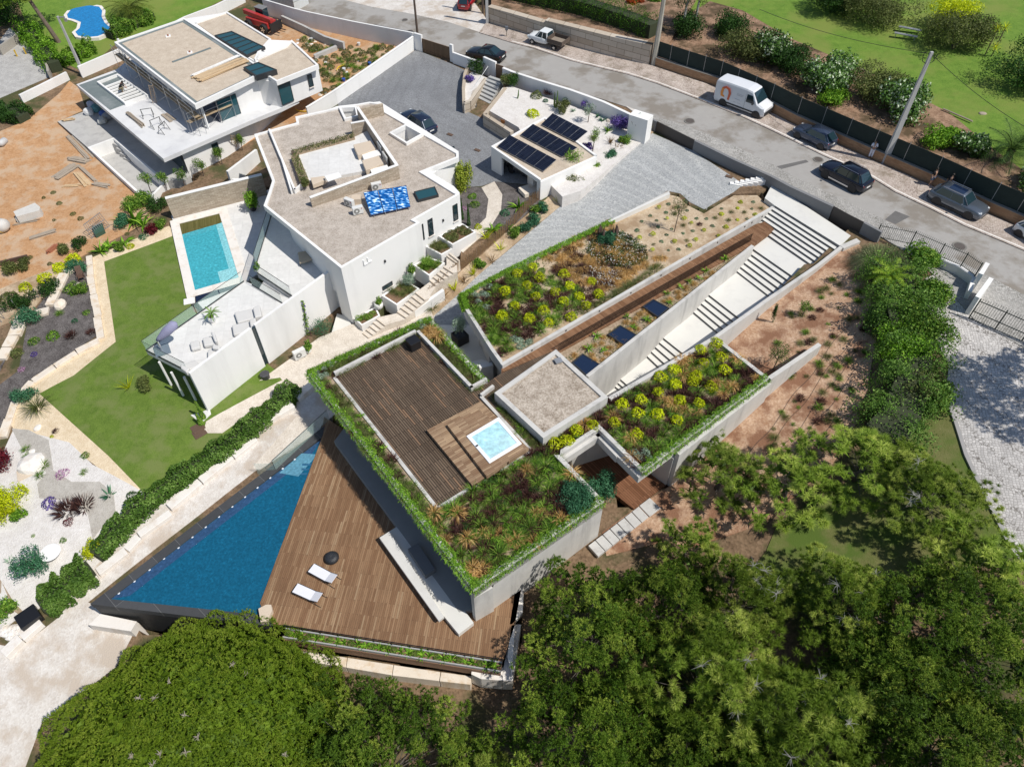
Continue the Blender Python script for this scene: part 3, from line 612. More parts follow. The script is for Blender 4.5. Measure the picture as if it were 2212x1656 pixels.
p0=at(*t(3,1,770,400),4.9); W2.wall(p0,pk[0],.45,3,(4.85,4.74),side=.4)
W2.build('stair_side_wall',CONC,None,label='concrete wall on the garden side of the entrance stairs, rising to the street gate',cat='wall')
WA=MB(); a,b=at(1083,787,ZR+.1),at(1673,446,4.4); WA.wall(a,b,.26,0.5,(ZR+.1,4.45)); WA.build('walkway_wall',CONC,None,label='long low concrete wall with round lamps beside the timber walkway',cat='wall')
# garage roof garden with retaining wall
gar=[(993,637),(1106,576),(1201,531),(1321,474),(1445,412),(1470,418),(1491,437),(1521,452),(1586,414),(1652,428),(1660,455),(1083,787),(1060,755),(1005,668)]
ROOFZ=4.0
gar[9:11]=[(1586,414),(1640,414),(1673,446)]
gz=lambda u,d=0: ROOFZ+d+.45*min(1,max(0,(u-1150)/500))
gp=[at(u,v,gz(u)) for u,v in gar]; CARVE.append([(p.x,p.y) for p in gp]); gm=MB(); gm.prism(gp,3.0,3.68);
GA=thing('garage','concrete garage wing with planted roof at the foot of the cobbled driveway','garage',at(1040,760,.3))
gi=inset(gp,.25)
for i in (0,1,2,3,12,13,14):
    if i>=len(gp): continue
    j=(i+1)%len(gp); gm.hexa([(gp[i].x,gp[i].y,3.6),(gp[j].x,gp[j].y,3.6),(gi[j].x,gi[j].y,3.6),(gi[i].x,gi[i].y,3.6),(gp[i].x,gp[i].y,gp[i].z),(gp[j].x,gp[j].y,gp[j].z),(gi[j].x,gi[j].y,gp[j].z),(gi[i].x,gi[i].y,gp[i].z)])
gm.build('roof',CONC,GA)
sg=MB(); gq=[(q.x,q.y,p.z-.24) for p,q in zip(gp,inset(gp,.2))]; half=[k for k,(u,v) in enumerate(gar)]
sg.prism(gq,3.3,None); sg.build('planting_soil',SANDB,GA)
wl=MB(); wl.wall(at(1055,765,3),at(1180,740,3),.3,.3,3.0); ga=at(*t(1,1,1930,1120),3.0); gb=at(1083,787,3.2)
wl.wall(ga,gb,.3,.3,3.0,side=.5); wl.wall(ga,ga+Vector((6,9,0)),.3,.3,3.0)
wl.build('wall',CONC,GA)
dr=MB(); gc=ga.lerp(gb,.12); gd=ga.lerp(gb,.26); dr.wall(gc,gd,.05,.35,2.7,side=-3.2 if False else 6.5); dr.build('glass_door',GLS,GA)
dr=MB(); gc=ga.lerp(gb,.72); gd=ga.lerp(gb,.92); dr.wall(gc,gd,.05,.35,2.4,side=6.5); dr.build('entrance_door',plain('door_wood',(.30,.15,.08)),GA)
wl2=MB(); wl2.wall(at(1315,478,4.3),at(1446,417,4.5),.2,2.0,(4.3,4.5)); wl2.build('driveway_wall',plain('white_concrete',(.66,.65,.62),.75,.05,stain=(.56,.55,.52)),None,label='low white concrete wall between the driveway and the sandy roof bed',cat='wall')
cs=MB(); cs.prism([at(*t(1,1,x,y),.35) for x,y in [(1540,1150),(1920,1150),(2000,1450),(2115,1560),(2000,1640),(1800,1400),(1700,1320)]],-.3,.36); cs.build('entry_court',CONCF,kind='structure')
ss=MB(); s0=at(*t(1,1,1900,1500),2.0)
for k in range(7):
    a=at(1040+k*5.2,790+k*.9,.3); b_=MB
    p=at(*t(1,1,1905+k*14,1490+k*18),1.0+.0*k); ss.box((p.x,p.y,.3+.17*(k+1)/2+.4),(.32,1.0,.17*(k+1)+.8),A_UP+math.pi/2+1.2)
ss.build('court_steps',WHITE,None,label='short white concrete steps beside the railing at the entry court',cat='steps')
# walkway and strip
wk=MB(); wk.prism(P_([(1201,755),(1083,804),(1083,795),(1633,484),(1655,478),(1672,495),(1628,528),(1206,762)],ZD),3.5,ZD-.0+.002); wk.build('timber_walkway',WOODW,None,label='narrow red-brown timber walkway climbing from the roof deck to the entrance stairs',cat='walkway')
st=MB(); st.prism(P_([(1206,760),(1622,522),(1626,532),(1268,812),(1201,756)],3.75),3.0,3.75); st.build('planting_strip_bed',SOILB,HOUSE)
fn=MB(); fa,fb=at(1206,759,ZD),at(1620,521.7,ZD); L=(fb-fa).length; ux=(fb-fa).normalized(); hh=.78
fn.tube([fa+Vector((0,0,hh)),fb+Vector((0,0,hh))],.02,4); fn.tube([fa+Vector((0,0,.03)),fb+Vector((0,0,.03))],.018,4)
n=int(L/.13)
for k in range(n):
    for s in (0,1):
        p=fa+ux*(k*L/n+(0 if s else .26)); q=fa+ux*(k*L/n+(.26 if s else 0)); p.z=ZD+.03; q.z=ZD+hh
        o=Vector((-ux.y,ux.x,0))*(.008 if s else -.008); fn.tube([p+o,q+o],.019,3,cap=False)
for k in range(16):
    p=fa+ux*(L*k/15); fn.tube([p,p+Vector((0,0,hh))],.018,4)
fn.build('lattice_railing',CORTEN,None,label='rust-brown lattice railing along the timber walkway',cat='railing')
for i,pp in enumerate([[(935,1150),(1080,1235),(970,1325),(825,1230)],[(1220,925),(1360,1000),(1265,1085),(1125,1000)],[(610,1395),(765,1480),(645,1585),(515,1475)]]):
    if i==0: continue
    pass
sk_l=['flat skylight nearest the street beside the lattice railing','middle flat skylight in the planting strip','flat skylight next to the gravel-roofed entry block']
for i,pp in enumerate([[(1220,925),(1360,1000),(1265,1085),(1125,990)],[(935,1150),(1080,1235),(970,1325),(825,1230)],[(610,1395),(765,1490),(645,1590),(515,1475)]]):
    q=[at(*t(2,1,x,y),3.98) for x,y in pp]; c=sum(q,Vector())/4; c.z=3.7
    T_=thing('skylight',sk_l[i],'skylight',c,'skylights in the planting strip'); b=MB(); ring(b,q,.09,3.7,3.99); b.build('frame',DARKP,T_)
    MB().prism([tuple(p) for p in inset(q,.085)],3.9,3.965).build('pane',GLSB,T_)
for i,(x,y) in enumerate([(205,1390),(500,1220),(790,1053),(1062,897),(1323,747),(1573,603),(1812,466),(2047,330),(2110,296),(2177,232)]):
    p=at(*t(2,1,x,y),ZD+.28); a_=at(1083,787,4.2); b_=at(1673,446,4.4); d=(b_-a_).normalized(); nn=Vector((d.y,-d.x,0));
    k=(p-a_).dot(d); base=a_+d*k+nn*.135; b=MB(); b.tube([base+Vector((0,0,-.17)),base+nn*.03+Vector((0,0,-.17))],.07,10)
    WA_o=[o for o in COL.objects if o.name=='walkway_wall'][0]; b.build('wall_lamp',BLACK,WA_o)
# hot tub platform
PT_=thing('tub_platform','stepped light timber platform around the hot tub on the roof deck','platform',at(1040,960,ZD))
MB().prism(P_([(921.9,928.4),(1039,866),(1142,968),(1020.7,1048.5)],ZD+.32),ZD-.02,ZD+.32).build('lower_step',WOODT,PT_)
MB().prism(P_([(966,917),(1030,880),(1142,967),(1051,1028)],ZD+.62),ZD+.30,ZD+.62).build('upper_step',WOODT,PT_)
TB=thing('hot_tub','square white hot tub with foaming pale blue water sunk in the timber platform','hot tub',at(1067,950,ZD+.6))
q=P_([(1007,941),(1077,899.7),(1127.3,957),(1057,999.7)],ZD+.70); b=MB(); ring(b,q,.24,ZD+.5,ZD+.70); b.build('rim',plain('white_acrylic',(.85,.85,.86),.25,.01),TB,bevel=.03)
MB().prism([tuple(p) for p in inset(q,.23)],ZD+.45,ZD+.66).build('water',WATH,TB)
p=at(*t(1,2,1908,535),ZD+.71); MB().box((p.x,p.y,ZD+.712),(.17,.11,.02),A_TUB).build('control_panel',BLACK,TB)
p=at(*t(1,1,1360,1352),ZD); b=MB(); b.box((p.x+.02,p.y+.12,ZD+.36),(.78,.78,.70),A_UP,0); b.box((p.x+.02,p.y+.12,ZD+.735),(.82,.82,.05),A_UP,0)
b.build('chimney_cube',BLACK,None,label='glossy black metal cube standing near the far corner of the roof deck',cat='chimney cover',bevel=.015)
# lower terrace and pool
ZP=0.
low=[(703,905),(1027,1349),(1130,1290),(1112,1350),(1086,1428),(613,1350),(568,1343),(557,1310),(565,1290),(693,950.8)]
LD=slab([(700,900),(860,1000),(1130,1250),(1112,1350),(1086,1428),(613,1350),(575,1344),(561.8,1301.7),(693,950.8)],0.,'timber_terrace',WOODL,zb=-.12,kind='structure')
MB().prism(P_([(720,930),(860,1010),(1120,1255),(1100,1340),(1078,1415),(622,1338),(580,1330),(562,1301),(693,955)],-.05),-2.6,-.125).build('terrace_base',CONC,kind='structure')
POOLW=[(236.5,1294),(270,1265),(553,1052),(693,950.8),(561.8,1301.7),(545,1327),(400,1312)]
pin=P_(POOLW,-.05)
tip_o=[(195,1304),(300,1221),(553,1030),(702,920),(708,914.5),(693,950.8)]
CO=MB()
outer=P_([(195,1304),(700,921),(693,950.8),(561.8,1301.7),(575,1344)],0.)
PL=thing('infinity_pool','triangular deep blue pool with black stone coping alongside the timber terrace','swimming pool',at(420,1200,0))
a0,a1=at(195,1304,0),at(702,919,0); b0,b1=at(195,1304,0),at(590,1352,0)
i0=at(238,1293,0); i1=at(696,944,0); i2=at(585,1330,0)
CO.hexa([(p.x,p.y,-.5) for p in (a0,i0,i1,a1)]+[(p.x,p.y,0.02) for p in (a0,i0,i1,a1)])
CO.hexa([(p.x,p.y,-.5) for p in (b0,b1,i2,i0)]+[(p.x,p.y,0.015) for p in (b0,b1,i2,i0)])
CO.build('coping',bricks('coping_slabs',(.050,.052,.056),(.075,.078,.083),(.16,.16,.16),1.6,5.,dirang(a0,a1),.012,grain=False,offs=0.),PL)
shell=MB(); wallp=[at(200,1303,0),at(590,1350,0)]; bo=at(*t(0,3,925,372),-1.45)
shell.prism([a0+Vector((.05,.02,0)),at(590,1350,0),at(561,1301,0),at(693,951,0),a1],-3.2,-.48)
shell.build('shell',plain('black_pool_wall',(.022,.023,.025),.6,.2),PL)
CARVE.append([(p.x,p.y) for p in (a0,b1,at(561,1301,0),at(693,951,0),a1)])
MB().prism([at(236.5,1293.5,-.06),at(585,1334,-.06),at(563,1300,-.06),at(695,948,-.06)],-.47,-.06).build('water',WATD,PL)
led=plain('pool_lamp',(.75,.8,.85),.3,.02)
lw=MB(); o0=at(238,1293,-.05);
q=[at(250,1288,-.052),at(695,948,-.052),at(678,968,-.052),at(285,1277,-.052)]
lw.prism([at(240,1293,-.05),at(694,948.5,-.05),at(672,983,-.05),at(280,1286,-.05)],-.2,-.053); lw.build('shallow_ledge',water('ledge_water',(.03,.075,.16),bsc=6.),PL)
for x,y in pts(0,3,(1160,48),(1025,152))+pts(0,2,(1290,1605),(1415,1508),(1540,1415),(1660,1323),(1775,1236),(1890,1147),(2005,1060),(2115,976))+pts(1,2,(12,896),(122,812),(230,732),(334,652)):
    p=at(x,y,-.045); MB().lathe((p.x,p.y,-.055),[(.075,0),(.07,.012)],12).build('pool_lamp',led,PL)
sh=MB()
for k,(pp,z) in enumerate([([(350,640),(505,640),(365,800),(200,770)],-.046),([(390,600),(520,610),(515,640),(350,640)],-.049)]):
    sh.prism([at(*t(1,2,x,y),z) for x,y in pp],z-.05,z)
sh.build('pool_step',water('step_water',(.10,.26,.36),bsc=6.),PL)
sh=MB()
for k in range(3):
    q=[at(*t(1,2,x+0*k,y),-.043) for x,y in [(400-5*k,690+40*k),(480-18*k,690+40*k),(475-18*k,706+40*k),(396-5*k,706+40*k)]]; sh.prism(q,-.08,-.043)
sh.build('pool_ladder_step',water('step_water_dark',(.03,.12,.22),bsc=6.),PL)
ws=MB();
for k,(z,pp) in enumerate([(-1.35,[(765,425),(865,330),(1180,395),(1130,480)]),]):
    q=[at(*t(0,3,x,y),z) for x,y in pp]; ws.prism(q,-3.4,z)
q=[at(*t(0,3,x,y),-1.75) for x,y in [(765,455),(1100,490),(1100,600),(920,580)]];
ws.build('stone_block',LIMEW,None,label='white stone blocks under the sharp tip of the black pool',cat='block')
gf=MB(); a,b=at(*t(1,2,170,745),0),at(*t(1,2,635,310),0); gf.wall(a,b,.02,0,1.1,side=0); c_=at(*t(1,2,0,790),-.5)
gf2=MB(); gf2.wall(a,at(*t(1,2,15,770),-.3),.02,-.5,.8)
FE=thing('glass_fence','frameless green-tinted glass fence on the coping at the head of the black pool','fence',a); gf.build('pane',GREENG,FE); gf2.build('pane',GREENG,FE)
rr=MB(); rr.tube([a+Vector((0,0,1.1)),b+Vector((0,0,1.1))],.018,4); rr.tube([a,a+Vector((0,0,1.1))],.015,4); rr.build('rail',DARKP,FE)
BN=thing('concrete_bench','long L-shaped pale concrete bench and counter against the house on the timber terrace','bench',at(880,1200,0))
def tilept(c,r,l,z): return [at(*t(c,r,x,y),z) for x,y in l]
MB().prism([at(*t(1,2,1065,1328),.4),at(*t(1,2,1240,1218),.4),at(*t(1,3,1880,405),.4),at(*t(1,3,1750,505),.4)],.0,.40).build('seat',CONCF,BN,bevel=.01)
BN2=[at(*t(1,2,1065,1328),.62),at(*t(1,2,1150,1275),.62),at(*t(1,3,1625,355),.62),at(*t(1,3,1578,390),.62)]
MB().prism(BN2,.38,.62).build('backrest',plain('pale_cast_concrete',(.62,.61,.58),.7,.05,stain=(.54,.53,.5)),BN,bevel=.01)
MB().prism([at(*t(1,2,1310,1425),.85),at(*t(1,2,1400,1375),.85),at(*t(1,2,1548,1600),.85),at(*t(1,2,1460,1656),.85)],.38,.85).build('counter',plain('grey_cabinet',(.17,.17,.175),.6,.06),BN,bevel=.01)
# helpers for facades
def wallpt(a,b,uv,push=0.):
    a=Vector((a[0],a[1],0)); b=Vector((b[0],b[1],0)); d=(b-a).normalized(); n=Vector((d.y,-d.x,0))
    if n.dot(-a)<0: n=-n
    a=a+n*push; r=Vector(ray(*uv)); o=Vector((0,0,HC)); k=(a-o).dot(n)/r.dot(n); return o+r*k,n
def window(par,a,b,q,pane=None,frame=None,sill=True,fw=.06,curt=None):
    """q: 4 survey corners on the wall a-b (tl,tr,br,bl)"""
    P=[wallpt(a,b,uv) for uv in q]; n=P[0][1]; P=[p for p,_ in P]
    P[3].x,P[3].y=P[0].x,P[0].y; P[2].x,P[2].y=P[1].x,P[1].y; zt=(P[0].z+P[1].z)/2; zb=(P[2].z+P[3].z)/2; P[0].z=P[1].z=zt; P[2].z=P[3].z=zb
    d=(P[1]-P[0]).normalized(); up=Vector((0,0,1)); f=MB()
    def bar(p,q_,w):
        e=(q_-p).normalized(); s=e.cross(n).normalized()*w/2; f.hexa([p-s-n*.02,q_-s-n*.02,q_+s-n*.02,p+s-n*.02,p-s+n*.035,q_-s+n*.035,q_+s+n*.035,p+s+n*.035])
    i=[P[0]+d*fw/2-up*fw/2,P[1]-d*fw/2-up*fw/2,P[2]-d*fw/2+up*fw/2,P[3]+d*fw/2+up*fw/2]
    for k in range(4): bar(i[k],i[(k+1)%4],fw)
    fo=f.build('window',frame or DARKP,par)
    g=MB(); pl=[p+n*.012 for p in P]; g.hexa([*(p-n*.02 for p in pl),*pl]); g.build('pane',pane or GLS,fo)
    if sill:
        s=MB(); c=(P[2]+P[3])/2; s.box((c.x+n.x*.06,c.y+n.y*.06,c.z-.025),((P[2]-P[3]).length+.1,.14,.05),math.atan2(d.y,d.x)); s.build('sill',LIMEW,fo)
    return fo
def cutout(o,polys,z0,z1):
    """cut vertical shafts out of a mesh (numbers in world coordinates)"""
    for pl in polys:
        c=MB().prism([(p[0],p[1]) for p in pl],z0,z1); me=bpy.data.meshes.new('x'); me.from_pydata(c.v,[],c.f); me.update(); co_=bpy.data.objects.new('x',me); COL.objects.link(co_)
        m=o.modifiers.new('b','BOOLEAN'); m.operation='DIFFERENCE'; m.object=co_; m.solver='EXACT'
        bpy.context.view_layer.update(); dg=bpy.context.evaluated_depsgraph_get(); nm=bpy.data.meshes.new_from_object(o.evaluated_get(dg)); o.modifiers.clear(); o.data=nm; bpy.data.objects.remove(co_)
STONE=bricks('split_stone_cladding',(.38,.31,.235),(.56,.48,.38),(.26,.21,.16),.45,.11,0.45,.012,wall=True,grain=False)
STONEB=bricks('big_stone_blocks',(.46,.38,.29),(.60,.53,.44),(.16,.12,.08),1.9,.62,2.75,.02,wall=True,grain=False)
BRICKW=bricks('brick_garden_wall',(.36,.20,.105),(.48,.29,.165),(.30,.21,.14),.45,.11,2.7,.008,wall=True,grain=False)
# neighbouring white villa
WV=thing('white_villa','white rendered villa with a gravel roof, roof patio and blue solar panels','house',at(740,640,0))
ZV=5.9
vo=P_([(736.8,579.3),(569.3,444.2),(580.5,414),(588,390),(549,290),(640.5,265),(638,252),(728,232.6),(798,220),(820.6,222.6),(828,237.6),(990.7,330),(990.7,340),(913,371),(983.2,414.2),(993.2,419.2),(895.7,474.2),(908,480.5)],ZV)
rf=MB(); rf.prism(vo,5.45,5.72); ring(rf,vo,.22,5.72,ZV); ro_=rf.build('roof',WHITE,WV)
gv=MB(); gv.prism([tuple(p) for p in inset(vo,.225)],5.70,5.76); gvo=gv.build('roof_gravel',GRAVR,WV)
lw2=P_(pts(1,0,(1150,1155),(1295,1080),(1450,1165),(1300,1250)),ZV); lw1=P_(pts(1,0,(715,935),(765,1040),(890,1010),(870,925)),ZV)
bd=P_([(736.8,579.3),(700,560),(620,470),(600,420),(570,300),(640,268),(728,232.6),(820.6,222.6),(990.7,330),(990,345),(935,378),(980,405),(993.2,419.2),(895.7,474.2),(908,480.5)],5.3)
def to2(l): return [(p[0],p[1]) for p in l]
bo=MB().prism(to2(bd),2.3,5.45).build('wall',WHITE,WV)
for o_ in (ro_,gvo,bo): cutout(o_,[inset(lw2,.15),inset(lw1,.1)],2.9,7)
for l_ in (lw2,lw1): ring(MB(),l_,.2,5.6,6.02).build('lightwell_rim',WHITE,WV)
ew=MB(); A_=at(736.8,579.3,ZV); B_=at(908,480.5,ZV); C_=at(895.7,474.2,ZV); D_=at(993.2,419.2,ZV)
ew.wall(A_,B_,.25,-.4,5.45,side=.5); ew.wall(C_,D_,.25,1.,5.45,side=.5); ew.wall(A_,A_+(at(569.3,444.2,ZV)-A_).normalized()*1.6,.25,-.4,5.45,side=-.5)
ew.build('wall',WHITE,WV)
for q in [((1695,118),(1738,102),(1750,236),(1706,258)),((1478,243),(1522,228),(1534,366),(1490,390))]:
    window(WV,C_,D_,[t(1,1,*p) for p in q])
window(WV,C_,D_,[t(1,1,*p) for p in [(1430,280),(1442,276),(1456,410),(1444,418)]],sill=False,fw=.03)
window(WV,A_,B_,[t(1,1,*p) for p in [(1087,822),(1175,768),(1182,800),(1095,858)]],sill=True)
for (x,y) in [(1110,597),(1613,245),(346,1277)][:2]:
    p,n=wallpt(A_,B_,t(1,1,x,y)) if x<1400 else wallpt(C_,D_,t(1,1,x,y)); MB().box((p.x+n.x*.06,p.y+n.y*.06,p.z),(.12,.12,.2),math.atan2(n.y,n.x)).build('wall_lamp',DARKP,WV)
for x in (0,34):
    p,n=wallpt(A_,B_,t(1,1,932+x,632-x*.62)); d=(B_-A_).normalized(); d.z=0; d.normalize(); L=MB(); up=Vector((0,0,1)); ang=math.atan2(d.y,d.x)
    L.box((p.x+n.x*.05,p.y+n.y*.05,p.z+.24),(.07,.1,.5),ang); c=p+d*.19; L.box((c.x+n.x*.05,c.y+n.y*.05,p.z+.025),(.30,.1,.07),ang); L.build('letter_L',plain('white_letter',(.82,.82,.81),.5,.01),WV)
rw_a,rw_b=at(913,371,2.6),at(990,341,2.6); g=MB(); g.wall(at(935,392,2.6),at(985,372,2.6),.06,2.6,5.3); g.build('glazing',GLS,WV)
cu=MB()
for k in range(14):
    p=at(*t(1,0,1590+k*7,1560-k*4),3.2); cu.tube([(p.x,p.y,2.7),(p.x,p.y,4.6)],.045,5)
cu.build('curtain',plain('teal_curtain',(.30,.46,.44),.9,.1),WV)
q=P_(pts(1,1,(1362,0),(1400,75),(1578,28),(1545,-45)),5.98); s=MB(); ring(s,q,.09,5.74,6.0); so_=s.build('skylight',DARKP,WV); MB().prism([tuple(p) for p in inset(q,.08)],5.9,5.975).build('pane',glass('teal_glass',(.02,.075,.09),.05),so_)
pat=[t(1,0,*p) for p in [(105,1115),(325,1640),(440,1656),(1230,1430),(885,925),(830,1075),(845,1150),(400,1270)]]
rp=MB(); fl=P_(pts(1,0,(360,1320),(850,1185),(960,1130),(1130,1440),(460,1565)),6.05); rp.prism(fl,5.6,6.05); rp.build('patio_floor',TILE,WV)
pw=MB(); zt=7.05
a=at(*t(1,0,885,925),zt); b=at(*t(1,0,1230,1430),zt); c=at(*t(1,1,470,60),6.6); c2=at(*t(1,0,820,1075),6.9); c3=at(*t(1,0,960,1040),7.0)
pw.wall(a,b,.2,5.7,zt,side=-.5); pw.wall(b,c,.2,5.7,(zt,6.62),side=-.5); pw.wall(c3,c2,.18,5.7,7.0); pw.wall(a,at(*t(1,0,1090,890),6.9),.2,5.7,6.9,side=-.5)
pw.build('patio_wall',STONE,WV)
cp_=MB(); cp_.wall(a,b,.26,zt,zt+.05,side=-.38); cp_.wall(b,c,.26,(zt+.004,6.624),(zt+.054,6.68),side=-.38); cp_.wall(c3,c2,.22,7.0,7.04)
cp_.build('wall_coping',WHITE,WV)
lw_=MB(); p1=at(*t(1,0,105,1115),6.15); p2=at(*t(1,0,325,1640),6.15); p3=at(*t(1,0,1,1),6.); lw_.wall(p1,p2,.18,5.7,6.15,side=.5); lw_.wall(p2,at(*t(1,0,390,1590),6.15),.18,5.7,6.15)
lw_.wall(at(*t(1,0,220,1360),6.2),at(*t(1,0,305,1640),6.2),.15,5.7,6.2); lw_.build('low_parapet',WHITE,WV)
pl_=MB(); pl_.prism(P_(pts(1,0,(300,1350),(360,1320),(460,1560),(385,1590)),6.2),5.7,6.2); pl_.prism(P_(pts(1,0,(300,1300),(845,1150),(855,1195),(370,1325)),6.2),5.7,6.2); pl_.build('planter_trough',SOILB,WV)
for k,(pp,z) in enumerate([([(840,1250),(985,1215),(1030,1285),(880,1340)],6.55),([(915,1385),(1060,1345),(1100,1410),(950,1470)],6.55),([(470,1535),(590,1520),(600,1555),(490,1595)],6.4)]):
    bq=MB(); bq.prism(P_(pts(1,0,*pp),z),6.04,z); bq.build('patio_bench',TRAV,WV,bevel=.01)
    if k<2:
        q=P_(pts(1,0,*[(x+70,y+75) for x,y in pp]),6.45); q=[q[0],q[1],q[1].lerp(q[2],.6),q[0].lerp(q[3],.6)]; MB().prism(q,6.04,6.42).build('bench_seat',WHITE,WV,bevel=.01)
MB().prism(P_(pts(1,0,(590,1520),(715,1485),(740,1525),(620,1565)),6.75),6.67,6.75).build('patio_table',WHITE,None,label='white low table at the south corner of the roof patio',cat='table',bevel=.01)
for x,y in [(1070,1280),(1115,1370)]:
    p=at(*t(1,0,x,y),6.5); m=MB(); m.box((p.x,p.y,6.5),(.16,1.1,.85),(b_:=math.atan2((a-at(*t(1,0,1230,1430),zt)).y,(a-at(*t(1,0,1230,1430),zt)).x))+math.pi/2)
    m.build('patio_cushion',plain('grey_fabric',(.45,.45,.44),.9,.06),None,label=['grey seat cushion leaning on the roof patio wall, the one nearer the street','grey seat cushion leaning on the roof patio wall, the one nearer the solar panels'][x>1100],cat='cushion',group='cushions on the roof patio',bevel=.04)
SP=thing('solar_water_heater','tilted bank of three glossy blue solar panels on the white villa roof','solar panel',at(*t(1,1,1130,120),5.76))
def bluecol():
    m,n,b=newmat('rippled_blue_collector'); v=pos(n,rot=.4,scale=(1,2.6,1)); a=noise(n,v,3.2,2,.4)
    o=ramp(n,a,[(.35,(.003,.05,.22)),(.52,(.01,.14,.45)),(.6,(.16,.42,.75)),(.68,(.75,.88,.95))]); n.links.new(o,b.inputs['Base Color']); b.inputs['Roughness'].default_value=.25; bump(n,b,a,.6,.05); return m
BC=bluecol()
tl,tr_,br_,bl_=at(*t(1,1,925,5),6.62),at(*t(1,1,1300,-55),6.62),at(*t(1,1,1335,130),6.0),at(*t(1,1,990,205),6.0)
for k in range(3):
    f0,f1=k/3+.004,(k+1)/3-.004; q=[bl_.lerp(br_,f0),bl_.lerp(br_,f1),tl.lerp(tr_,f1),tl.lerp(tr_,f0)]; n_=(q[1]-q[0]).cross(q[3]-q[0]).normalized()*.07
    m=MB(); m.hexa([p-n_ for p in q]+q); fr=m.build('panel_frame',plain('blue_grey_frame',(.05,.07,.16),.4,.05,metal=.4),SP)
    c=sum(q,Vector())/4; m=MB(); q2=[c+(p-c)*.955+n_*.08 for p in q]; m.hexa([p-n_*.1 for p in q2]+q2); m.build('collector',BC,fr)
lg=[]
for f in (.08,.36,.64,.95):
    p=bl_.lerp(br_,f); m=MB(); m.tube([p,(p.x,p.y,5.76)],.025,5); q=tl.lerp(tr_,f); m.build('leg',STEEL,SP); m=MB(); m.tube([q,(q.x,q.y,5.76)],.02,5); m.build('leg',STEEL,SP)
def ac(loc,rz,label,sz=(.85,.34,.62)):
    T_=thing('air_conditioner',label,'air conditioner',loc,'outdoor air conditioning units'); b=MB(); c=(loc.x,loc.y,loc.z+.08+sz[2]/2); b.box(c,sz,rz); b.build('casing',plain('ac_white',(.66,.66,.64),.5,.03),T_,bevel=.02)
    d=Vector((math.sin(rz),-math.cos(rz),0)); e=Vector((math.cos(rz),math.sin(rz),0)); p=Vector(c)+d*(sz[1]/2+.012)-e*.12; b=MB(); b.tube([p-d*.02,p+d*.01],.235,20); fo=b.build('fan_grille',plain('fan_grey',(.22,.22,.21),.6,.1),T_)
    b=MB(); b.tube([p,p+d*.02],.09,12); b.build('fan_hub',plain('ac_white',(.6,)*3),fo)
    if sz[2]<.7: b=MB(); p=Vector(c)+d*(sz[1]/2+.01)+e*.3+Vector((0,0,.17)); b.tube([p,p+d*.008],.045,12); b.build('red_badge',plain('badge_red',(.45,.02,.06),.4,.02),T_)
    for s in (-1,1): q=Vector((loc.x,loc.y,loc.z+.04))+e*.3*s; MB().box(q,(.06,.4,.08),rz).build('foot',STEEL,T_)
ax=math.atan2((br_-bl_).y,(br_-bl_).x)
ac(at(*t(1,1,885,190),5.76),ax+.05,'white air conditioning unit with a round fan beside the blue solar panels')
ac(at(*t(1,1,812,125),5.76),ax-.9,'white air conditioning unit turned sideways at the left of the solar panels')
ac(at(*t(1,0,1045,1640),5.76),ax+.0,'white air conditioning unit behind the blue solar panels')
p=at(*t(1,1,865,50),6.2); MB().box((p.x,p.y,6.0),(.75,.65,.5),ax-.25).build('roof_box',TRAV,None,label='beige box with a flat lid standing between the roof units of the villa',cat='box')
ZT=3.0
tp=P_([(315,757),(528,607),(545,614),(612,657),(632,641),(556,592),(553,570),(587,462),(612,430),(700,500),(745,575),(713,592),(410,806)],ZT)
TV=MB().prism(tp,2.6,ZT).build('terrace',TILE,WV)
w=MB(); wa,wb=at(410.2,806.9,4.1),at(543,709,4.1); wc,wd_=at(551,703,4.1),at(713,585.5,4.1)
w.wall(wa,wb,.22,-.4,4.1,side=.5); w.wall(wc,wd_,.22,-.4,4.1,side=.5); w.wall(wd_,at(745,590,4.0),.22,-.4,3.2,side=.5)
w.build('terrace_wall',WHITE,WV)
cr=MB(); cr.wall(wb,wc,.1,-.3,3.9,side=1.5); cr.build('slit_window',GLS,WV)
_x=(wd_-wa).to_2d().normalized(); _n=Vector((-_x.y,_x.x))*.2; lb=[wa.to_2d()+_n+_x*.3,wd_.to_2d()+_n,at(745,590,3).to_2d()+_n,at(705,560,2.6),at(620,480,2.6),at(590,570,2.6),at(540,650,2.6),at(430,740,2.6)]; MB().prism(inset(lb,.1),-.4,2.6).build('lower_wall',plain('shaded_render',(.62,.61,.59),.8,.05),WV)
for x,y in [(1375,1470),(1480,1560),(1590,1600)]:
    p=at(*t(0,1,x,y),2.6); MB().tube([(p.x,p.y,-.1),(p.x,p.y,2.62)],.09,8).build('column',WHITE,WV)
slab([(303,807),(339,838),(434,914),(456,894),(430,800),(340,760)],.0,'villa_patio',TILE,zb=-.5)
slab([(370,466),(545,425),(590,405),(592,450),(560,590),(523,612),(440,668),(428,655)],-.05,'villa_pool_deck',TILE,zb=-.6)
slab([t(1,1,*p) for p in [(650,1225),(700,1275),(840,1190),(800,1080),(700,1050)]],.12,'porch_slab',CONCF,zb=-.3)
d=MB(); q0,n=wallpt(at(713,585.5,4.1),at(745,690,4.1),(728,660)); d.wall(at(*t(1,1,680,1010),.1),at(*t(1,1,750,975),.1),.08,.1,2.3); d.build('entrance_door',plain('grey_door',(.13,.13,.14),.5,.05),WV)
sw=MB()
for k in range(9):
    f=k/9; p=at(620-6.0*k,650-4.8*k,2.9); sw.box((p.x-.3,p.y-.0,2.85-.17*k-.5),(.34,1.0,1.0),math.atan2(5,-6.5)+.35)
sw.build('terrace_stair',TILE,WV)
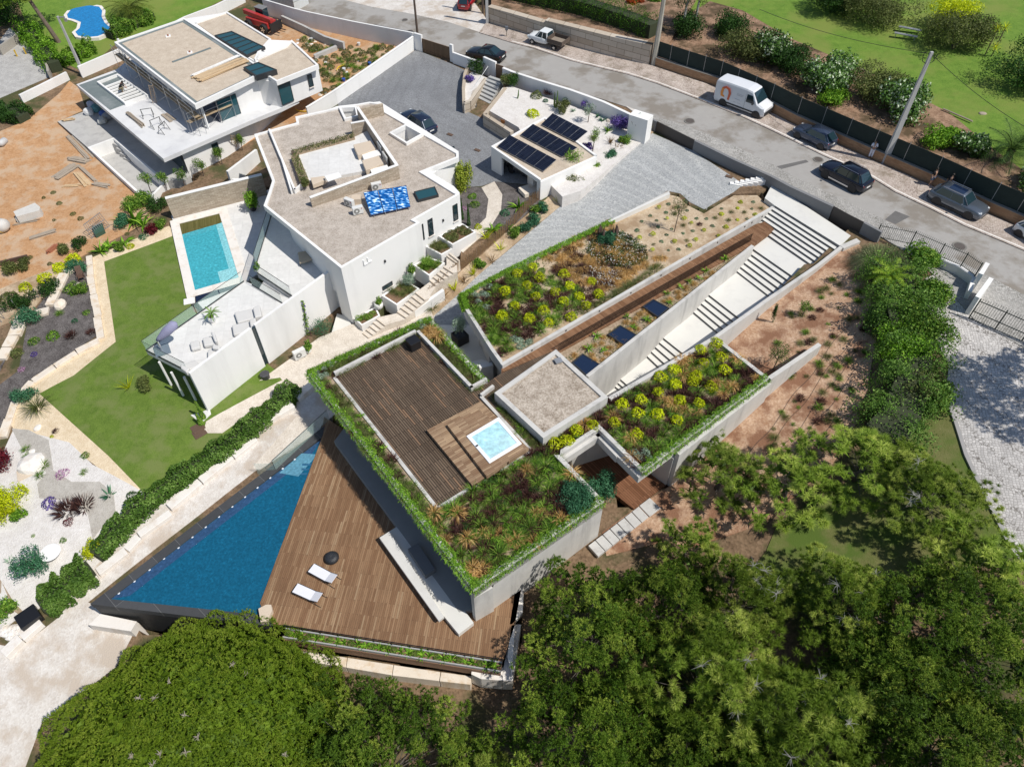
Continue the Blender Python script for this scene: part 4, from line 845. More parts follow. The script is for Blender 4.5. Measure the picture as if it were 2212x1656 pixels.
def rail(pl,z,h,label,top=DARKP,gl=GREENG,tr=.022):
    T_=thing('glass_balustrade',label,'railing',Vector((pl[0].x,pl[0].y,z)),'glass balustrades of the white villa')
    for a_,b_ in zip(pl[:-1],pl[1:]):
        n_=max(1,round((b_-a_).length/2.2))
        for k in range(n_): MB().wall(a_.lerp(b_,k/n_+.004),a_.lerp(b_,(k+1)/n_-.004),.018,z,z+h).build('pane',gl,T_)
    m=MB(); m.tube([Vector((p.x,p.y,z+h)) for p in pl],tr,4); m.build('rail',top,T_); m=MB()
    for a_,b_ in zip(pl[:-1],pl[1:]): m.wall(a_,b_,.07,z-.02,z+.09)
    m.build('base_channel',DARKP,T_)
rail([at(408,804,ZT),at(316,757,ZT),at(527,608,ZT)],ZT,1.0,'long glass balustrade around the lounge terrace above the lawn')
rail([at(545,616,ZT),at(611,656,ZT)],ZT,1.0,'glass balustrade on the lounge side of the terrace stair')
rail([at(631,640,ZT),at(557,591,ZT),at(554,570,ZT),at(587,463,ZT)],ZT,1.0,'glass balustrade on the house side of the terrace stair')
q=P_([(387.7,484),(474,461.7),(516.5,600.5),(421.5,628)],-.05)
VP=thing('rectangular_pool','rectangular turquoise pool with pale stone surround between the lawn and the stone wall','swimming pool',at(450,545,-.05))
m=MB(); ring(m,[tuple(p) for p in inset(q,-.75)],.76,-.2,.02); m.build('coping',LIMEW,VP)
MB().prism([tuple(p) for p in inset(q,-.02)],-.06,-.035).build('water',WATT,VP)
c4=q; MB().prism([c4[0].lerp(c4[3],.001),c4[1],c4[1].lerp(c4[2],.15),c4[0].lerp(c4[3],.17)],-.05,-.03).build('roller_cover_lid',bricks('pool_slats',(.13,.12,.03),(.20,.18,.06),(.05,.05,.02),2,.09,.3+math.pi/2,.006),VP)
MB().prism([c4[1].lerp(c4[2],.15),c4[2],c4[2].lerp(c4[3],.16),c4[1].lerp(c4[2],.16).lerp(c4[0].lerp(c4[3],.17),.16)],-.05,-.028).build('shallow_ledge',water('ledge_turquoise',(.22,.55,.60),bsc=5,bst=.05),VP)
MB().prism([c4[2].lerp(c4[3],.0),c4[2].lerp(c4[3],.42),c4[2].lerp(c4[3],.42).lerp(c4[1].lerp(c4[0],.42),.16),c4[2].lerp(c4[1],.16)],-.05,-.0235).build('pool_step',water('ledge_turquoise2',(.27,.58,.62),bsc=5,bst=.05),VP)
e_=P_([(421,634),(516,607),(520,617),(424,654)],-.04); MB().prism(e_,-.1,.0).build('dark_recess_strip',plain('recess_navy',(.012,.018,.045),.3),VP)  # dark of the lower gap painted as a flat navy strip
sw=MB(); a=at(357.6,430.5,2.1); b=at(566,379,2.1); sw.wall(a,b,.3,-.4,2.1,side=.5); o_=sw.build('stone_wall',STONE,None,label='beige split-stone garden wall with white coping behind the rectangular pool',cat='wall')
m=MB(); m.wall(a,b,.36,2.1,2.16,side=.42); m.build('coping',WHITE,o_)
m=MB(); m.wall(at(t(0,0,1960,1480)[0],t(0,0,1960,1480)[1],1.6),at(*t(0,0,2211,1290),1.6),.25,-.3,1.6); m.wall(at(*t(0,0,2000,1530),1.4),at(*t(0,0,2180,1530),1.4),.2,-.3,1.2); m.build('white_wall',WHITE,None,label='white garden wall behind the stone wall at the edge of the building site',cat='wall')
pls=[([(845,1092),(1035,990),(1072,1068),(912,1155)],.85),([(1085,895),(1215,800),(1300,770),(1412,835),(1215,978)],1.55),([(1362,632),(1480,560),(1632,612),(1495,725)],2.35),([(1465,472),(1585,405),(1702,490),(1600,545)],2.75),([(1575,382),(1782,272),(1902,348),(1697,458)],3.15)]
pn=['lowest white planter box against the villa, full of low green herbs','second white planter box from the bottom, with a blue-green shrub','middle white planter box overflowing with tall ornamental grass','fourth white planter box, with dry grasses and bare soil','topmost white planter box beside the curved garden path']
for (pp,z),l in zip(pls,pn):
    T_=thing('planter_box',l,'planter',at(*t(1,1,*pp[0]),z),'stepped planter boxes beside the villa'); q=[at(*t(1,1,x,y),z) for x,y in pp]
    m=MB(); ring(m,q,.13,z-1.5,z); m.build('box',LIMEW if 0 else WHITE,T_); MB().prism(inset(q,.125),z-1.2,z-.09).build('soil',SOILD,T_)
SD=thing('side_steps','pale stone side steps climbing between white planters and the bamboo fence','steps',at(*t(1,1,1100,1150),.2))
fl=[((920,1232),(972,1272),(1070,1080),(1148,1140),.1,5),((1218,1048),(1292,1098),(1405,850),(1490,918),.85,6),((1500,778),(1550,818),(1645,632),(1740,690),1.75,5),((1645,565),(1735,630),(1680,525),(1760,590),2.4,2)]
pv=None; CARVE.append([tuple(at(*t(1,1,x,y),1)[:2]) for x,y in [(910,1210),(1100,1000),(1340,740),(1640,500),(1780,600),(1500,930),(1000,1290)]])
tm=MB()
for la,ra,lb_,rb,z,n in fl:
    A=at(*t(1,1,*la),z);B=at(*t(1,1,*ra),z);C=at(*t(1,1,*lb_),z+.15*n);D=at(*t(1,1,*rb),z+.15*n)
    if pv: tm.prism([(p.x,p.y) for p in (pv[0],pv[1],B,A)],z-1.2,z)
    for k in range(n):
        q=[A.lerp(C,k/n),B.lerp(D,k/n),B.lerp(D,(k+1)/n),A.lerp(C,(k+1)/n)]; tm.prism([(p.x,p.y) for p in q],z-1.,z+.15*(k+1));
        q=[A.lerp(C,k/n),B.lerp(D,k/n),B.lerp(D,(k+.16)/n),A.lerp(C,(k+.16)/n)]; MB().prism([(p.x,p.y) for p in q],z+.15*(k+1)-.05,z+.15*(k+1)+.012).build('nosing',TRAV,SD)
    pv=(C,D)
tm.build('tread',BGRAV,SD)
m=MB(); m.wall(at(*t(1,1,1362,1020),1.2),at(*t(1,1,1620,860),1.7),.3,-.2,(1.15,1.9)); m.build('low_wall',WHITE,None,label='low white wall at the foot of the bamboo fence',cat='wall')
BF=MB(); rg=random.Random(3)
fp=[(1500,880),(1620,800),(1770,640),(1900,560),(2060,420),(2211,280)]; fq=[Gt(1,1,x,y+30) for x,y in fp]+[Gt(2,1,*p) for p in [(160,130),(330,0)]]+[Gt(2,0,*p) for p in [(480,1560),(600,1460)]]
for a_,b_ in zip(fq[:-1],fq[1:]):
    n=int((b_-a_).length/.085)
    for k in range(n):
        p=a_.lerp(b_,k/n); h=rg.uniform(.95,1.35); BF.tube([(p.x,p.y,p.z-.15),(p.x+rg.uniform(-.05,.05),p.y+rg.uniform(-.05,.05),p.z+h)],.022,4,cap=False)
BF.build('bamboo_fence',plain('bamboo',(.30,.185,.09),.7,.3,4,25,0),None,label='ragged brown bamboo stake fence along the planting strip',cat='fence')
# forecourt walls and garage roof of the villa
def gwall(name,uvs,h,th,m,label,cat='wall',down=.6,zt=None,extra=0.,cop=None):
    b=MB(); P=[G(u,v) for u,v in uvs]
    for a_,c_ in zip(P[:-1],P[1:]):
        b.wall(a_,c_,th,(a_.z-down,c_.z-down),(a_.z+h,c_.z+h) if zt is None else zt)
    o=b.build(name,m,None,label=label,cat=cat)
    if cop:
        b=MB()
        for a_,c_ in zip(P[:-1],P[1:]): b.wall(a_,c_,th+.06,(a_.z+h,c_.z+h),(a_.z+h+.05,c_.z+h+.05))
        b.build('coping',cop,o)
    return o
gwall('boundary_wall',[(668,262),(728,225),(800,175),(896,107)],1.5,.2,WHITE,'white boundary wall between the rubble ground and the grey forecourt',cop=WHITE)
gwall('street_wall',[(575,32),(640,52),(670,60),(770,82),(896,107)],1.9,.2,WHITE,'long white street wall behind the building site rubble')
gwall('gate_pier',[(898,107),(914,112)],1.9,.25,WHITE,'tall white wall panel to the left of the brown sliding gate')
gwall('sliding_gate',[(914,112),(973,131)],1.5,.08,bricks('gate_slats',(.17,.105,.06),(.22,.14,.08),(.05,.03,.02),.12,3,.2,.015,wall=True,grain=False),'wide brown slatted sliding gate in the white street wall','gate')
gwall('gate_pier',[(974,132),(980,134)],1.9,.25,WHITE,'narrow white pier to the right of the brown sliding gate')
gwall('street_wall',[(980,136),(1045,160)],1.2,.25,WHITE,'low white street wall in front of the black saloon')
gwall('gate_pier',[(1046,160),(1072,172)],1.9,.25,WHITE,'white wall panel left of the small brown pedestrian gate')
gwall('pedestrian_gate',[(1072,172),(1087,177)],1.7,.07,plain('brown_gate',(.17,.10,.06),.6),'small brown pedestrian gate at the head of the stone steps','gate')
gwall('street_wall',[(1087,178),(1097,182),(1106,186),(1160,204),(1230,226),(1300,252),(1366,284)],1.55,.25,WHITE,'long white street wall behind the cactus garden',cop=WHITE)
p=G(1378,300); m=MB(); m.box((p.x,p.y,p.z+1.15),(1.9,1.15,2.6),.42-1.0); m.build('white_pillar',WHITE,None,label='big white cube-like pillar beside the driveway gate',cat='pillar')
gwall('gate_pier',[(1392,272),(1416,284)],1.05,.2,GREYW,'short grey wall end to the left of the dark driveway gate')
dgt=gwall('driveway_gate',[(1416,284),(1497,325)],1.05,.09,plain('dark_gate',(.045,.038,.036),.55,.05),'dark brown sheet-metal gate across the cobbled driveway','gate')
gwall('grey_street_wall',[(1497,325),(1580,366),(1659,402),(1699,424),(1792,468)],1.0,.22,GREYW,'long grey rendered street wall between the driveway gate and the entrance gate',cop=GREYW)
gwall('entrance_gate',[(1792,468),(1824,486)],1.05,.06,plain('dark_gate',(.05,)*3),'left leaf of the dark entrance gate above the steps','gate')
gwall('entrance_gate',[(1824,486),(1857,503)],1.05,.06,plain('dark_gate',(.05,)*3),'right leaf of the dark entrance gate above the steps','gate')
gwall('grey_street_wall',[(1857,503),(1895,524)],1.05,.22,GREYW,'short grey street wall between the entrance gate and the iron railing')
for k,(c,r,x,y) in enumerate([(2,0,1690,1328),(2,0,1810,1403),(2,0,1932,1478),(2,0,2095,1562),(3,1,262,45)]):
    pass
CG=P_([(1000,236),(1003,190),(1010,158),(1046,166),(1060,230),(1120,275),(1065,305),(1190,400),(1260,400),(1300,350),(1400,285),(1366,276),(1230,222),(1106,180),(1088,176)],4.1)
slab([(1055,238),(1085,190),(1106,187),(1160,205),(1230,227),(1300,253),(1370,287),(1395,300),(1330,350),(1290,385),(1255,412),(1215,425),(1190,400),(1120,275)],4.0,'cactus_garden',WGRAV,zb=1.6)
m=MB(); m.wall(at(1047,247,4.0),at(1106,285,4.0),.4,1.6,4.03); m.wall(at(1047,247,4.0),at(1092,190,4.0),.4,1.6,4.03); o_=m.build('block_wall',STONEB,None,label='retaining wall of big beige stone blocks beside the forecourt steps',cat='wall')
slab([(1002,200),(1008,165),(1020,155),(1045,165),(1060,172),(1020,196),(1014,220),(1003,228)],3.7,'raised_bed',WGRAV,zb=1.6)
m=MB(); bp=[at(u,v,3.9) for u,v in [(1014,218),(1002,222),(1001,190),(1004,160),(1012,142)]]
for a_,b_ in zip(bp[:-1],bp[1:]): m.wall(a_,b_,.3,1.6,3.95)
m.wall(at(1014,218,3.8),at(1049,169,3.8),.35,1.6,3.8); m.build('block_wall',STONEB,None,label='curved stone block wall of the raised bed left of the forecourt steps',cat='wall')
FS=thing('forecourt_steps','grey stone steps with a handrail climbing from the forecourt to the pedestrian gate','steps',Gt(1,0,1880,980))
for k in range(11):
    f=k/11; a=at(*t(1,0,1790+f*235,940-f*285),2.3+.15*k); b=at(*t(1,0,1945+f*190,1030-f*340),2.3+.15*k); d=(at(*t(1,0,1900,700),3)-at(*t(1,0,1700,940),3)); d=(b-a).cross(Vector((0,0,1))).normalized()
    if d.y<0: d=-d
    c=d*.38; MB().prism([(p.x,p.y) for p in (a,b,b+c,a+c)],1.6,2.45+.155*k).build('step',plain('grey_step',(.40,.40,.39),.7,.08),FS,bevel=.01)
m=MB(); a=at(*t(1,0,1815,930),2.4); b=at(*t(1,0,2005,650),4.0); m.tube([a,a+Vector((0,0,.9)),b+Vector((0,0,.95)),b],.025,5); m.build('handrail',STEEL,FS)
CP=thing('carport','white garage with three rows of solar panels on its gravel roof','garage',at(1063,340,2.3))
cz=5.0; cq=P_([(1060.5,316),(1131,262),(1180,265),(1310,365),(1168,383)],cz); cq=P_([(1060.5,316),(1177,252),(1290,335),(1168,390)],cz)
m=MB(); m.prism(cq,4.6,4.82); ring(m,cq,.22,4.82,cz,skip=(2,)); m.build('roof',WHITE,CP); MB().prism(inset(cq,.225),4.8,4.86).build('roof_gravel',GRAVT,CP)
m=MB(); m.wall(cq[0],cq[1],.22,1.8,4.6,side=-.5); m.wall(cq[0],cq[0].lerp(cq[3],.22),.22,1.8,4.6,side=.5); m.wall(cq[3].lerp(cq[0],.07),cq[3],.22,1.6,4.6,side=.5); m.wall(cq[3],cq[2],.22,1.6,4.6,side=.5); m.build('wall',WHITE,CP)
PVM=bricks('photovoltaic_cells',(.006,.008,.018),(.010,.013,.028),(.035,.045,.07),.5,.166,math.atan2((cq[3]-cq[0]).y,(cq[3]-cq[0]).x),.012,grain=False,rough=.2,offs=0.)
for k,(pp,lab) in enumerate([([(350,978),(655,1135),(545,1225),(250,1075)],'row of black solar panels on the carport nearest the street'),([(180,1070),(565,1275),(430,1355),(70,1165)],'middle row of black solar panels on the carport'),([(-20,1165),(385,1380),(270,1480),(-130,1265)],'row of black solar panels on the front edge of the carport')]):
    q=[at(*t(2,0,x,y),5.42 if j<2 else 5.0) for j,(x,y) in enumerate(pp)]
    if k==0: lab='row of black solar panels on the carport nearest the street'
    T_=thing('solar_array',lab,'solar panel',(q[2]+q[3])/2,'rows of solar panels on the carport')
    for i in range(5):
        f0,f1=i/5+.002,(i+1)/5-.002; w_=[q[0].lerp(q[1],f0),q[0].lerp(q[1],f1),q[3].lerp(q[2],f1),q[3].lerp(q[2],f0)][::-1]; n_=(w_[1]-w_[0]).cross(w_[3]-w_[0]).normalized(); n_=n_ if n_.z>0 else -n_
        m=MB(); m.hexa([p-n_*.04 for p in w_]+w_); fr=m.build('panel',plain('alu_frame',(.5,.51,.53),.35,.02,metal=.8),T_)
        c=sum(w_,Vector())/4; m=MB(); w2=[c+(p-c)*.985+n_*.004 for p in w_]; m.hexa([p-n_*.01 for p in w2]+w2); m.build('cells',PVM,fr)
# building site house
CH=thing('building_site_house','unfinished white house with tan gravel roofs, scaffolding and an empty pool shell','house',at(410,378,0))
def T0(z,*a): return [at(*t(0,0,x,y),z) for x,y in a]
ts=[at(u,v,3.0) for u,v in [(165,182.6),(252,150),(300,110),(560,120),(645,215),(609,233),(538,262),(352.7,343)]]
MB().prism(ts,2.6,3.0).build('terrace_slab',plain('site_white_slab',(.66,.66,.66),.8,.05,stain=(.55,.55,.56)),CH)
lb=[at(u,v,0) for u,v in [(410,378),(492,340),(560,300),(640,235),(600,170),(330,190),(330,300)]]
MB().prism(lb,-.4,2.6).build('lower_wall',WHITE,CH)
la,lb2=at(410,378,0),at(492,340,0); window(CH,la,lb2,[t(0,0,*p) for p in [(1822,1250),(1875,1225),(1908,1320),(1855,1352)]])
MB().wall(at(*t(0,0,1480,1390),0),at(*t(0,0,1625,1520),0),.06,0,2.5).build('glazing',GLS,CH)
MEM=plain('grey_membrane',(.16,.19,.19),.6,.15,2,20,0,stain=(.26,.28,.28))
r1=[at(u,v,6.25) for u,v in [(246.4,91),(397.7,38.8),(463,80),(551,137),(550,165),(420.5,226.5)]]
m=MB(); m.prism(r1,5.75,6.05); ring(m,r1,.2,6.05,6.25); m.build('roof',WHITE,CH); m=MB(); ring(m,inset(r1,.205),.35,6.05,6.12); m.build('gutter',MEM,CH)
MB().prism(inset(r1,.5),6.0,6.10).build('roof_gravel',GRAVT,CH)
r2=[at(u,v,6.1) for u,v in [(420,49),(490,25),(585.5,84),(560,112),(551,130),(463,80)]]; m=MB(); m.prism(r2,5.6,5.9); ring(m,r2,.2,5.9,6.1,skip=(4,5)); m.build('roof',WHITE,CH); MB().prism(inset(r2,.21),5.85,5.95).build('roof_gravel',GRAVT,CH)
r3=[at(u,v,6.05) for u,v in [(553,127),(615.5,100),(630,86),(688,140),(597,176),(580,165),(553,165)]]; m=MB(); m.prism(r3,5.6,5.85); ring(m,r3,.2,5.85,6.05,skip=(6,)); m.build('roof',WHITE,CH); MB().prism(inset(r3,.21),5.8,5.9).build('roof_gravel',GRAVT,CH)
ub=[at(u,v,5.7) for u,v in [(300,85),(397.7,38.8),(490,25),(585,84),(630,86),(688,140),(597,178),(555,170),(460,208),(400,165)]]
MB().prism(inset(ub,.08),2.9,5.62).build('upper_wall',WHITE,CH)
m=MB(); m.wall(at(300,85,5.7)+Vector((-.2,0,0)),at(400,165,5.7)+Vector((-.25,-.2,0)),.06,3.0,5.6); m.wall(at(400,165,5.7)+Vector((-.1,-.25,0)),at(460,208,5.7)+Vector((0,-.15,0)),.06,3.0,5.6); m.build('glazing',GLSB,CH)
ua,ub_=at(460,208,5.7),at(555,170,5.7); window(CH,ua,ub_,[t(0,0,*p) for p in [(1860,865),(2035,820),(2090,1000),(1905,1060)]],pane=glass('teal_window',(.02,.08,.10)))
ua,ub_=at(597,178,5.7),at(688,140,5.7)
window(CH,ua,ub_,[t(1,0,*p) for p in [(440,650),(478,638),(500,745),(460,758)]]); window(CH,ua,ub_,[t(1,0,*p) for p in [(185,745),(290,702),(328,870),(225,915)]],pane=glass('teal_window',(.02,)*3),sill=False)
for x,y in [(1105,555),(1225,600),(1345,715),(1480,830),(1600,915),(1800,1110)]:
    p=at(*t(0,0,x,y),3.0); MB().tube([(p.x,p.y,3.0),(p.x,p.y,5.76)],.13,10).build('column',WHITE,CH)
for pp,z in [([(1850,305),(2000,268),(2290,405),(2130,478)],6.2),([(2100,580),(2230,535),(2390,600),(2210,655)],6.45)]:
    q=T0(z,*pp); m=MB(); ring(m,q,.12,5.9,z); o_=m.build('roof_window',DARKP,CH); MB().prism(inset(q,.115),5.9,z-.05).build('pane',glass('teal_glass',(.03,)*3),o_)
    m=MB();
    for k in range(1,6 if z<6.3 else 2): n_=6 if z<6.3 else 2; m.wall(q[1].lerp(q[2],k/n_),q[0].lerp(q[3],k/n_),.07,z-.05,z+.01)
    m.build('glazing_bar',DARKP,o_)
m=MB(); a,b=T0(6.1,(1490,540),(1820,418)); m.wall(a,b,.25,6.1,6.16); m.build('roof_channel',MEM,CH)
for x,y in [(1453,315),(1640,456)]:
    p=T0(6.12,(x,y))[0]; m=MB(); m.box((p.x,p.y,6.14),(.5,.5,.08),.3); o_=m.build('roof_outlet',WHITE,CH); MB().lathe((p.x,p.y,6.18),[(.1,0),(.1,.12),(.02,.14)],10).build('cap',plain('outlet_brown',(.3,.12,.08)),o_)
MB().prism(T0(3.03,(680,735),(1005,620),(1030,640),(835,700),(1075,890),(1245,830),(1270,830),(950,950)),2.99,3.02).build('membrane',MEM,CH)
m=MB(); q=T0(3.3,(835,705),(1015,635),(1280,820),(1075,890)); ring(m,q,.18,3.0,3.3); m.build('pergola_frame',WHITE,CH); MB().prism(inset(q,.18),2.99,3.035).build('membrane',MEM,CH)
for k in range(8):
    f=.25+k*.1; a_=q[0].lerp(q[3],f); b_=q[1].lerp(q[2],f); MB().wall(a_.lerp(b_,.05),a_.lerp(b_,.95),.2,3.1,3.26).build('pergola_beam',WHITE,CH)
SL=plain('raw_concrete_slab',(.46,.45,.43),.8,.08,1.5,25,.1,stain=(.36,.35,.34),sst=.6)
slab([t(0,0,*p) for p in [(498,1050),(740,958),(1010,900),(1400,1220),(1640,1510),(1600,1560),(1430,1560),(985,1188),(755,1272)]],.3,'site_ground_slab',SL,zb=-.8)
PB=thing('empty_pool','empty white concrete pool shell with steps beside the building site slab','swimming pool',T0(.3,(1000,1500))[0])
q=T0(.35,(755,1272),(988,1186),(1440,1565),(1290,1720),(1190,1670)); CARVE.append(to2(q)); m=MB(); ring(m,q,.22,-1.3,.35); m.build('shell_wall',WHITE,PB); MB().prism(inset(q,.2),-1.5,-1.0).build('floor',SL,PB)
m=MB()
for k in range(4): p=at(*t(0,0,1010+k*22,1240+k*22),0); m.box((p.x,p.y,-.55-.13*k),(.9,.45,1.1-.26*k),.4+A_UP)
m.build('steps',SL,PB)
gwall('boundary_wall',[(50,222),(95,200),(150,172)],.9,.25,WHITE,'low white-topped wall beside the orange building site track')
gwall('boundary_wall',[(178,168),(260,132),(330,100),(405,60),(470,35),(530,5)],1.3,.22,WHITE,'long pale wall between the pool lawn and the building site house')
gwall('concrete_wall',[(612,50),(660,72),(705,95),(745,108)],.9,.3,SL,'raw concrete retaining wall among the rubble')
gwall('concrete_wall',[(680,128),(728,108)],.5,.4,SL,'short raw concrete upstand in the rubble ground')
gwall('boundary_wall',[(5,120),(60,80),(110,160),(112,172)],1.0,.25,plain('old_wall',(.35,.32,.28)),'old mossy wall beside the grey gravel yard')
# far side of the street
gwall('block_retaining_wall',[(1058,48),(1106,62),(1180,84)],1.9,.8,STONEB,'left stretch of the big stone block wall behind the white pickup')
gwall('block_retaining_wall',[(1180,84),(1235,98),(1320,120),(1404,139)],2.2,.8,STONEB,'right stretch of the big stone block wall, ending at the concrete pole')
gwall('brick_wall',[(1406,140),(1480,165),(1551,188),(1659,238),(1716,268),(1877,340),(2009,398),(2129,456),(2240,505)],.95,.3,BRICKW,'low brick wall running along the far pavement',cop=plain('wall_cap',(.26,.24,.21),.8))
mf=MB(); mp_=[G(u,v) for u,v in [(1408,138),(1480,163),(1551,186),(1659,236),(1716,266),(1877,338),(2009,396),(2129,454),(2240,502)]]
MFo=thing('mesh_fence','tall dark green mesh fence standing on the brick wall','fence',mp_[3])
SCRN=plain('dark_green_screen',(.018,.030,.026),.9,.25,2,30,0)
for a_,b_ in zip(mp_[:-1],mp_[1:]): MB().wall(a_,b_,.03,(a_.z+1.0,b_.z+1.0),(a_.z+2.55,b_.z+2.55)).build('screen',SCRN,MFo)
for a_,b_ in zip(mp_[:-1],mp_[1:]):
    n=max(1,round((b_-a_).length/2.5))
    for k in range(n): p=a_.lerp(b_,k/n); MB().tube([(p.x,p.y,p.z+.9),(p.x,p.y,p.z+2.68)],.03,5).build('post',STEEL,MFo)
# plant meshes (shared)
rs=np.random.RandomState(5)
def tuftmesh(nm,mat,n,h,r,w,droop,spread=1.,k=3,base=.25):
    out=[]
    for i in range(k): V,T=tuft(n,h,r,w,droop,rs,spread,base); out.append(arrmesh(nm,V,4,T,mat))
    return out
def moundmesh(nm,mat,n,r,h,L,Wd,k=2,jit=.6,lump=.12,low=0.,shell=.25):
    out=[]
    for i in range(k):
        d=rnd3(n,rs); d[:,2]=np.abs(d[:,2])*1.0-low; d=nrm(d); o=rnd3(5,rs)
        kk=1-shell*rs.uniform(0,1,n)**1.5+lump*sum(np.sin(5*(d@o[j])+j) for j in range(5))/3
        C=d*kk[:,None]*np.array([r,r,h]); out.append(arrmesh(nm,leaves(C,d,L,Wd,rs,jit),4,np.clip(.5*rs.uniform(0,1,n)+.5*(.5+.5*np.sin(9*(d@o[0])+3*(d@o[1])))+.0,0,1),mat))
    return out
M_TG=tuftmesh('green_tuft',L_GRN,110,.56,.42,.03,.6); M_TT=tuftmesh('tan_tuft',L_TAN,110,.6,.4,.032,1.0); M_TP=tuftmesh('purple_tuft',L_PUR,200,.44,.4,.034,.25,.85,base=.75)
M_TO=tuftmesh('olive_tuft',L_OLV,150,.8,.5,.02,.8); M_TB=tuftmesh('bright_tuft',L_BRT,110,.4,.35,.025,.5,base=.7)
M_MY=moundmesh('yellow_mound',L_YEL,330,.36,.36,.085,.06); M_MG=moundmesh('green_mound',L_GRN,380,.42,.34,.10,.05); M_MS=moundmesh('silver_mound',L_SIL,300,.3,.24,.08,.035); M_MT=moundmesh('teal_mound',L_TEAL,300,.3,.25,.09,.035)
M_MB=moundmesh('bright_mound',L_BRT,320,.4,.28,.10,.045); M_MV=moundmesh('violet_mound',L_VIO,300,.35,.32,.07,.05); M_MR=moundmesh('crimson_mound',L_RED,380,.45,.4,.09,.05)
M_MP=moundmesh('pink_mound',L_PNK,220,.3,.2,.06,.04); M_MD=moundmesh('dark_mound',L_DRK,450,.45,.4,.09,.05); M_MO=moundmesh('olive_mound',L_OLV,380,.4,.35,.09,.045)
M_RO=tuftmesh('rosette',L_SIL,16,.32,.2,.07,.1,1.4,2,.15); M_RG=tuftmesh('green_rosette',L_BRT,18,.42,.2,.075,.5,1.6,2,.15); M_AG=tuftmesh('agave',L_TEAL,22,.55,.25,.09,.05,1.5,1,.15)
M_PH=tuftmesh('phormium',L_YEL,22,.8,.25,.05,.15,.8,2); M_PB=tuftmesh('bronze_phormium',L_BRN,30,.7,.3,.045,.2,1.,2)
SH={}
def shrubmesh(nm,mat,R,H,n,L,Wd,lobes=9,seed=0,white=None,gap=.0):
    """lobed bush volume; fine leaves on the lobes"""
    r=np.random.RandomState(seed); C=[];N=[];T=[]
    for j in range(lobes):
        a=r.uniform(0,2*np.pi); k=math.sqrt(r.uniform(0,1))*.62; cz=r.uniform(.25,.72); c=np.array([math.cos(a)*k*R,math.sin(a)*k*R,cz*H]); rr=R*r.uniform(.32,.5); hh=min(H-c[2],H*.42); hh=max(hh,H*.28)
        m=n//lobes; d=rnd3(m,r); d[:,2]=d[:,2]*.8+.2; d=nrm(d); kk=1-.5*r.uniform(0,1,m)**2
        o=rnd3(3,r); kk=kk*(1+.16*np.sin(6*(d@o[0]))+.12*np.sin(11*(d@o[1])))
        C.append(c+d*kk[:,None]*np.array([rr,rr,hh])); N.append(d); T.append(.25+.5*r.uniform(0,1,m)+.25*np.sin(8*(d@o[2])))
    C=np.concatenate(C);N=np.concatenate(N);T=np.concatenate(T); C[:,2]=np.maximum(C[:,2],.03)
    return arrmesh(nm,leaves(C,N,L,Wd,r,.6),4,T,mat)
def bush(name,label,cat,loc,R,H,mat,n=2500,L=.16,Wd=.09,lobes=9,seed=0,group=None,key=None,rz=None,stem=True):
    """bush as a thing: foliage + stem"""
    T_=thing(name,label,cat,loc,group); k=key or (mat.name,round(R,1),seed)
    if k not in SH: SH[k]=shrubmesh('foliage',mat,R,H,n,L,Wd,lobes,seed)
    obj('foliage',SH[k],(0,0,0),T_,rz=(rz if rz is not None else rs.uniform(0,6)))
    if stem:
        m=MB(); l=wloc(T_)
        for j in range(3): a=j*2.1; m.tube([l+Vector((0,0,-.1)),l+Vector((math.cos(a)*R*.25,math.sin(a)*R*.25,H*.6))],[.05+.01*R,.02],5)
        m.build('stem',L_BARK,T_)
    return T_
def scatter(poly,n,meshes,name,label,cat,group,z,sc=(.8,1.2),avoid=None,mind=.3,kind=None,rsx=rs,ins=.1):
    P0=inset(poly,ins) if ins else poly; q=sample_poly(P0,n*4,rsx); acc=[] if avoid is None else avoid; c=0
    for p in q:
        if any((p[0]-a)**2+(p[1]-b)**2<mind*mind for a,b in acc[-260:]): continue
        acc.append((p[0],p[1])); zz=z(p[0],p[1]) if callable(z) else z
        obj(name,meshes[rsx.randint(len(meshes))],(p[0],p[1],zz),label=label,cat=cat,group=group,rz=rsx.uniform(0,6.28),sc=float(rsx.uniform(*sc))); c+=1
        if c>=n: break
    return acc
def put(tl,z,meshes,name,label,cat,group=None,sc=(.9,1.15),acc=None,dz=0.):
    for i,(u,v) in enumerate(tl):
        p=at(u,v,z) if z is not None else G(u,v)
        obj(name,meshes[i%len(meshes)],(p.x,p.y,p.z+dz),label=label,cat=cat,group=group,rz=rs.uniform(0,6.28),sc=float(rs.uniform(*sc)))
        if acc is not None: acc.append((p.x,p.y))
def cover(name,poly,n,z,mat,L=.12,Wd=.05,label=None,ins=0.,up=.5,h=.1,cat='ground cover'):
    q=sample_poly(inset(poly,ins) if ins else poly,n,rs); zz=np.array([z(x,y) for x,y in q]) if callable(z) else np.full(n,z)
    o=rnd3(3,rs); cl=.5+.5*np.sin(q[:,0]*3.1+q[:,1]*1.7)*np.sin(q[:,1]*2.9-q[:,0]*1.3)
    C=np.column_stack([q,zz+rs.uniform(0,h,n)]); N=np.tile([0,0,1.],(n,1))
    me=arrmesh(name,leaves(C-np.array([q[0,0],q[0,1],zz[0]]),N,L,Wd,rs,up),4,.55*rs.uniform(0,1,n)+.45*cl,mat)
    return obj(name,me,(q[0,0],q[0,1],zz[0]),label=label,cat=cat,kind='stuff')
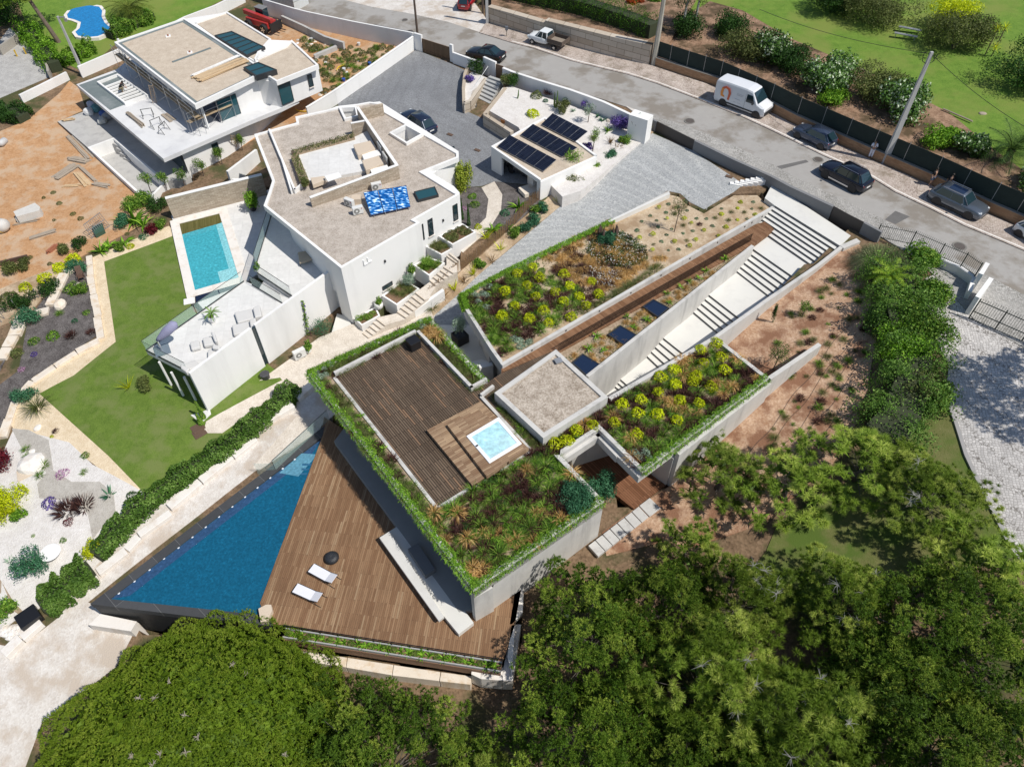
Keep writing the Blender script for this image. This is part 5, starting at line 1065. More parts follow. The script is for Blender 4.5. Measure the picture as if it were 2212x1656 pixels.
def fringe(name,a,b,z0,z1,n,mat,label,inw,wid=.35,hang=.28,L=.2):
    """creeping green edge that spills over a parapet from a to b; inw = direction into the bed"""
    a=np.array(a[:2]);b=np.array(b[:2]);f=rs.uniform(0,1,n); w=rs.uniform(-.22,wid,n)*(1-.55*(np.sin(f*37)+np.sin(f*91+1))**2/4); B=a+(b-a)*f[:,None]+np.array(inw)[None,:2]*w[:,None]
    z=z0+(z1-z0)*f+np.where(w>.02,.02+.1*rs.uniform(0,1,n),-.04-hang*rs.uniform(0,1,n)*.6); C=np.column_stack([B,z])
    D=nrm(np.column_stack([-np.array(inw)[0]*np.ones(n)*.35,-np.array(inw)[1]*np.ones(n)*.35,np.where(w>.02,.55,-.5)])+.55*rs.normal(size=(n,3)))
    V=blades(C,D,L*rs.uniform(.6,1.3,(n,1)),.035,.9,rs)-np.array([*C[0]])[None]
    o=obj(name,arrmesh(name,V,4,np.repeat(rs.uniform(0,1,n),2) if False else np.concatenate([[x,x] for x in rs.uniform(0,1,n)]),mat),tuple(C[0]),label=label,cat='ground cover',kind='stuff'); return o
# planted roof of the garage
GAX=[(p.x,p.y) for p in gp]
def gzf(x,y): # soil height of garage garden from distance along
    a=gp[0]; b=gp[10]; d=(b-a).to_2d(); f=((x-a.x)*d.x+(y-a.y)*d.y)/d.length_squared; return 3.76+.42*min(1,max(0,(f-.22)/.75))
def sub(l,z=4.0): return [tuple(at(u,v,z)[:2]) for u,v in l]
flower=sub([(1000,643),(1106,585),(1150,562),(1210,600),(1290,640),(1330,640),(1230,690),(1090,768),(1060,745)])
mid=sub([(1150,560),(1240,512),(1320,480),(1345,520),(1400,545),(1370,600),(1300,640),(1215,600)])
white_=sub([(1285,505),(1345,500),(1395,535),(1400,565),(1350,580),(1290,570),(1265,540)])
acc=[]
ycol='round cushion with sulphur-yellow flowers on the garage roof garden'
put([t(2,1,*p) for p in [(45,710),(180,657),(240,745),(130,815),(450,715),(690,780),(370,870),(500,820),(205,905),(580,912),(745,890),(445,955),(640,985),(25,990),(275,1030),(150,1098),(510,1085),(318,1138)]]+[t(1,1,*p) for p in [(2150,862),(2125,1078)]],3.95,M_MY,'euphorbia',ycol,'shrub','yellow cushions on the garage roof',(1.15,1.4),acc,dz=-.03)
put([t(1,1,*p) for p in [(1900,900),(1960,880),(1920,955),(1990,1005),(1870,885),(2012,830),(1985,900)]],3.8,M_MS,'silver_cushion','silver-grey cushion plant at the west corner of the garage roof garden','shrub','silver cushions west',(1.,1.3),acc)
put([t(2,1,*p) for p in [(60,1290),(120,1320),(15,1275),(75,1340),(150,1300)]],3.8,M_MS,'silver_cushion','silver-grey cushion plant beside the concrete walkway wall on the garage roof','shrub','silver cushions south',(1.,1.3),acc)
scatter(flower,55,M_TG,'grass_tuft','green grass tuft between the yellow cushions on the garage roof','ornamental grass','green tufts on the garage roof',gzf,(.8,1.25),acc,.42)
scatter(flower,62,M_TP,'purple_tuft','dark purple grass tuft on the garage roof garden','ornamental grass','purple tufts on the garage roof',gzf,(.8,1.1),acc,.38)
scatter(flower,45,M_MG,'green_herb','low green herb mound on the garage roof garden','shrub','green mounds on the garage roof',gzf,(.7,1.1),acc,.34)
scatter(mid,95,M_TT,'tan_tuft','tan feathery grass tuft on the middle of the garage roof garden','ornamental grass','tan tufts on the garage roof',gzf,(.7,1.15),[],.35)
scatter(mid,30,M_TP,'purple_tuft','dark purple grass tuft among the tan grasses of the garage roof','ornamental grass','purple tufts among tan grass',gzf,(.8,1.1),[],.4)
scatter(sub([(1330,640),(1400,590),(1470,548),(1440,570),(1340,628),(1240,686),(1260,670)]),40,M_TO,'olive_tuft','olive grass tuft along the walkway wall on the garage roof','ornamental grass','olive tufts by the walkway wall',gzf,(.7,1.),[],.4)
scatter(sub([(1340,560),(1420,545),(1450,555),(1370,605),(1300,635)]),22,M_TT,'tan_tuft','tan feathery grass tuft beside the walkway wall on the garage roof','ornamental grass','tan tufts by the walkway wall',gzf,(.6,.95),[],.4)
cover('daisy_foliage',white_,5200,lambda x,y:gzf(x,y)+.02,L_DRK,.16,.05,'carpet of dark green foliage under white daisies on the garage roof',h=.28,up=.8)
cover('daisy_flowers',white_,260,lambda x,y:gzf(x,y)+.28,L_WHT,.08,.08,'white daisies dotted over dark green foliage on the garage roof',h=.08,up=.2,cat='flowers')
cover('pink_flowers',sub([(1270,575),(1350,590),(1330,620),(1285,615)]),150,lambda x,y:gzf(x,y)+.2,L_WHT,.08,.08,'pale flowers at the lower edge of the daisy carpet on the garage roof',h=.1,up=.2,cat='flowers')
cover('roof_groundcover',flower,1600,lambda x,y:gzf(x,y)+.01,L_GRN,.16,.045,'low green ground cover between the plants of the garage roof',h=.12)
cover('roof_groundcover',mid,1500,lambda x,y:gzf(x,y)+.01,L_OLV,.16,.045,'low olive ground cover between the tan grasses of the garage roof',h=.12)
sandy=sub([(1330,500),(1440,425),(1500,445),(1521,458),(1590,420),(1650,432),(1655,458),(1480,550),(1400,560),(1395,535)],4.3); acc2=[]
put([t(2,1,*p) for p in [(1270,125),(1340,222),(1490,222),(1550,262),(1220,357),(1100,390),(1405,420),(1535,458),(1215,492),(1660,325),(1590,405),(1785,375),(1850,298),(1810,187),(1950,137),(1950,237),(1975,85),(2100,195)]],4.25,M_MY,'young_euphorbia','small yellow-flowering cushion in the sandy bed by the entrance wall','shrub','small yellow cushions in sand',(.45,.65),acc2,dz=-.1)
scatter(sandy,46,M_MT,'teal_cushion','small blue-green cushion in the sandy bed by the entrance wall','shrub','small teal cushions in sand',gzf,(.5,.75),acc2,.8,ins=.3)
scatter(sandy,40,M_TO,'young_tuft','small olive grass tuft in the sandy bed by the entrance wall','ornamental grass','small tufts in sand',gzf,(.3,.5),acc2,.7,ins=.3)
scatter(sandy,16,M_TP,'purple_sprout','small dark purple tuft in the sandy bed by the entrance wall','ornamental grass','small purple tufts in sand',gzf,(.5,.7),acc2,.7,ins=.3)
hose=MB()
for k in range(7):
    pl=[];
    for j in range(26): u=1340+12*j; v=515-3.4*j*(1+.12*k)+k*11+5*math.sin(j*.9+k)-12; p=at(u,v,gz(u,-.2)); pl.append(Vector((p.x,p.y,gzf(p.x,p.y)+.03)))
    if k<6: hose.tube(pl[:22-2*k],.012,3,cap=False)
p=at(1313,520,4.0)
T_=thing('echium','silvery green echium with upright brown flower spikes on the garage roof','shrub',(p.x,p.y,3.85)); obj('foliage',shrubmesh('foliage',L_TEAL,1.0,1.0,2200,.3,.05,8,3),(0,0,0),T_)
for k in range(11):
    a=rs.uniform(0,6.28); r=rs.uniform(.3,1.2); q=Vector((p.x+math.cos(a)*r,p.y+abs(math.sin(a)*r)*.8,4.3)); h=rs.uniform(.6,1.0); MB().lathe(q,[(.09,0),(.12,h*.3),(.08,h*.7),(.01,h)],7).build('flower_spike',plain('dry_spike',(.10,.065,.05),.9,.3,3,30,.6),T_)
def small_tree(name,label,loc,h,R,mat,n=900,L=.13,Wd=.06,group=None,trunk=.05,tm=None,seed=1,lob=8):
    T_=thing(name,label,'tree',loc,group); l=Vector(loc); m=MB(); top=l+Vector((.12,.08,h*.62))
    m.tube([l+Vector((0,0,-.2)),l+Vector((.04,0,h*.3)),top],[trunk,trunk*.8,trunk*.5],7); rg=random.Random(seed)
    for j in range(7): a=j*.9; m.tube([l+Vector((.06,.02,h*rg.uniform(.4,.62))),l+Vector((math.cos(a)*R*.7,math.sin(a)*R*.7,h*rg.uniform(.7,.92)))],[trunk*.5,.01],4)
    m.build('trunk',tm or L_BARK,T_); me=shrubmesh('crown',mat,R,h*.62,n,L,Wd,lob,seed); obj('crown',me,(0,0,h*.40),T_); return T_
pt=at(*t(2,1,1400,345),4.05); small_tree('young_tree','slender young tree with thin olive crown on the sandy roof bed','tree' and (pt.x,pt.y,4.0),3.6,.75,L_OLV,700,.11,.05,trunk=.045)
# right planted roof
RZ=3.82; rwp=[(p.x,p.y) for p in ro]; acc=[]
put([t(2,1,*p) for p in [(1765,1310),(1625,1370),(1805,1430),(1655,1485),(1835,1540),(1400,1540),(1280,1600),(1590,1600),(1560,1640)]]+[t(2,2,*p) for p in [(1260,80),(1115,140),(1410,10),(1720,30),(1445,150),(1615,170),(950,185),(1085,255),(1255,270),(885,335),(1425,325),(1075,440),(695,370),(555,410),(475,500),(375,518)]],4.0,M_MY,'euphorbia','round cushion with sulphur-yellow flowers on the planted roof beside the entry block','shrub','yellow cushions on the right roof',(1.15,1.45),acc,dz=-.05)
scatter(rwp,48,M_TG,'grass_tuft','green grass tuft on the planted roof right of the stairs','ornamental grass','green tufts on the right roof',RZ,(.8,1.2),acc,.45,ins=.35)
scatter(rwp,66,M_TP,'purple_tuft','dark purple grass tuft on the planted roof right of the stairs','ornamental grass','purple tufts on the right roof',RZ,(.8,1.2),acc,.42,ins=.35)
scatter(rwp,34,M_TT,'tan_tuft','tan feathery grass tuft on the planted roof right of the stairs','ornamental grass','tan tufts on the right roof',RZ,(.9,1.4),acc,.42,ins=.3)
scatter(rwp,40,M_MG,'green_herb','low green herb mound on the planted roof right of the stairs','shrub','green mounds on the right roof',RZ,(.7,1.),acc,.36,ins=.35)
cover('roof_groundcover',rwp,2200,RZ,L_GRN,.16,.045,'low ground cover between the plants right of the stairs',ins=.35,h=.12)
put([t(2,2,*p) for p in [(1100,640),(1060,610),(1150,600),(1180,660)]],3.9,M_MS,'silver_cushion','silver cushion plant at the sharp tip of the right planted roof','shrub','silver cushions at the tip',(1.,1.4))
# south-east roof corner
sep=sub([(945,1100),(1143,975),(1178,950),(1209,985),(1296,1078),(1024,1262),(960,1180),(905,1110)],4.0); acc=[]
scatter(sep,60,M_TG,'grass_tuft','green grass tuft on the planted corner roof beside the hot tub','ornamental grass','green tufts on the corner roof',RZ,(.85,1.3),acc,.45)
scatter(sep,70,M_TP,'purple_tuft','dark purple grass tuft on the planted corner roof beside the hot tub','ornamental grass','purple tufts on the corner roof',RZ,(.8,1.2),acc,.42)
scatter(sep,56,M_TT,'tan_tuft','tan feathery grass tuft on the planted corner roof beside the hot tub','ornamental grass','tan tufts on the corner roof',RZ,(.9,1.45),acc,.42)
scatter(sep,26,M_MD,'dark_herb','dark green herb mound on the planted corner roof beside the hot tub','shrub','dark mounds on the corner roof',RZ,(.7,1.),acc,.36)
scatter(sep,60,M_MB,'green_herb','bright green herb mound on the planted corner roof beside the hot tub','shrub','bright mounds on the corner roof',RZ,(.8,1.2),acc,.36)
cover('roof_groundcover',sep,1500,RZ,L_GRN,.16,.045,'bright green ground cover on the planted corner roof',h=.14)
p=at(*t(2,2,570,1000),4.2); bush('grey_green_shrub','big round grey-green shrub at the east corner of the planted roof','shrub',(p.x,p.y,3.8),1.35,.85,L_TEAL,5200,.13,.05,14,4)
def strip(l,nt,lab,z=4.0):
    q=sub(l,z); acc=[]
    scatter(q,nt,M_TO,'olive_tuft','soft olive grass tuft in '+lab,'ornamental grass','olive tufts in '+lab,RZ+.05,(.5,.85),acc,.34,ins=.05)
    scatter(q,nt//2,M_TP,'purple_tuft','dark purple tuft in '+lab,'ornamental grass','purple tufts in '+lab,RZ+.05,(.6,.95),acc,.32,ins=.05)
    scatter(q,nt//2,M_TB,'bright_herb','bright green tuft in '+lab,'ornamental grass','bright tufts in '+lab,RZ+.05,(.8,1.2),acc,.3,ins=.05)
    cover('planter_cover',q,nt*34,RZ+.03,L_GRN,.15,.045,'green ground cover filling '+lab,h=.2,up=.8)
    return acc
strip([(680,812),(712,818),(935,1100),(960,1180),(900,1110),(800,985)],44,'the long planter facing the pool')
strip([(672,800),(928,690),(905,722),(722,812)],40,'the roof planter facing the villa')
strip([(930,698),(1048,824),(1020,842),(908,724)],30,'the roof planter above the entry court')
strip([(1060,850),(1070,850),(1168,945),(1180,960),(1150,968)],14,'the narrow planter behind the hot tub')
put([t(1,1,*p) for p in [(1510,1215),(1560,1260),(1490,1225)]],4.0,M_TT,'tan_tuft','large tan grass tuft at the top corner of the planter above the entry court','ornamental grass','tan tufts at the planter corner',(1.1,1.5))
put([t(1,2,*p) for p in [(770,232),(900,278),(890,368),(995,408),(1003,520),(1100,565)]],3.95,M_RG,'succulent_rosette','pale green succulent rosette in the long planter facing the pool','succulent','rosettes in the pool-side planter',(.8,1.))
put([t(1,1,*p) for p in [(585,1525),(520,1560),(640,1495),(600,1580),(555,1600)]],4.,M_MS,'silver_cushion','silver cushion plant at the north-west corner of the house roof','shrub','silver cushions at the roof corner',(.8,1.1))
put([t(1,1,*p) for p in [(1420,1130),(1440,1170)]],4.,M_MS,'silver_cushion','silver cushion plant at the top corner of the roof above the entry court','shrub','silver cushions at the top corner',(.9,1.2))
def inw(a,b,c):
    d=(Vector(b)-Vector(a)).to_2d().normalized(); n=Vector((-d.y,d.x)); return n if n.dot((Vector(c)-Vector(a)).to_2d())>0 else -n
cc=at(950,950,ZR)
for a_,b_,n_,l_ in [(NW,S_,6500,'pool side of the house roof'),(S_,SE_,3000,'south-east edge of the house roof'),(NW,at(928.2,684.5,ZR),4200,'villa side of the house roof'),(at(930,690,ZR),at(1051,822,ZR),1500,'court side of the roof planter')]:
    fringe('trailing_plants',a_,b_,ZR-.02,ZR-.02,n_,L_BRT,'bright green creeper spilling over the '+l_,inw(a_,b_,cc),.5)
a_,b_=ro[1],ro[2]; fringe('trailing_plants',a_,b_,ZR,ZR,3400,L_BRT,'bright green creeper along the garden edge of the right roof',inw(a_,b_,ro[0]),.5)
a_,b_=gp[0],gp[1]; fringe('trailing_plants',a_,b_,4.0,4.0,2600,L_BRT,'bright green creeper at the west end of the garage roof',inw(a_,b_,gp[13] if len(gp)>13 else gp[-1]),.5)
a_,b_=gp[1],gp[3]; fringe('trailing_plants',a_,b_,4.02,4.15,4200,L_BRT,'bright green creeper along the driveway edge of the garage roof',inw(a_,b_,gp[-1]),.6)
a_,b_=gp[0],gp[-1]; fringe('trailing_plants',a_,b_,4.0,4.0,1800,L_BRT,'bright green creeper on the garage roof edge above the court',inw(a_,b_,gp[3]),.4)
stp=sub([(1215,775),(1400,660),(1600,545),(1610,540),(1290,790)],3.85); acc=[tuple(at(*t(2,1,x,y),3.8)[:2]) for x,y in [(1240,1000),(950,1235),(640,1490)]]
sk=[a for a in acc for _ in range(1)]
scatter(stp,34,M_TT,'tan_tuft','small tan grass tuft in the skylight strip beside the stair wall','ornamental grass','tan tufts in the skylight strip',3.75,(.5,.8),acc,.5)
put([t(2,1,*p) for p in [(730,1248),(790,1368),(660,1355),(1050,1170),(995,1085),(1165,1105),(1340,880),(1455,820),(1525,775),(1615,745),(1675,685),(1360,960),(1840,580)]],3.9,M_RG,'aloe','green spiky aloe in the skylight strip beside the stair wall','succulent','aloes in the skylight strip',(.9,1.2))
cover('strip_cover',stp,1800,3.77,L_OLV,.12,.04,'thin olive ground cover in the skylight strip',h=.08)
# trees
def tuftcloud(C,D,m,L,wd,r,spread=.9,tone=None):
    """needle tufts: at each C, m needles fanned about D"""
    n=len(C); B=np.repeat(C,m,0); d=nrm(np.repeat(D,m,0)+spread*r.normal(size=(n*m,3))); LL=L*r.uniform(.6,1.15,(n*m,1))
    V=needles(B,d,LL,wd,r); t_=np.repeat(tone if tone is not None else r.uniform(0,1,n),m)*.7+.3*r.uniform(0,1,n*m)
    return V,t_
def pinecrown(mat,R,H,nb,nt_,m,L,wd,seed,flat=.55,spread=.9,rad=.8):
    """branch clusters in the crown volume, each a ball of needle tufts; returns mesh and branch ends"""
    r=np.random.RandomState(seed); k=np.arange(nb)+.5; ph=np.arccos(1-1.25*k/nb); th=np.pi*(1+5**.5)*k
    d=np.stack([np.cos(th)*np.sin(ph),np.sin(th)*np.sin(ph),np.cos(ph)],1); kk=r.uniform(.66,1.04,nb)*(1+.16*np.sin(3*th+seed)); BC=d*kk[:,None]*np.array([R,R,H*flat])+np.array([0,0,H*(1-flat)]); m_=max(3,nb//9); a_=r.uniform(0,6.28,m_); q_=r.uniform(.05,.4,m_)*R; BC[-m_:]=np.column_stack([np.cos(a_)*q_,np.sin(a_)*q_,H*r.uniform(.84,1.0,m_)])
    Cs=[];Ds=[];Ts=[]
    for j in range(nb):
        rb=rad*r.uniform(.7,1.25); q=rnd3(nt_,r); q[:,2]=q[:,2]*.75+.3; q=nrm(q); Cs.append(BC[j]+q*rb*r.uniform(.45,1.,(nt_,1))*np.array([1,1,.75])); Ds.append(nrm(q+.5*d[j]+np.array([0,0,.5]))); Ts.append(np.full(nt_,r.uniform(0,.8))+.2*r.uniform(0,1,nt_))
    V,T=tuftcloud(np.concatenate(Cs),np.concatenate(Ds),m,L,wd,r,spread,np.concatenate(Ts)); ni=int(330*R*R/4); j_=r.randint(0,nb,ni); q=rnd3(ni,r); Vi=needles(BC[j_]*np.array([.9,.9,.93])+q*rad*r.uniform(0,.75,(ni,1)),rnd3(ni,r),.42*r.uniform(.6,1.2,(ni,1)),.2,r); V=np.concatenate([V,Vi]); T=np.concatenate([T,r.uniform(0,.45,ni)]); return arrmesh('crown',V,3,T,mat),BC
PBARK=plain('pine_bark',(.11,.095,.08),.9,.3,3,25,.5,obj=True)
def trunkmesh(BC,h0,seed,mat=None,rt=.22,every=2):
    rg=random.Random(seed); m=MB(); top=Vector((.2,.1,float(BC[:,2].max())*.5)); m.tube([(0,0,-1.2),(.1,0,h0*.5),(.15,.05,h0),top],[rt*1.2,rt,rt*.8,rt*.25],8)
    for j in range(0,len(BC),every+1):
        b=Vector(BC[j]); b=Vector((b.x*.9,b.y*.9,b.z-.55)); z=min(b.z-.8,h0*rg.uniform(.6,1.15)); z=max(z,h0*.45); s=Vector((.12,.04,z)); mid=s.lerp(b,.55)+Vector((rg.uniform(-.3,.3),rg.uniform(-.3,.3),-.25)); m.tube([s,mid,b],[rt*.2,rt*.11,.012],5)
    me=bpy.data.meshes.new('trunk'); me.from_pydata(m.v,[],m.f); me.materials.append(mat or PBARK); me.polygons.foreach_set('use_smooth',[True]*len(m.f)); return me
def placetree(name,label,u,v,zc,mesh,tme,H,group=None,rz=0.,sc=1.,dead=None):
    """crown top centre seen at (u,v,zc); trunk stands on the ground below"""
    p=at(u,v,zc); g=ht(p.x,p.y); T_=thing(name,label,'tree',(p.x,p.y,g-.1),group); s=(zc-g+.1)/H; sx=sc
    obj('crown',mesh,(0,0,0),T_,rz=rz,sc=(sx,sx,s)); obj('trunk',tme,(0,0,0),T_,rz=rz,sc=(sx,sx,s)); return T_
def deadtwigs(T_,R,H,n,seed,flat=.5,mat=None):
    rg=random.Random(seed);
    for i in range(n):
        m=MB(); a=rg.uniform(0,6.28); k=rg.uniform(.1,.85)*R; z=H*(1-flat)+H*flat*math.sqrt(max(0,1-(k/R)**2))*rg.uniform(.9,1.02); c=Vector((math.cos(a)*k,math.sin(a)*k,z))
        for j in range(12):
            b=rg.uniform(0,6.28); L=rg.uniform(.2,.6); e=c+Vector((math.cos(b)*L,math.sin(b)*L,rg.uniform(-.1,.12))); m.tube([c,c.lerp(e,.5)+Vector((rg.uniform(-.08,.08),rg.uniform(-.08,.08),.05)),e],[.018,.012,.004],4,cap=False)
        m.build('dead_twigs',mat or TREEB,T_,local=True)
def dome(R,H,n,m,L,wd,seed,mat,zb=.25,lump=.05,asp=1.,brown=.0):
    r=np.random.RandomState(seed); q=rnd3(n,r); q[:,2]=np.abs(q[:,2])*(1+zb)-zb; q=nrm(q); o=rnd3(10,r)
    kk=1+lump*sum(np.sin((4+3*j)*(q@o[j])+j)/(1+.25*j) for j in range(10))/2.2 - .02*r.uniform(0,1,n)
    cl=rnd3(900,r); cl[:,2]=np.abs(cl[:,2])*(1+zb)-zb; cl=nrm(cl); best=np.full(n,-1.)
    idx=np.zeros(n,int)
    for s in range(0,n,2000):
        dd=q[s:s+2000]@cl.T; idx[s:s+2000]=dd.argmax(1); best[s:s+2000]=dd.max(1)
    ang=np.arccos(np.clip(best,-1,1)); kk=kk-6.5*ang**2
    C=q*kk[:,None]*np.array([R,R*asp,H]); tone=np.clip(.25+.5*r.uniform(0,1,900)[idx]+.3*r.uniform(0,1,n)-.1,0,1)
    D=nrm(q+np.array([0,0,.5])); V,T=tuftcloud(C,D,m,L,wd,r,.75,tone); return arrmesh('crown',V,3,T,mat)
def domepine(label,u,v,zt,R,Hc,n,seed,mat=L_UMB,tw=10,m=12,L=.16,wd=.03,lump=.05,asp=1.,rz=0.):
    p=at(u,v,zt-Hc*.0); g=ht(p.x,p.y); T_=thing('pine_tree',label,'tree',(p.x,p.y,g-.1)); zc=zt-Hc-g+.1
    obj('crown',dome(R,Hc,n,m,L,wd,seed,mat,lump=lump,asp=asp),(0,0,zc),T_,rz=rz)
    mm=MB(); mm.tube([(0,0,-.8),(.1,.05,zc*.5),(0,0,zc+.3)],[.35,.28,.22],8); rg=random.Random(seed)
    for j in range(16): a=j*.8; k=R*rg.uniform(.45,.85); mm.tube([(0,0,zc-.2),(math.cos(a)*k*.5,math.sin(a)*k*.5,zc+Hc*.25),(math.cos(a)*k,math.sin(a)*k,zc+Hc*.5)],[.14,.09,.03],5)
    mm.build('trunk',L_BARK,T_,local=True,smooth=True)
    r=np.random.RandomState(seed+5); q=rnd3(int(n*.5),r); q[:,2]=np.abs(q[:,2])*1.2-.2; q=nrm(q); V=leaves(q*np.array([R*.9,R*.9*asp,Hc*.86])*r.uniform(.92,1,(len(q),1)),q,.55,.35,r,.4)
    obj('inner_foliage',arrmesh('inner_foliage',V,4,r.uniform(0,.4,len(q)),mat),(0,0,zc),T_,rz=rz)
    rg=random.Random(seed+1)
    for i in range(tw):
        a=rg.uniform(0,6.28); k=rg.uniform(0,.8); z=zc+Hc*math.sqrt(1-k*k)*1.0; c=Vector((math.cos(a)*k*R,math.sin(a)*k*R*asp,z)); t_=MB()
        for j in range(9): b=rg.uniform(0,6.28); LL=rg.uniform(.1,.26); e=c+Vector((math.cos(b)*LL,math.sin(b)*LL,rg.uniform(-.02,.18))); t_.tube([c,c.lerp(e,.5)+Vector((rg.uniform(-.06,.06),rg.uniform(-.06,.06),.05)),e],[.022,.014,.006],4,cap=False)
        t_.build('dead_twigs',TREEB,T_,local=True)
    return T_
domepine('huge rounded umbrella pine filling the bottom left corner below the black pool',362,1612,3.6,8.7,5.4,34000,21,tw=20,m=8,L=.14,wd=.042,lump=.075)
PC1,B1=pinecrown(L_PINE,4.6,7.,96,54,16,.21,.042,31,flat=.62,spread=.6,rad=.64)
PC2,B2=pinecrown(L_PIN2,4.6,8.,78,14,64,.38,.034,32,flat=.62,spread=1.1,rad=.70)
PC3,B3=pinecrown(L_PINE,5.2,7.,165,52,14,.19,.04,33,flat=.6,spread=.65,rad=.56)
PC4,B4=pinecrown(L_PIN2,2.6,6.5,26,9,60,.36,.032,34,flat=.7,spread=1.1,rad=.55)
TR1,TR2,TR3,TR4=trunkmesh(B1,3.,1),trunkmesh(B2,3.5,2,every=1),trunkmesh(B3,3.,3),trunkmesh(B4,2.6,4,every=1,rt=.14)
def pine(label,u,v,zc,k,rz,sc):
    me,tm,H=[(PC1,TR1,7.),(PC2,TR2,8.),(PC3,TR3,7.),(PC4,TR4,6.5)][k-1]; T_=placetree('pine_tree',label,u,v,zc,me,tm,H,None,rz,sc)
    if k==2: deadtwigs(T_,4.2*sc,zc-ht(*wloc(T_)[:2]),6,int(u),.6,plain('lichen_twigs',(.24,.24,.215),.9,.2,3,30,.3))
    return T_
pine('dense green pine right of the umbrella pine at the bottom edge',800,1640,3.4,3,.3,.98)
pine('small thin pine at the bottom edge between the two big pine groups',1045,1660,1.6,4,.8,.8)
pine('dense dark pine with upright shoots right below the south-east corner of the house',1290,1340,4.6,1,1.1,.98)
pine('dense dark pine behind the first, overhanging the stepping stones',1450,1270,4.6,1,2.4,.72)
pine('dense pine at the bottom edge below the dark pine by the house corner',1290,1580,4.2,3,2.9,.82)
pine('long-needled yellowish pine in the middle of the bottom grove',1560,1440,5.4,2,.6,.95)
pine('long-needled pine with grey lichen-covered twigs at the bottom edge',1760,1540,5.6,2,2.2,.98)
pine('long-needled pine beside the stepping-stone path',1620,1250,4.6,2,4.,.62)
pine('sparse long-needled pine in front of the red earth slope',1572,985,4.2,4,.2,1.15)
pine('sparse leaning pine at the left end of the timber patio path',1500,1150,3.8,4,3.2,.8)
pine('tufted pine between the red earth and the grass clearing',1730,1005,5.0,4,1.9,1.25)
pine('tufted pine in front of the dark ditch',1885,965,5.6,4,5.1,1.3)
pine('broad tufted pine spreading over the edge of the cobbled drive',2040,1035,6.2,2,1.7,.72)
pine('small tufted pine overlapping the right edge of the cobbled drive',2150,1190,6.0,4,2.7,1.2)
pine('bright yellow-green pine in the middle of the grass clearing',1850,1260,4.8,2,3.9,.66)
pine('dark pine at the right edge of the grove',2120,1350,6.5,3,.9,.95)
pine('dark fine-needled pine filling the bottom right corner',2090,1590,6.0,3,2.1,1.05)
pine('dark pine between the yellowish pines and the bottom right corner',1950,1440,5.0,1,3.5,.85)
pine('dark pine at the bottom edge among the yellowish pines',1500,1640,3.6,1,4.4,.85)
pine('small pine tip between the bottom pines near the right third',1650,1660,4.0,3,1.3,.6)
p=at(2285,905,4.); g_=ht(p.x,p.y)
S_p=G(2150,835); hh=13.; c_=S_p+Vector((.883,-.469,0))*hh/math.tan(SUN_EL); T_=thing('pine_tree','tall pine just outside the right edge, casting its shadow over the cobbled drive','tree',(c_.x,c_.y,S_p.z)); obj('crown',PC1,(0,0,hh-5.5),T_,sc=(1.,1.,.9)); obj('trunk',TR1,(0,0,hh-5.5),T_); MB().tube([(0,0,-1),(.1,0,hh-4)],[.3,.2],8).build('lower_trunk',PBARK,T_,local=True)
# palms
def palm(name,label,loc,h,nf,L,mat,tr=.18,seed=1,cat='palm tree',up=.6,lw=.05,ll=.45,group=None,tm=None):
    T_=thing(name,label,cat,loc,group); r=np.random.RandomState(seed); V=[];T=[]; m=MB(); l=wloc(T_)
    if h>.05: m.tube([(0,0,-.2),(.03,0,h*.5),(0,0,h)],[tr*1.2,tr,tr*1.1],9); m.build('trunk',tm or L_BARK,T_,local=True)
    rb=MB()
    for k in range(nf):
        a=k*2.399; e=up*(1-k/nf)**.8*1.35+.05; D=np.array([math.cos(a)*math.cos(e),math.sin(a)*math.cos(e),math.sin(e)]); P0=np.array([0,0,h]); s=14; pts_=[P0]
        for j in range(s): D=nrm(D+np.array([0,0,-.085-.02*(k/nf)])); pts_.append(pts_[-1]+D*L/s)
        pts_=np.array(pts_); side=nrm(np.cross(D,np.array([0,0,1.])))
        if k%2==0 or nf<20: rb.tube([Vector(q) for q in pts_[::3]],.02*L/2,3,cap=False)
        for j in range(2,s+1):
            f=j/s; LL=ll*math.sin(math.pi*min(1,.15+.85*f))**.6*L/2.5*1.1
            for q in (0,.5):
                b=pts_[j-1]+(pts_[j]-pts_[j-1])*q; dd=nrm(pts_[j]-pts_[j-1])
                for sg in (-1,1):
                    d=nrm(side*sg+dd*.7+np.array([0,0,-.12])+.1*r.normal(size=3)); w=dd*lw/2
                    V+=[b-w,b+w,b+d*LL+w*.2,b+d*LL-w*.2]; T.append(r.uniform(0,1)*.6+.4*(1-k/nf))
    obj('crown',arrmesh('crown',np.array(V),4,np.array(T),mat),(0,0,0),T_); rb.build('frond_rib',mat,T_,local=True); return T_
palm('palm_tree','large feathery palm beside the kidney-shaped pool',tuple(G(288,42)),1.4,46,3.6,L_PALM,.35,2)
palm('palm_tree','palm behind the mesh fence at the right edge of the photo',tuple(G(2160,368)+Vector((0,0,.8))),1.2,34,3.3,leafmat('palm_green','2c4a1c','4b6f2c','86a052'),.3,3,up=.9)
palm('palm_tree','bright young palm above the dark ditch near the entrance wall',tuple(G(1905,628)),1.5,24,1.9,leafmat('palm_bright','4c6e18','7ea424','b4cc4c'),.2,4,up=.7)
palm('potted_palm_frond','small fan of palm leaves standing in the round white pot on the lounge terrace',tuple(at(*t(0,1,1835,1075),3.55)),.35,13,.85,L_GRN,.04,5,cat='palm',lw=.03,ll=.3)
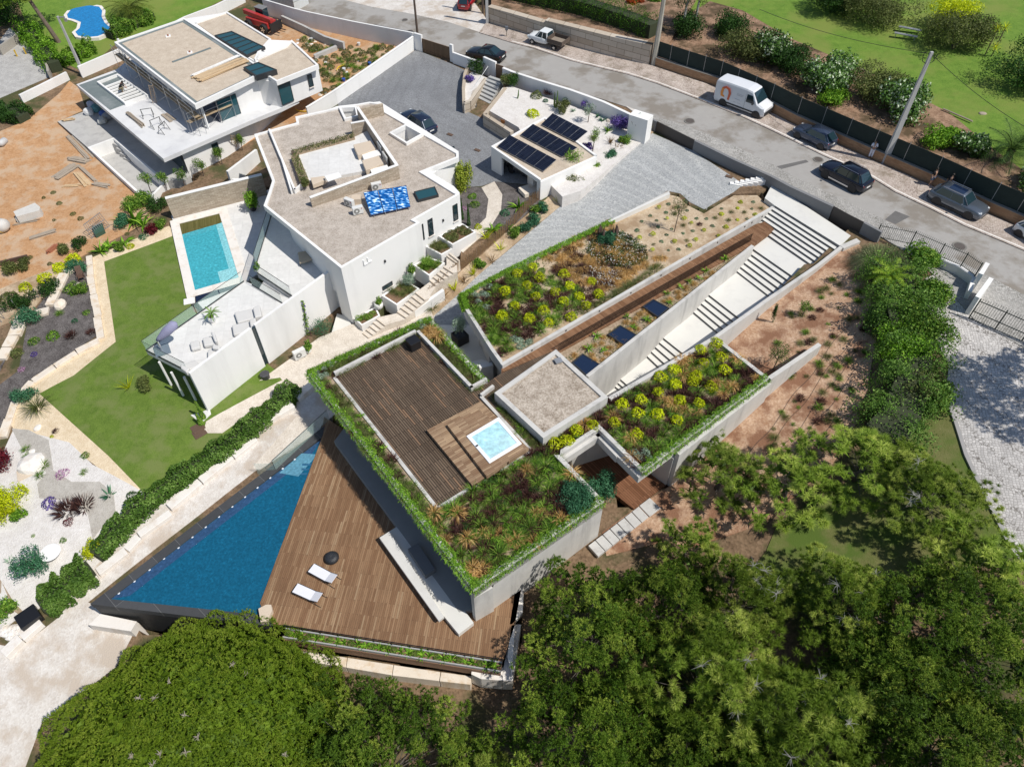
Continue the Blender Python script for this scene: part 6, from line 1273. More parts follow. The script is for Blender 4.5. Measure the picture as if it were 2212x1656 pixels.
# park shrubs and trees
L_GLO=leafmat('glossy_leaf','2a4a1a','5a7d35','e4ecd2',trans=.1,rough=.35); L_GLO.node_tree.nodes['Principled BSDF'].inputs['Roughness'].default_value=.4  # whitish top tone paints gloss highlights, with leaf variegation, into the colour
for n_ in L_GLO.node_tree.nodes:
    if n_.type=='VALTORGB': n_.color_ramp.elements[1].position=.66
D_=.9
park=[('dark_shrub','big dark olive bush behind the mesh fence at the left of the shrub row',1610,115,2.6,2.6,L_OLV,3),('glossy_bush','bright glossy-leaved bush left of the white van roof',1657,120,2.2,2.6,L_GLO,4),
('dark_shrub','dark bush beside the second glossy bush',1700,150,2.2,2.3,L_DRK,5),('glossy_bush','large glossy-leaved bush above the white van',1782,180,2.5,3.0,L_GLO,6),('green_bush','feathery bright green bush at the fence below the large glossy bush',1790,226,1.4,1.3,L_BRT,7),
('dark_shrub','brownish dark bush left of the tall concrete lamp post',1880,205,2.6,2.6,L_OLV,8),('glossy_bush','glossy-leaved bush just behind the tall concrete lamp post',1945,242,2.7,2.9,L_GLO,9),('green_bush','feathery green bush right of the tall concrete post',2022,318,1.7,1.5,L_BRT,10),
('glossy_bush','small glossy-leaved bush between the feathery bush and the palm',2085,332,1.5,1.6,L_GLO,11),('glossy_bush','glossy-leaved bush cut by the right edge below the palm',2205,400,1.6,1.8,L_GLO,12),
('olive_tree_bush','wide grey-olive bush in the park, leftmost of the upper row',1890,35,3.6,3.2,L_OLV,13),('olive_tree_bush','wide two-toned bush in the middle of the park lawn',2050,90,3.4,3.6,L_OLV,14),('yellow_green_bush','yellow-green crown on top of the two-toned park bush',2035,50,2.2,3.2,L_YEL,15),
('dark_shrub','dark green bush at the right edge of the park lawn',2190,165,3.2,3.2,L_DRK,16),('dark_shrub','dark bush at the top edge left of the park lawn',1790,10,3.,2.8,L_DRK,17),('dark_shrub','round shaded bush behind the concrete pole',1480,70,1.8,2.4,L_DRK,18),
('dark_shrub','dark bush between the pole trees and the first glossy bush',1570,70,1.8,2.4,L_DRK,19),('orange_bush','small orange-leaved bush in the bark bed behind the hedge',1370,20,.9,.9,L_ORG,20),('green_bush','round green bush right of the orange bush in the bark bed',1412,14,.9,.9,L_GRN,21)]
for i,(nm,lb_,u,v,R,H,mt,sd) in enumerate(park):
    q=G(u,v+H*9); R*=1.2; bush(nm,lb_,'bush',(q.x,q.y,q.z+D_-.1),R,H,mt,int(2400*R),.26 if mt is L_GLO else .20,.16 if mt is L_GLO else .10,13,sd)
for i,(u,v,h,R,lb_) in enumerate([(1468,95,6.5,1.6,'left of two grey-barked trees with drooping foliage behind the block wall'),(1495,80,6.,1.6,'right of two grey-barked trees with drooping foliage behind the block wall')]):
    q=G(u,v); small_tree('grey_tree',lb_,(q.x,q.y,q.z+1.2),h,R,L_OLV,2400,.2,.09,trunk=.16,tm=L_GBARK,seed=40+i)
for i,(u,v) in enumerate([(1925,125),(1945,140),(1955,110)]):
    q=G(u,v)+Vector((0,0,.85)); palm('yucca',['tallest yellow-topped yucca on the park lawn','lowest yellow-topped yucca on the park lawn','middle yellow-topped yucca behind the other two'][i],(G(2120+[-2,12,22][i],[138,140,120][i])+Vector((0,0,.85)))[:],[2.6,.8,1.9][i],26,.75,L_YEL,.05,50+i,cat='yucca',up=1.0,lw=.05,ll=.1)
def hedge(name,label,uvs,w,h,mat,n,dz=0.,L=.14,Wd=.08,seed=1,ribs=True,bushy=.12,cat='hedge',kind=None,core=True):
    r=np.random.RandomState(seed); P0=[G(u,v) for u,v in uvs]; C=[];N=[]; tot=sum((b-a).length for a,b in zip(P0[:-1],P0[1:])); mm=MB()
    for a,b in zip(P0[:-1],P0[1:]):
        k=int(n*(b-a).length/tot); f=r.uniform(0,1,k); d=(b-a).normalized(); nn=np.array([-d.y,d.x]); th=r.uniform(-.35,np.pi+.35,k); rr=(1-.3*r.uniform(0,1,k)**2)*(1+bushy*(np.sin(f*(b-a).length*2.1+seed)+.6*np.sin(f*(b-a).length*5.3+2)+.6*np.sin(th*3+f*9)))
        sx=np.sign(np.cos(th))*np.abs(np.cos(th))**.6*w/2*rr; sz=np.abs(np.sin(th))**.6*h*rr; base=np.array(a)+np.outer(f,np.array(b-a)); C.append(np.column_stack([base[:,0]+nn[0]*sx,base[:,1]+nn[1]*sx,base[:,2]+dz+np.maximum(.02,sz)])); N.append(np.column_stack([nn[0]*np.cos(th),nn[1]*np.cos(th),np.sin(th)+.2]))
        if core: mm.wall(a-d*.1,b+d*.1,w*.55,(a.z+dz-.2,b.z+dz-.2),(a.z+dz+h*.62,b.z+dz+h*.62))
    C=np.concatenate(C);N=nrm(np.concatenate(N)); T_=thing(name,label,cat,P0[0]); T_.location.z+=dz; l=np.array(T_.location); T=.6*r.uniform(0,1,len(C))+.4*(.5+.5*np.sin(C[:,0]*2.3)*np.sin(C[:,1]*2.7+C[:,2]*3))
    obj('foliage',arrmesh('foliage',leaves(C-l,N,L,Wd,r,.7),4,T,mat),(0,0,0),T_)
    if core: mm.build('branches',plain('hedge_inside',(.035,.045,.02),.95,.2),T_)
    return T_
hedge('clipped_hedge','tall clipped green hedge behind the big stone block wall',[(1070,10),(1150,28),(1260,52),(1340,78),(1405,104)],2.6,2.4,leafmat('hedge_leaf','23450c','3f6d14','74a024'),16000,1.2,.12,.07,5)
hedge('garden_hedge','long leafy green hedge between the lawn and the stone-edged path beside the pool',[(640,845),(560,918),(500,968),(420,1020),(330,1085),(280,1130),(215,1205)],1.5,1.1,leafmat('hedge_leaf_b','2f4a14','54782a','8fae58'),15000,0.,.15,.10,6,bushy=.16)
hedge('garden_hedge','leafy green hedge patch at the lower end of the pool-side path',[(200,1235),(150,1275),(100,1315)],2.0,1.1,MATS['hedge_leaf_b'],6000,0.,.15,.10,7,bushy=.2)
hedge('ivy_hedge','overgrown green creeper on the wall below the kidney-shaped pool',[(60,70),(90,110),(125,155)],2.2,1.8,L_BRT,7000,0.,.2,.13,8,bushy=.25)
hedge('ivy_hedge','green creeper on the wall between the pool lawn and the white house',[(130,140),(165,130),(200,112)],1.8,1.4,L_BRT,5000,0.,.2,.13,9,bushy=.25)
hedge('ivy_hedge','green creeper below the large palm',[(240,85),(285,62),(330,42)],2.0,1.4,L_GRN,6000,0.,.2,.13,10,bushy=.25)
hedge('hedge','dark green hedge by the old track at the left edge',[(-20,255),(20,245),(55,262)],2.4,1.2,L_DRK,5000,0.,.16,.1,11,bushy=.2)
belt=[('pampas_grass','huge shaggy pampas grass beside the iron railing',1905,560,2.2,2.2,'pam'),('laurel_bush','dark laurel bush left of the iron railing wall',1985,565,1.2,1.4,L_GRN),('laurel_bush','laurel bush directly below the pampas grass',1930,670,1.6,1.5,L_GRN),('laurel_bush','bright laurel bush halfway down the shrub belt',1935,745,1.9,1.8,L_BRT),('laurel_bush','laurel bush jutting over the cobbled drive',1985,720,1.8,1.7,L_GRN),('laurel_bush','laurel bush at the shaded side of the belt',1900,700,1.3,1.4,L_DRK),
('olive_bush','olive bush with white daisies beside the cobbled drive',1975,830,1.6,1.2,L_OLV),('dry_bush','grey leafless bush in the shrub belt',1955,880,1.5,1.0,'dry'),('laurel_bush','low green bush at the kerb of the cobbled drive',2010,860,1.4,1.1,L_GRN),('green_bush','bright heather-like bush right above the ditch',1945,800,1.2,1.0,L_BRT),('olive_bush','low olive bush at the bottom of the shrub belt',1900,900,1.2,.9,L_OLV),('laurel_bush','laurel bush at the top of the cobbled drive',2010,640,1.2,1.3,L_GRN)]
hedge('shrub_belt','tall continuous dark green hedge curving down beside the ditch and the cobbled drive',[(1915,600),(1935,690),(1955,770),(1960,850),(1925,930),(1890,965)],4.2,2.2,MATS['hedge_leaf_b'],19000,0.,.15,.09,12,bushy=.3)
L_DRY=leafmat('dry_twig','5a5348','847b6c','aaa294',trans=0)
for i,(nm,lb_,u,v,R,H,mt) in enumerate(belt):
    q=G(u,v+H*8)
    if mt=='pam':
        r=np.random.RandomState(3); V,T=tuft(2600,2.7,2.,.022,1.3,r,1.1,.35); obj(nm,arrmesh(nm,V,4,T,leafmat('pampas','4a5a34','7c8a5c','a8ac80')),tuple(q),label=lb_,cat='grass')
    elif mt=='dry':
        r=np.random.RandomState(4); V,T=tuft(1500,1.1,1.2,.014,.1,r,1.3,.5); obj(nm,arrmesh(nm,V,4,T,L_DRY),tuple(q),label=lb_,cat='bush')
    else: bush(nm,lb_,'bush',tuple(q),R*1.3,H*1.25,mt,int(3400*R),.18,.10,12,60+i)
# vehicles
def paint(name,c,rough=.25,metal=.3):
    if name in MATS: return MATS[name]
    m,n,b=newmat(name); b.inputs['Base Color'].default_value=(*c,1); b.inputs['Roughness'].default_value=rough; b.inputs['Metallic'].default_value=metal; b.inputs['Coat Weight'].default_value=.6; b.inputs['Coat Roughness'].default_value=.05; return m
LAMPW=paint('headlamp',(.75,.78,.8),.1,.2); LAMPR=paint('tail_lamp',(.35,.01,.015),.2,0); TRIM=plain('black_trim',(.02,.02,.022),.5,.1,3,30,0); PLATE=plain('number_plate',(.75,.75,.72),.5,.02)
def wheel(T_,x,y,r,w):
    ty=MB(); M=Matrix.Translation((x,y,r))@Matrix.Rotation(math.pi/2,4,'X'); ty.lathe((0,0,-w/2),[(r*.62,0),(r*.93,0),(r,w*.15),(r,w*.85),(r*.93,w),(r*.62,w)],20,M=M); o=ty.build('wheel',RUB,T_,local=True,smooth=False)
    ri=MB(); s=1 if y>0 else -1; ri.lathe((0,0,-w/2+.015),[(r*.63,0),(r*.63,w-.03)],16,M=M)
    for k in range(5):
        a=k*2*math.pi/5; ri.box((x+math.cos(a)*r*.33,y+s*(w/2-.008),r+math.sin(a)*r*.33),(.001,.001,.001))
    r2=MB(); r2.lathe((0,0,-w/2+.02),[(r*.6,0),(r*.6,w-.036)],16,M=M); r2.build('rim',plain('rim_dark',(.05,.05,.055),.4,.1,metal=.6),o,local=True)
    sp=MB()
    for k in range(5):
        a=k*2*math.pi/5; c=Vector((x,y+s*(w/2+.002),r)); d=Vector((math.cos(a),0,math.sin(a))); q=Vector((-math.sin(a),0,math.cos(a)))*r*.09; sp.hexa([c-q-Vector((0,s*.02,0)),c+d*r*.6-q-Vector((0,s*.02,0)),c+d*r*.6+q-Vector((0,s*.02,0)),c+q-Vector((0,s*.02,0)),c-q,c+d*r*.6-q,c+d*r*.6+q,c+q])
    sp.build('spokes',CHROME,o,local=True)
def carbody(T_,st,hw,mat,sub=2):
    """st: stations (x, zbottom, zbelt, ztop_of_section, half width factor); closed loft"""
    V=[];F=[];n=12
    for (x,zb,zs,zt,k) in st:
        w=hw*k; ring_=[(0,zb),(w*.82,zb),(w*.97,zb+.12),(w,zb+(zs-zb)*.55),(w*.975,zs-.05),(w*.9,zs),(w*.5,zt),(0,zt+.015)]
        pts_=[(x,y,z) for y,z in ring_]+[(x,-y,z) for y,z in ring_[-2:0:-1]]; V+=pts_; n=len(pts_)
    for i in range(len(st)-1):
        for k in range(n): F.append((i*n+k,(i+1)*n+k,(i+1)*n+(k+1)%n,i*n+(k+1)%n))
    F+=[tuple(range(n)),tuple((len(st)-1)*n+k for k in range(n-1,-1,-1))]
    m=MB(); m.add(V,F); o=m.build('body',mat,T_,local=True,smooth=True,subd=1); return o
def car(name,label,cat,front,rear,mat,spec,z=None,offs=0.):
    """front/rear: ground points (Vectors) of the axles"""
    d=(front-rear); wb=spec['wb']; c=(front+rear)/2; ang=math.atan2(d.y,d.x); pitch=math.atan2(d.z,math.hypot(d.x,d.y))
    T_=thing(name,label,cat,(0,0,0)); hw=spec['w']/2; L=spec['L']; f=spec['fo']; xf=wb/2; F_=xf+f; B_=F_-L; r=spec['r']; zb=.2 if spec['h']<1.9 else .3; bz=spec['belt']; hz=spec['hood']; h=spec['h']
    st=[(B_,zb+.22,bz*.86,bz*.86,.80),(B_+.06,zb+.06,bz*.97,bz*.97,.92),(B_+.35,zb,bz,bz,.985),(-wb/2,zb,bz,bz,1),(0,zb,bz,bz,1),(xf-.35,zb,bz*.99,bz,1),(xf,zb,hz,hz+.06,.99),(F_-.35,zb,hz-.06,hz-.01,.95),(F_-.10,zb+.04,hz-.18,hz-.12,.86),(F_,zb+.15,hz-.32,hz-.28,.72)]
    carbody(T_,st,hw,mat)
    g0,g1,g2,g3=spec['cab']  # x: base of windscreen, roof front, roof rear, base of rear glass
    tw=hw*.90; rw=hw*.70; q=MB(); bzz=bz-.05
    base=[(g0,tw*.86),(g0-.35,tw),(g3+.25,tw*.97),(g3,tw*.82)]; roof=[(g1,rw*.9),(g1-.12,rw),(g2+.12,rw*.97),(g2,rw*.86)]
    vb=[(x,y,bzz) for x,y in base]+[(x,-y,bzz) for x,y in base[::-1]]; vt=[(x,y,h-.05) for x,y in roof]+[(x,-y,h-.05) for x,y in roof[::-1]]; n=8
    q.add(vb+vt,[(i,(i+1)%n,(i+1)%n+n,i+n) for i in range(n)]+[tuple(range(n,2*n))]); q.build('windows',spec.get('glass',GLS),T_,local=True)
    q=MB(); rt=[(x,y) for x,y in roof]+[(x,-y) for x,y in roof[::-1]]; lo=[(x*1.0,y*1.035,h-.085) for x,y in rt]; up=[(x*.985+(g1+g2)/2*.015,y*.95,h-.01) for x,y in rt]; mid=[(x,y*1.01,h-.04) for x,y in rt]; ce=((g1+g2)/2,0,h+.005)
    q.add(lo+mid+up+[ce],[(i,(i+1)%n,(i+1)%n+n,i+n) for i in range(n)]+[(i+n,(i+1)%n+n,(i+1)%n+2*n,i+2*n) for i in range(n)]+[(i+2*n,(i+1)%n+2*n,3*n) for i in range(n)]); q.build('roof',spec.get('roofmat',mat),T_,local=True,smooth=True)
    for s in (-1,1):
        for (b_,t_) in ((base[0],roof[0]),(base[1],roof[1]),(base[3],roof[3]),(base[2],roof[2])): MB().tube([(b_[0],s*b_[1],bzz),(t_[0],s*t_[1],h-.06)],.038,4).build('pillar',mat,T_,local=True)
        xm=(g1+g2)/2+.1; MB().tube([(xm,s*tw*.99,bzz),(xm-.05,s*rw*1.0,h-.06)],.03,4).build('pillar',mat,T_,local=True)
    for x in (xf,-wb/2):
        for s in (-1,1):
            wheel(T_,x,s*(hw-.11),r,.21)
            a=MB(); M=Matrix.Translation((x,s*(hw-.10),r))@Matrix.Rotation(math.pi/2,4,'X'); a.lathe((0,0,-.11),[(r*1.13,0),(r*1.13,.215)],20,M=M); a.build('wheel_arch',TRIM,T_,local=True)
    for s in (-1,1):
        MB().box((F_-.27,s*hw*.64,hz-.17),(.30,.30,.12),-s*.45).build('headlight',LAMPW,T_,local=True,bevel=.03); MB().box((B_+.15,s*hw*.68,bz*.82),(.22,.30,.14),s*.35).build('tail_light',LAMPR,T_,local=True,bevel=.03)
        MB().box((g0-.42,s*(hw+.08),bz+.06),(.12,.2,.13),s*.2).build('side_mirror',mat,T_,local=True,bevel=.03)
    MB().box((F_-.06,0,.42),(.12,hw*1.0,.16)).build('grille',TRIM,T_,local=True,bevel=.02); MB().box((B_-.0,0,.60),(.03,.5,.11)).build('number_plate',PLATE,T_,local=True)
    MB().box((B_+.05,0,.32),(.16,hw*1.5,.2)).build('bumper',TRIM if spec.get('suv') else mat,T_,local=True,bevel=.04)
    if spec.get('suv'):
        for s in (-1,1): MB().box((0,s*(hw-.01),.34),(wb*.72,.05,.13)).build('sill_trim',spec.get('trim',TRIM),T_,local=True); MB().tube([(g1-.1,s*rw*.98,h+.03),(g2+.2,s*rw*.96,h+.03)],.022,5).build('roof_rail',CHROME,T_,local=True)
    if spec.get('sunroof'): MB().box(((g1+g2)/2+.15,0,h-.0),(1.25,.85,.03)).build('sunroof',GLSB,T_,local=True,bevel=.01)
    T_.location=c; T_.rotation_euler=(0,-pitch,ang); return T_
SUV=dict(wb=2.7,L=4.55,w=1.86,fo=.93,h=1.62,belt=1.02,hood=1.0,r=.36,cab=(1.0,.42,-1.55,-2.02),suv=1)
HATCH=dict(wb=2.55,L=4.05,w=1.76,fo=.82,h=1.46,belt=.93,hood=.9,r=.32,cab=(.98,.3,-1.35,-1.85))
SEDAN=dict(wb=2.7,L=4.5,w=1.76,fo=.85,h=1.41,belt=.9,hood=.86,r=.32,cab=(.8,.15,-1.0,-1.75))
def ax(c,r,a,b): # near-side wheel contacts (front, rear) -> axle centres pushed away from the camera
    return Gt(c,r,*a),Gt(c,r,*b)
def side(f,b,w):
    d=(b-f).normalized(); n=Vector((-d.y,d.x,0)); n=n if n.y>0 else -n; return f+n*w/2,b+n*w/2
def place(name,label,c,r,a,b,mat,spec):
    f,b_=ax(c,r,a,b); f,b_=side(f,b_,spec['w']); f.z+=.07; b_.z+=.07; return car(name,label,'car',f,b_,mat,spec)
place('parked_car','grey-blue hatchback parked on the far side of the street behind the white van','x' and 3,0,(237,1205),(440,1305),paint('slate_blue_paint',(.055,.075,.12),.25,.4),HATCH)
place('parked_car','nearly black sports utility car with chrome sills, nearest the driveway wall',3,0,(475,1545),(710,1668),paint('midnight_paint',(.008,.010,.022),.18,.3),dict(SUV,trim=CHROME))
place('parked_car','metallic grey sports utility car with a glass sunroof below the standing couple',3,1,(1708,252),(1425,118),paint('steel_grey_paint',(.13,.155,.19),.25,.5),dict(SUV,sunroof=1,glass=GLS))
place('parked_car','white car cut off by the right edge of the photo',3,1,(2330,520),(2190,430),paint('white_paint',(.7,.7,.7),.3,0),HATCH)
place('parked_car','black saloon car behind the low white street wall',1,0,(1840,520),(2060,560),paint('black_paint',(.010,.010,.012),.2,.2),SEDAN)
place('parked_car','small red hatchback on the sandy lot at the top edge',1,0,(1925,0),(1840,120),paint('red_paint',(.35,.012,.02),.3,0),dict(HATCH,wb=2.45,L=3.8,w=1.66))
f=Gt(1,0,1250,1010); b=Gt(1,0,1440,1140); place('parked_car','dark blue estate car parked on the forecourt right behind the villa roof',1,0,(1255,1060),(1430,1185),paint('navy_paint',(.02,.03,.06),.2,.3),dict(SEDAN,h=1.46,cab=(.9,.3,-1.5,-2.05),glass=GLS))
place('parked_car','dark car standing inside the carport',2,0,(-10,1500),(160,1590),paint('dark_green_paint',(.03,.03,.035),.2,.3),SEDAN)
fw_,bw_=side(Gt(2,0,2090,1030),Gt(2,0,1815,925),1.9); d=fw_-bw_; T_=thing('white_van','white delivery van with an orange ring emblem on its side','van',(0,0,0)); WP=paint('van_white',(.72,.73,.75),.35,0)
VX=[(-3.0,.9,2.2),(-2.9,.92,2.42),(-2.,.94,2.48),(.3,.94,2.48),(.95,.92,2.42)]
m=MB(); V=[];F=[]
stn=[(-2.95,.35,2.25,.90,.78),(-2.85,.3,2.38,.95,.80),(-1.5,.3,2.45,.97,.80),(.4,.3,2.45,.97,.80),(1.0,.3,2.36,.96,.76),(1.72,.3,1.45,.96,.78),(2.35,.3,1.22,.94,.75),(2.6,.38,1.0,.86,.66)]
for (x,zb,zt,w,tw) in stn:
    rg_=[(0,zb),(w*.9,zb),(w,zb+.2),(w,min(zt-.1,1.15)),(tw+.06 if zt>1.5 else w*.97,zt-.16),(tw,zt-.02),(tw*.5,zt+.02),(0,zt+.03)]; pp_=[(x,y,z) for y,z in rg_]+[(x,-y,z) for y,z in rg_[-2:0:-1]]; V+=pp_; n=len(pp_)
for i in range(len(stn)-1):
    for k in range(n): F.append((i*n+k,(i+1)*n+k,(i+1)*n+(k+1)%n,i*n+(k+1)%n))
F+=[tuple(range(n)),tuple((len(stn)-1)*n+k for k in range(n-1,-1,-1))]; m.add(V,F); m.build('body',WP,T_,local=True,smooth=False,bevel=.03)
m=MB(); m.hexa([(1.78,-.78,1.42),(1.78,.78,1.42),(1.10,.68,2.26),(1.10,-.68,2.26),(1.83,-.80,1.45),(1.83,.80,1.45),(1.15,.70,2.29),(1.15,-.70,2.29)]); m.build('windscreen',GLS,T_,local=True)
for s in (-1,1):
    m=MB(); y0=.975; m.hexa([(.55,s*.955,1.3),(1.45,s*.955,1.3),(1.12,s*.86,2.0),(.55,s*.86,2.0),(.55,s*.985,1.3),(1.45,s*.985,1.3),(1.12,s*.895,2.0),(.55,s*.895,2.0)]); m.build('side_window',GLS,T_,local=True)
    m=MB(); m.box((-.1,s*.985,.55),(3.6,.03,.13)); m.build('side_rail',TRIM,T_,local=True); m=MB(); m.box((.45,s*.972,1.2),(.012,.012,1.5)); m.build('door_seam',TRIM,T_,local=True)
    m=MB(); m.box((1.35,s*1.12,1.45),(.12,.22,.3)); m.build('side_mirror',TRIM,T_,local=True,bevel=.03); MB().box((2.35,s*.78,1.0),(.3,.3,.28),-s*.35).build('headlight',LAMPW,T_,local=True,bevel=.04); MB().box((-2.96,s*.82,1.0),(.06,.14,.5)).build('tail_light',LAMPR,T_,local=True)
    for x in (1.84,-1.84): wheel(T_,x,s*.86,.34,.2); a=MB(); M=Matrix.Translation((x,s*.875,.36))@Matrix.Rotation(math.pi/2,4,'X'); a.lathe((0,0,-.1),[(.43,0),(.43,.205)],20,M=M); a.build('wheel_arch',TRIM,T_,local=True)
m=MB(); m.box((2.56,0,.6),(.22,1.6,.36)); m.build('bumper',TRIM,T_,local=True,bevel=.06); m=MB(); m.box((-2.95,0,.45),(.12,1.7,.2)); m.build('bumper',TRIM,T_,local=True,bevel=.03)
hexp=[(-.62,1.62),(-.45,2.12),(.0,2.3),(.42,2.02),(.52,1.45),(.45,1.02),(.02,.98)]; hin=[(-.36,1.60),(-.24,1.94),(.02,2.04),(.2,1.88),(.26,1.42),(.22,1.22),(.08,1.2)]
m=MB(); cols=[0,0,0,1,1,1]
for i in range(6):
    a,b,c,e=hexp[i],hexp[i+1],hin[i+1],hin[i]; m.hexa([(-1.75-x,.965,z*.86+.12) for x,z in (a,b,c,e)]+[(-1.75-x,.985,z*.86+.12) for x,z in (a,b,c,e)],cols[i])
m.hexa([(-1.75-x,.965,z) for x,z in ((-.62,1.5),(-.36,1.5),(-.3,.85),(-.5,.80))]+[(-1.75-x,.985,z) for x,z in ((-.62,1.5),(-.36,1.5),(-.3,.85),(-.5,.80))],0)
EMB=[paint('emblem_red',(.62,.10,.03),.4,0),paint('emblem_orange',(.80,.27,.03),.4,0)]
mm=MB(); mm.v=[(x,-y,z) for x,y,z in m.v]; mm.f=[f[::-1] for f in m.f]; mm.m=m.m; (mm if True else m).build('emblem',EMB,T_,local=True)
m=MB()
for i,(x,z,w) in enumerate([(.1,1.75,.9),(.05,1.62,.8),(-.1,1.2,.7),(-.35,.86,.28),(.0,.86,.1),(.2,.86,.25)]): m.box((x-.25,-.972,z),(w*.8,.01,.035))
m.build('lettering',plain('faint_lettering',(.45,.46,.48),.5,.05),T_,local=True)
T_.location=(fw_+bw_)/2+Vector((0,0,.07)); T_.rotation_euler=(0,-math.atan2(d.z,d.to_2d().length),math.atan2(d.y,d.x))
fp_,bp_=side(Gt(2,0,180,400),Gt(2,0,350,445),1.6); d=fp_-bp_; T_=thing('white_pickup','old white crew-cab pickup truck with a dark open load bed','pickup truck',(0,0,0)); PW=paint('pickup_white',(.74,.76,.76),.35,0)
carbody(T_,[(-.55,.35,1.0,1.0,1),(0,.3,1.02,1.02,1),(.9,.3,1.02,1.03,1),(1.45,.3,.98,1.02,.99),(2.0,.35,.9,.95,.93),(2.15,.45,.7,.74,.85)],.80,PW)
m=MB(); bs=[(1.15,.68),(.9,.74),(-.45,.74),(-.5,.7)]; rr_=[(.62,.56),(.5,.6),(-.3,.6),(-.38,.57)]; n=8; vb=[(x,y,.98) for x,y in bs]+[(x,-y,.98) for x,y in bs[::-1]]; vt=[(x,y,1.58) for x,y in rr_]+[(x,-y,1.58) for x,y in rr_[::-1]]
m.add(vb+vt,[(i,(i+1)%n,(i+1)%n+n,i+n) for i in range(n)]+[tuple(range(n,2*n))]); m.build('windows',GLS,T_,local=True); m=MB(); m.box((.12,0,1.6),(1.05,1.22,.07)); m.build('roof',PW,T_,local=True,bevel=.03)
m=MB()
for s in (-1,1):
    for (b_,t_) in list(zip(bs,rr_))+[((.2,.75),(.15,.6))]: MB().tube([(b_[0],s*b_[1],.98),(t_[0],s*t_[1],1.58)],.035,4).build('pillar',PW,T_,local=True)
DM=plain('rusty_bed',(.10,.075,.06),.8,.3); m=MB(); m.box((-1.5,0,.78),(1.9,1.66,.08)); m.build('load_bed',plain('bed_floor',(.25,.21,.17),.9,.2),T_,local=True)
for s in (-1,1): m=MB(); m.box((-1.5,s*.83,1.0),(1.9,.05,.42)); m.build('side_board',DM,T_,local=True)
m=MB(); m.box((-2.45,0,1.0),(.05,1.7,.42)); m.build('tailgate',DM,T_,local=True); m=MB(); m.box((-.57,0,1.05),(.05,1.66,.5)); m.build('headboard',DM,T_,local=True)
for x in (1.42,-1.42):
    for s in (-1,1): wheel(T_,x,s*.72,.31,.2)
for s in (-1,1): MB().box((2.1,s*.58,.74),(.1,.26,.16)).build('headlight',LAMPW,T_,local=True)
T_.location=(fp_+bp_)/2+Vector((0,0,.12)); T_.rotation_euler=(0,0,math.atan2(d.y,d.x))
p=Gt(1,0,60,250); T_=thing('telehandler','red telescopic handler parked among the rubble beside the street wall','construction vehicle',(0,0,0)); RP=paint('machine_red',(.42,.035,.03),.45,0)
m=MB(); m.box((0,0,.95),(3.6,1.5,.7)); m.build('chassis',RP,T_,local=True,bevel=.06); m=MB(); m.box((-.2,.62,1.75),(1.3,.85,1.1)); m.build('cab',GLS,T_,local=True,bevel=.06); m=MB(); m.box((-.2,.62,2.33),(1.4,.95,.08)); m.build('cab_roof',plain('machine_grey',(.2,.2,.2)),T_,local=True,bevel=.02)
m=MB(); m.hexa([(-2.2,-.5,1.5),(2.2,-.5,1.3),(2.2,-.05,1.3),(-2.2,-.05,1.5),(-2.2,-.5,2.0),(2.2,-.5,1.75),(2.2,-.05,1.75),(-2.2,-.05,2.0)]); m.build('boom',RP,T_,local=True); m=MB(); m.box((2.45,0,.9),(.12,1.9,1.0)); m.box((2.9,-.5,.45),(1.,.12,.06)); m.box((2.9,.5,.45),(1.,.12,.06)); m.build('fork_carriage',TRIM,T_,local=True)
for x in (1.25,-1.25):
    for s in (-1,1): wheel(T_,x,s*.95,.58,.42)
T_.location=p; T_.rotation_euler=(0,0,-.55)
a,b=G(575,15),G(625,30); T_=thing('site_container','weathered white corrugated container at the top edge beside the street','container',G(618,8)); c=G(618,8); m=MB(); ang=math.atan2((b-a).y,(b-a).x)
m.box((c.x,c.y,c.z+1.2),(6,2.4,2.4),ang); m.build('body',bricks('corrugated_sheet',(.52,.54,.54),(.62,.63,.62),(.34,.35,.34),.28,3,ang,.05,wall=True,grain=False,offs=0.),T_); m=MB(); m.box((c.x,c.y,c.z+2.43),(6.1,2.5,.05),ang); m.build('roof_sheet',plain('rusty_roof',(.40,.36,.32),.8,.2),T_)
# terrace furniture and edges
FABW=plain('white_mesh_fabric',(.72,.72,.76),.8,.03,3,40,0)
LOU=[]
def lounger(p,q,label):
    d=(q-p); L=1.95; a=math.atan2(d.y,d.x); T_=thing('sun_lounger',label,'sun lounger',(0,0,0),'sun loungers on the timber terrace')
    MB().box((.62,0,.32),(1.28,.6,.03)).build('seat',FABW,T_,local=True)
    m=MB(); m.hexa([(1.27,-.3,.32),(1.27,.3,.32),(1.80,.3,.56),(1.80,-.3,.56),(1.26,-.3,.35),(1.26,.3,.35),(1.79,.3,.59),(1.79,-.3,.59)]); m.build('backrest',FABW,T_,local=True)
    m=MB();
    for s in (-.33,.33): m.tube([(0,s,.3),(1.3,s,.3)],.022,5); m.tube([(1.28,s,.31),(1.86,s,.57)],.02,5); m.tube([(1.45,s,.38),(1.72,s,.03)],.018,5); m.tube([(1.72,s,.03),(1.95,s,.03)],.018,5)
    m.build('frame',DARKP,T_,local=True)
    for x in (.12,1.2):
        for s in (-.31,.31): MB().tube([(x,s,.3),(x,s,0)],.02,5).build('leg',DARKP,T_,local=True)
    T_.location=p; T_.rotation_euler=(0,0,a)
lounger(at(640.5,1274,0.01),at(684.3,1294,0),'white sun lounger nearer the bottom edge of the timber terrace'); lounger(at(675,1231,0.01),at(714.3,1252.6,0),'white sun lounger nearer the round black beanbag')
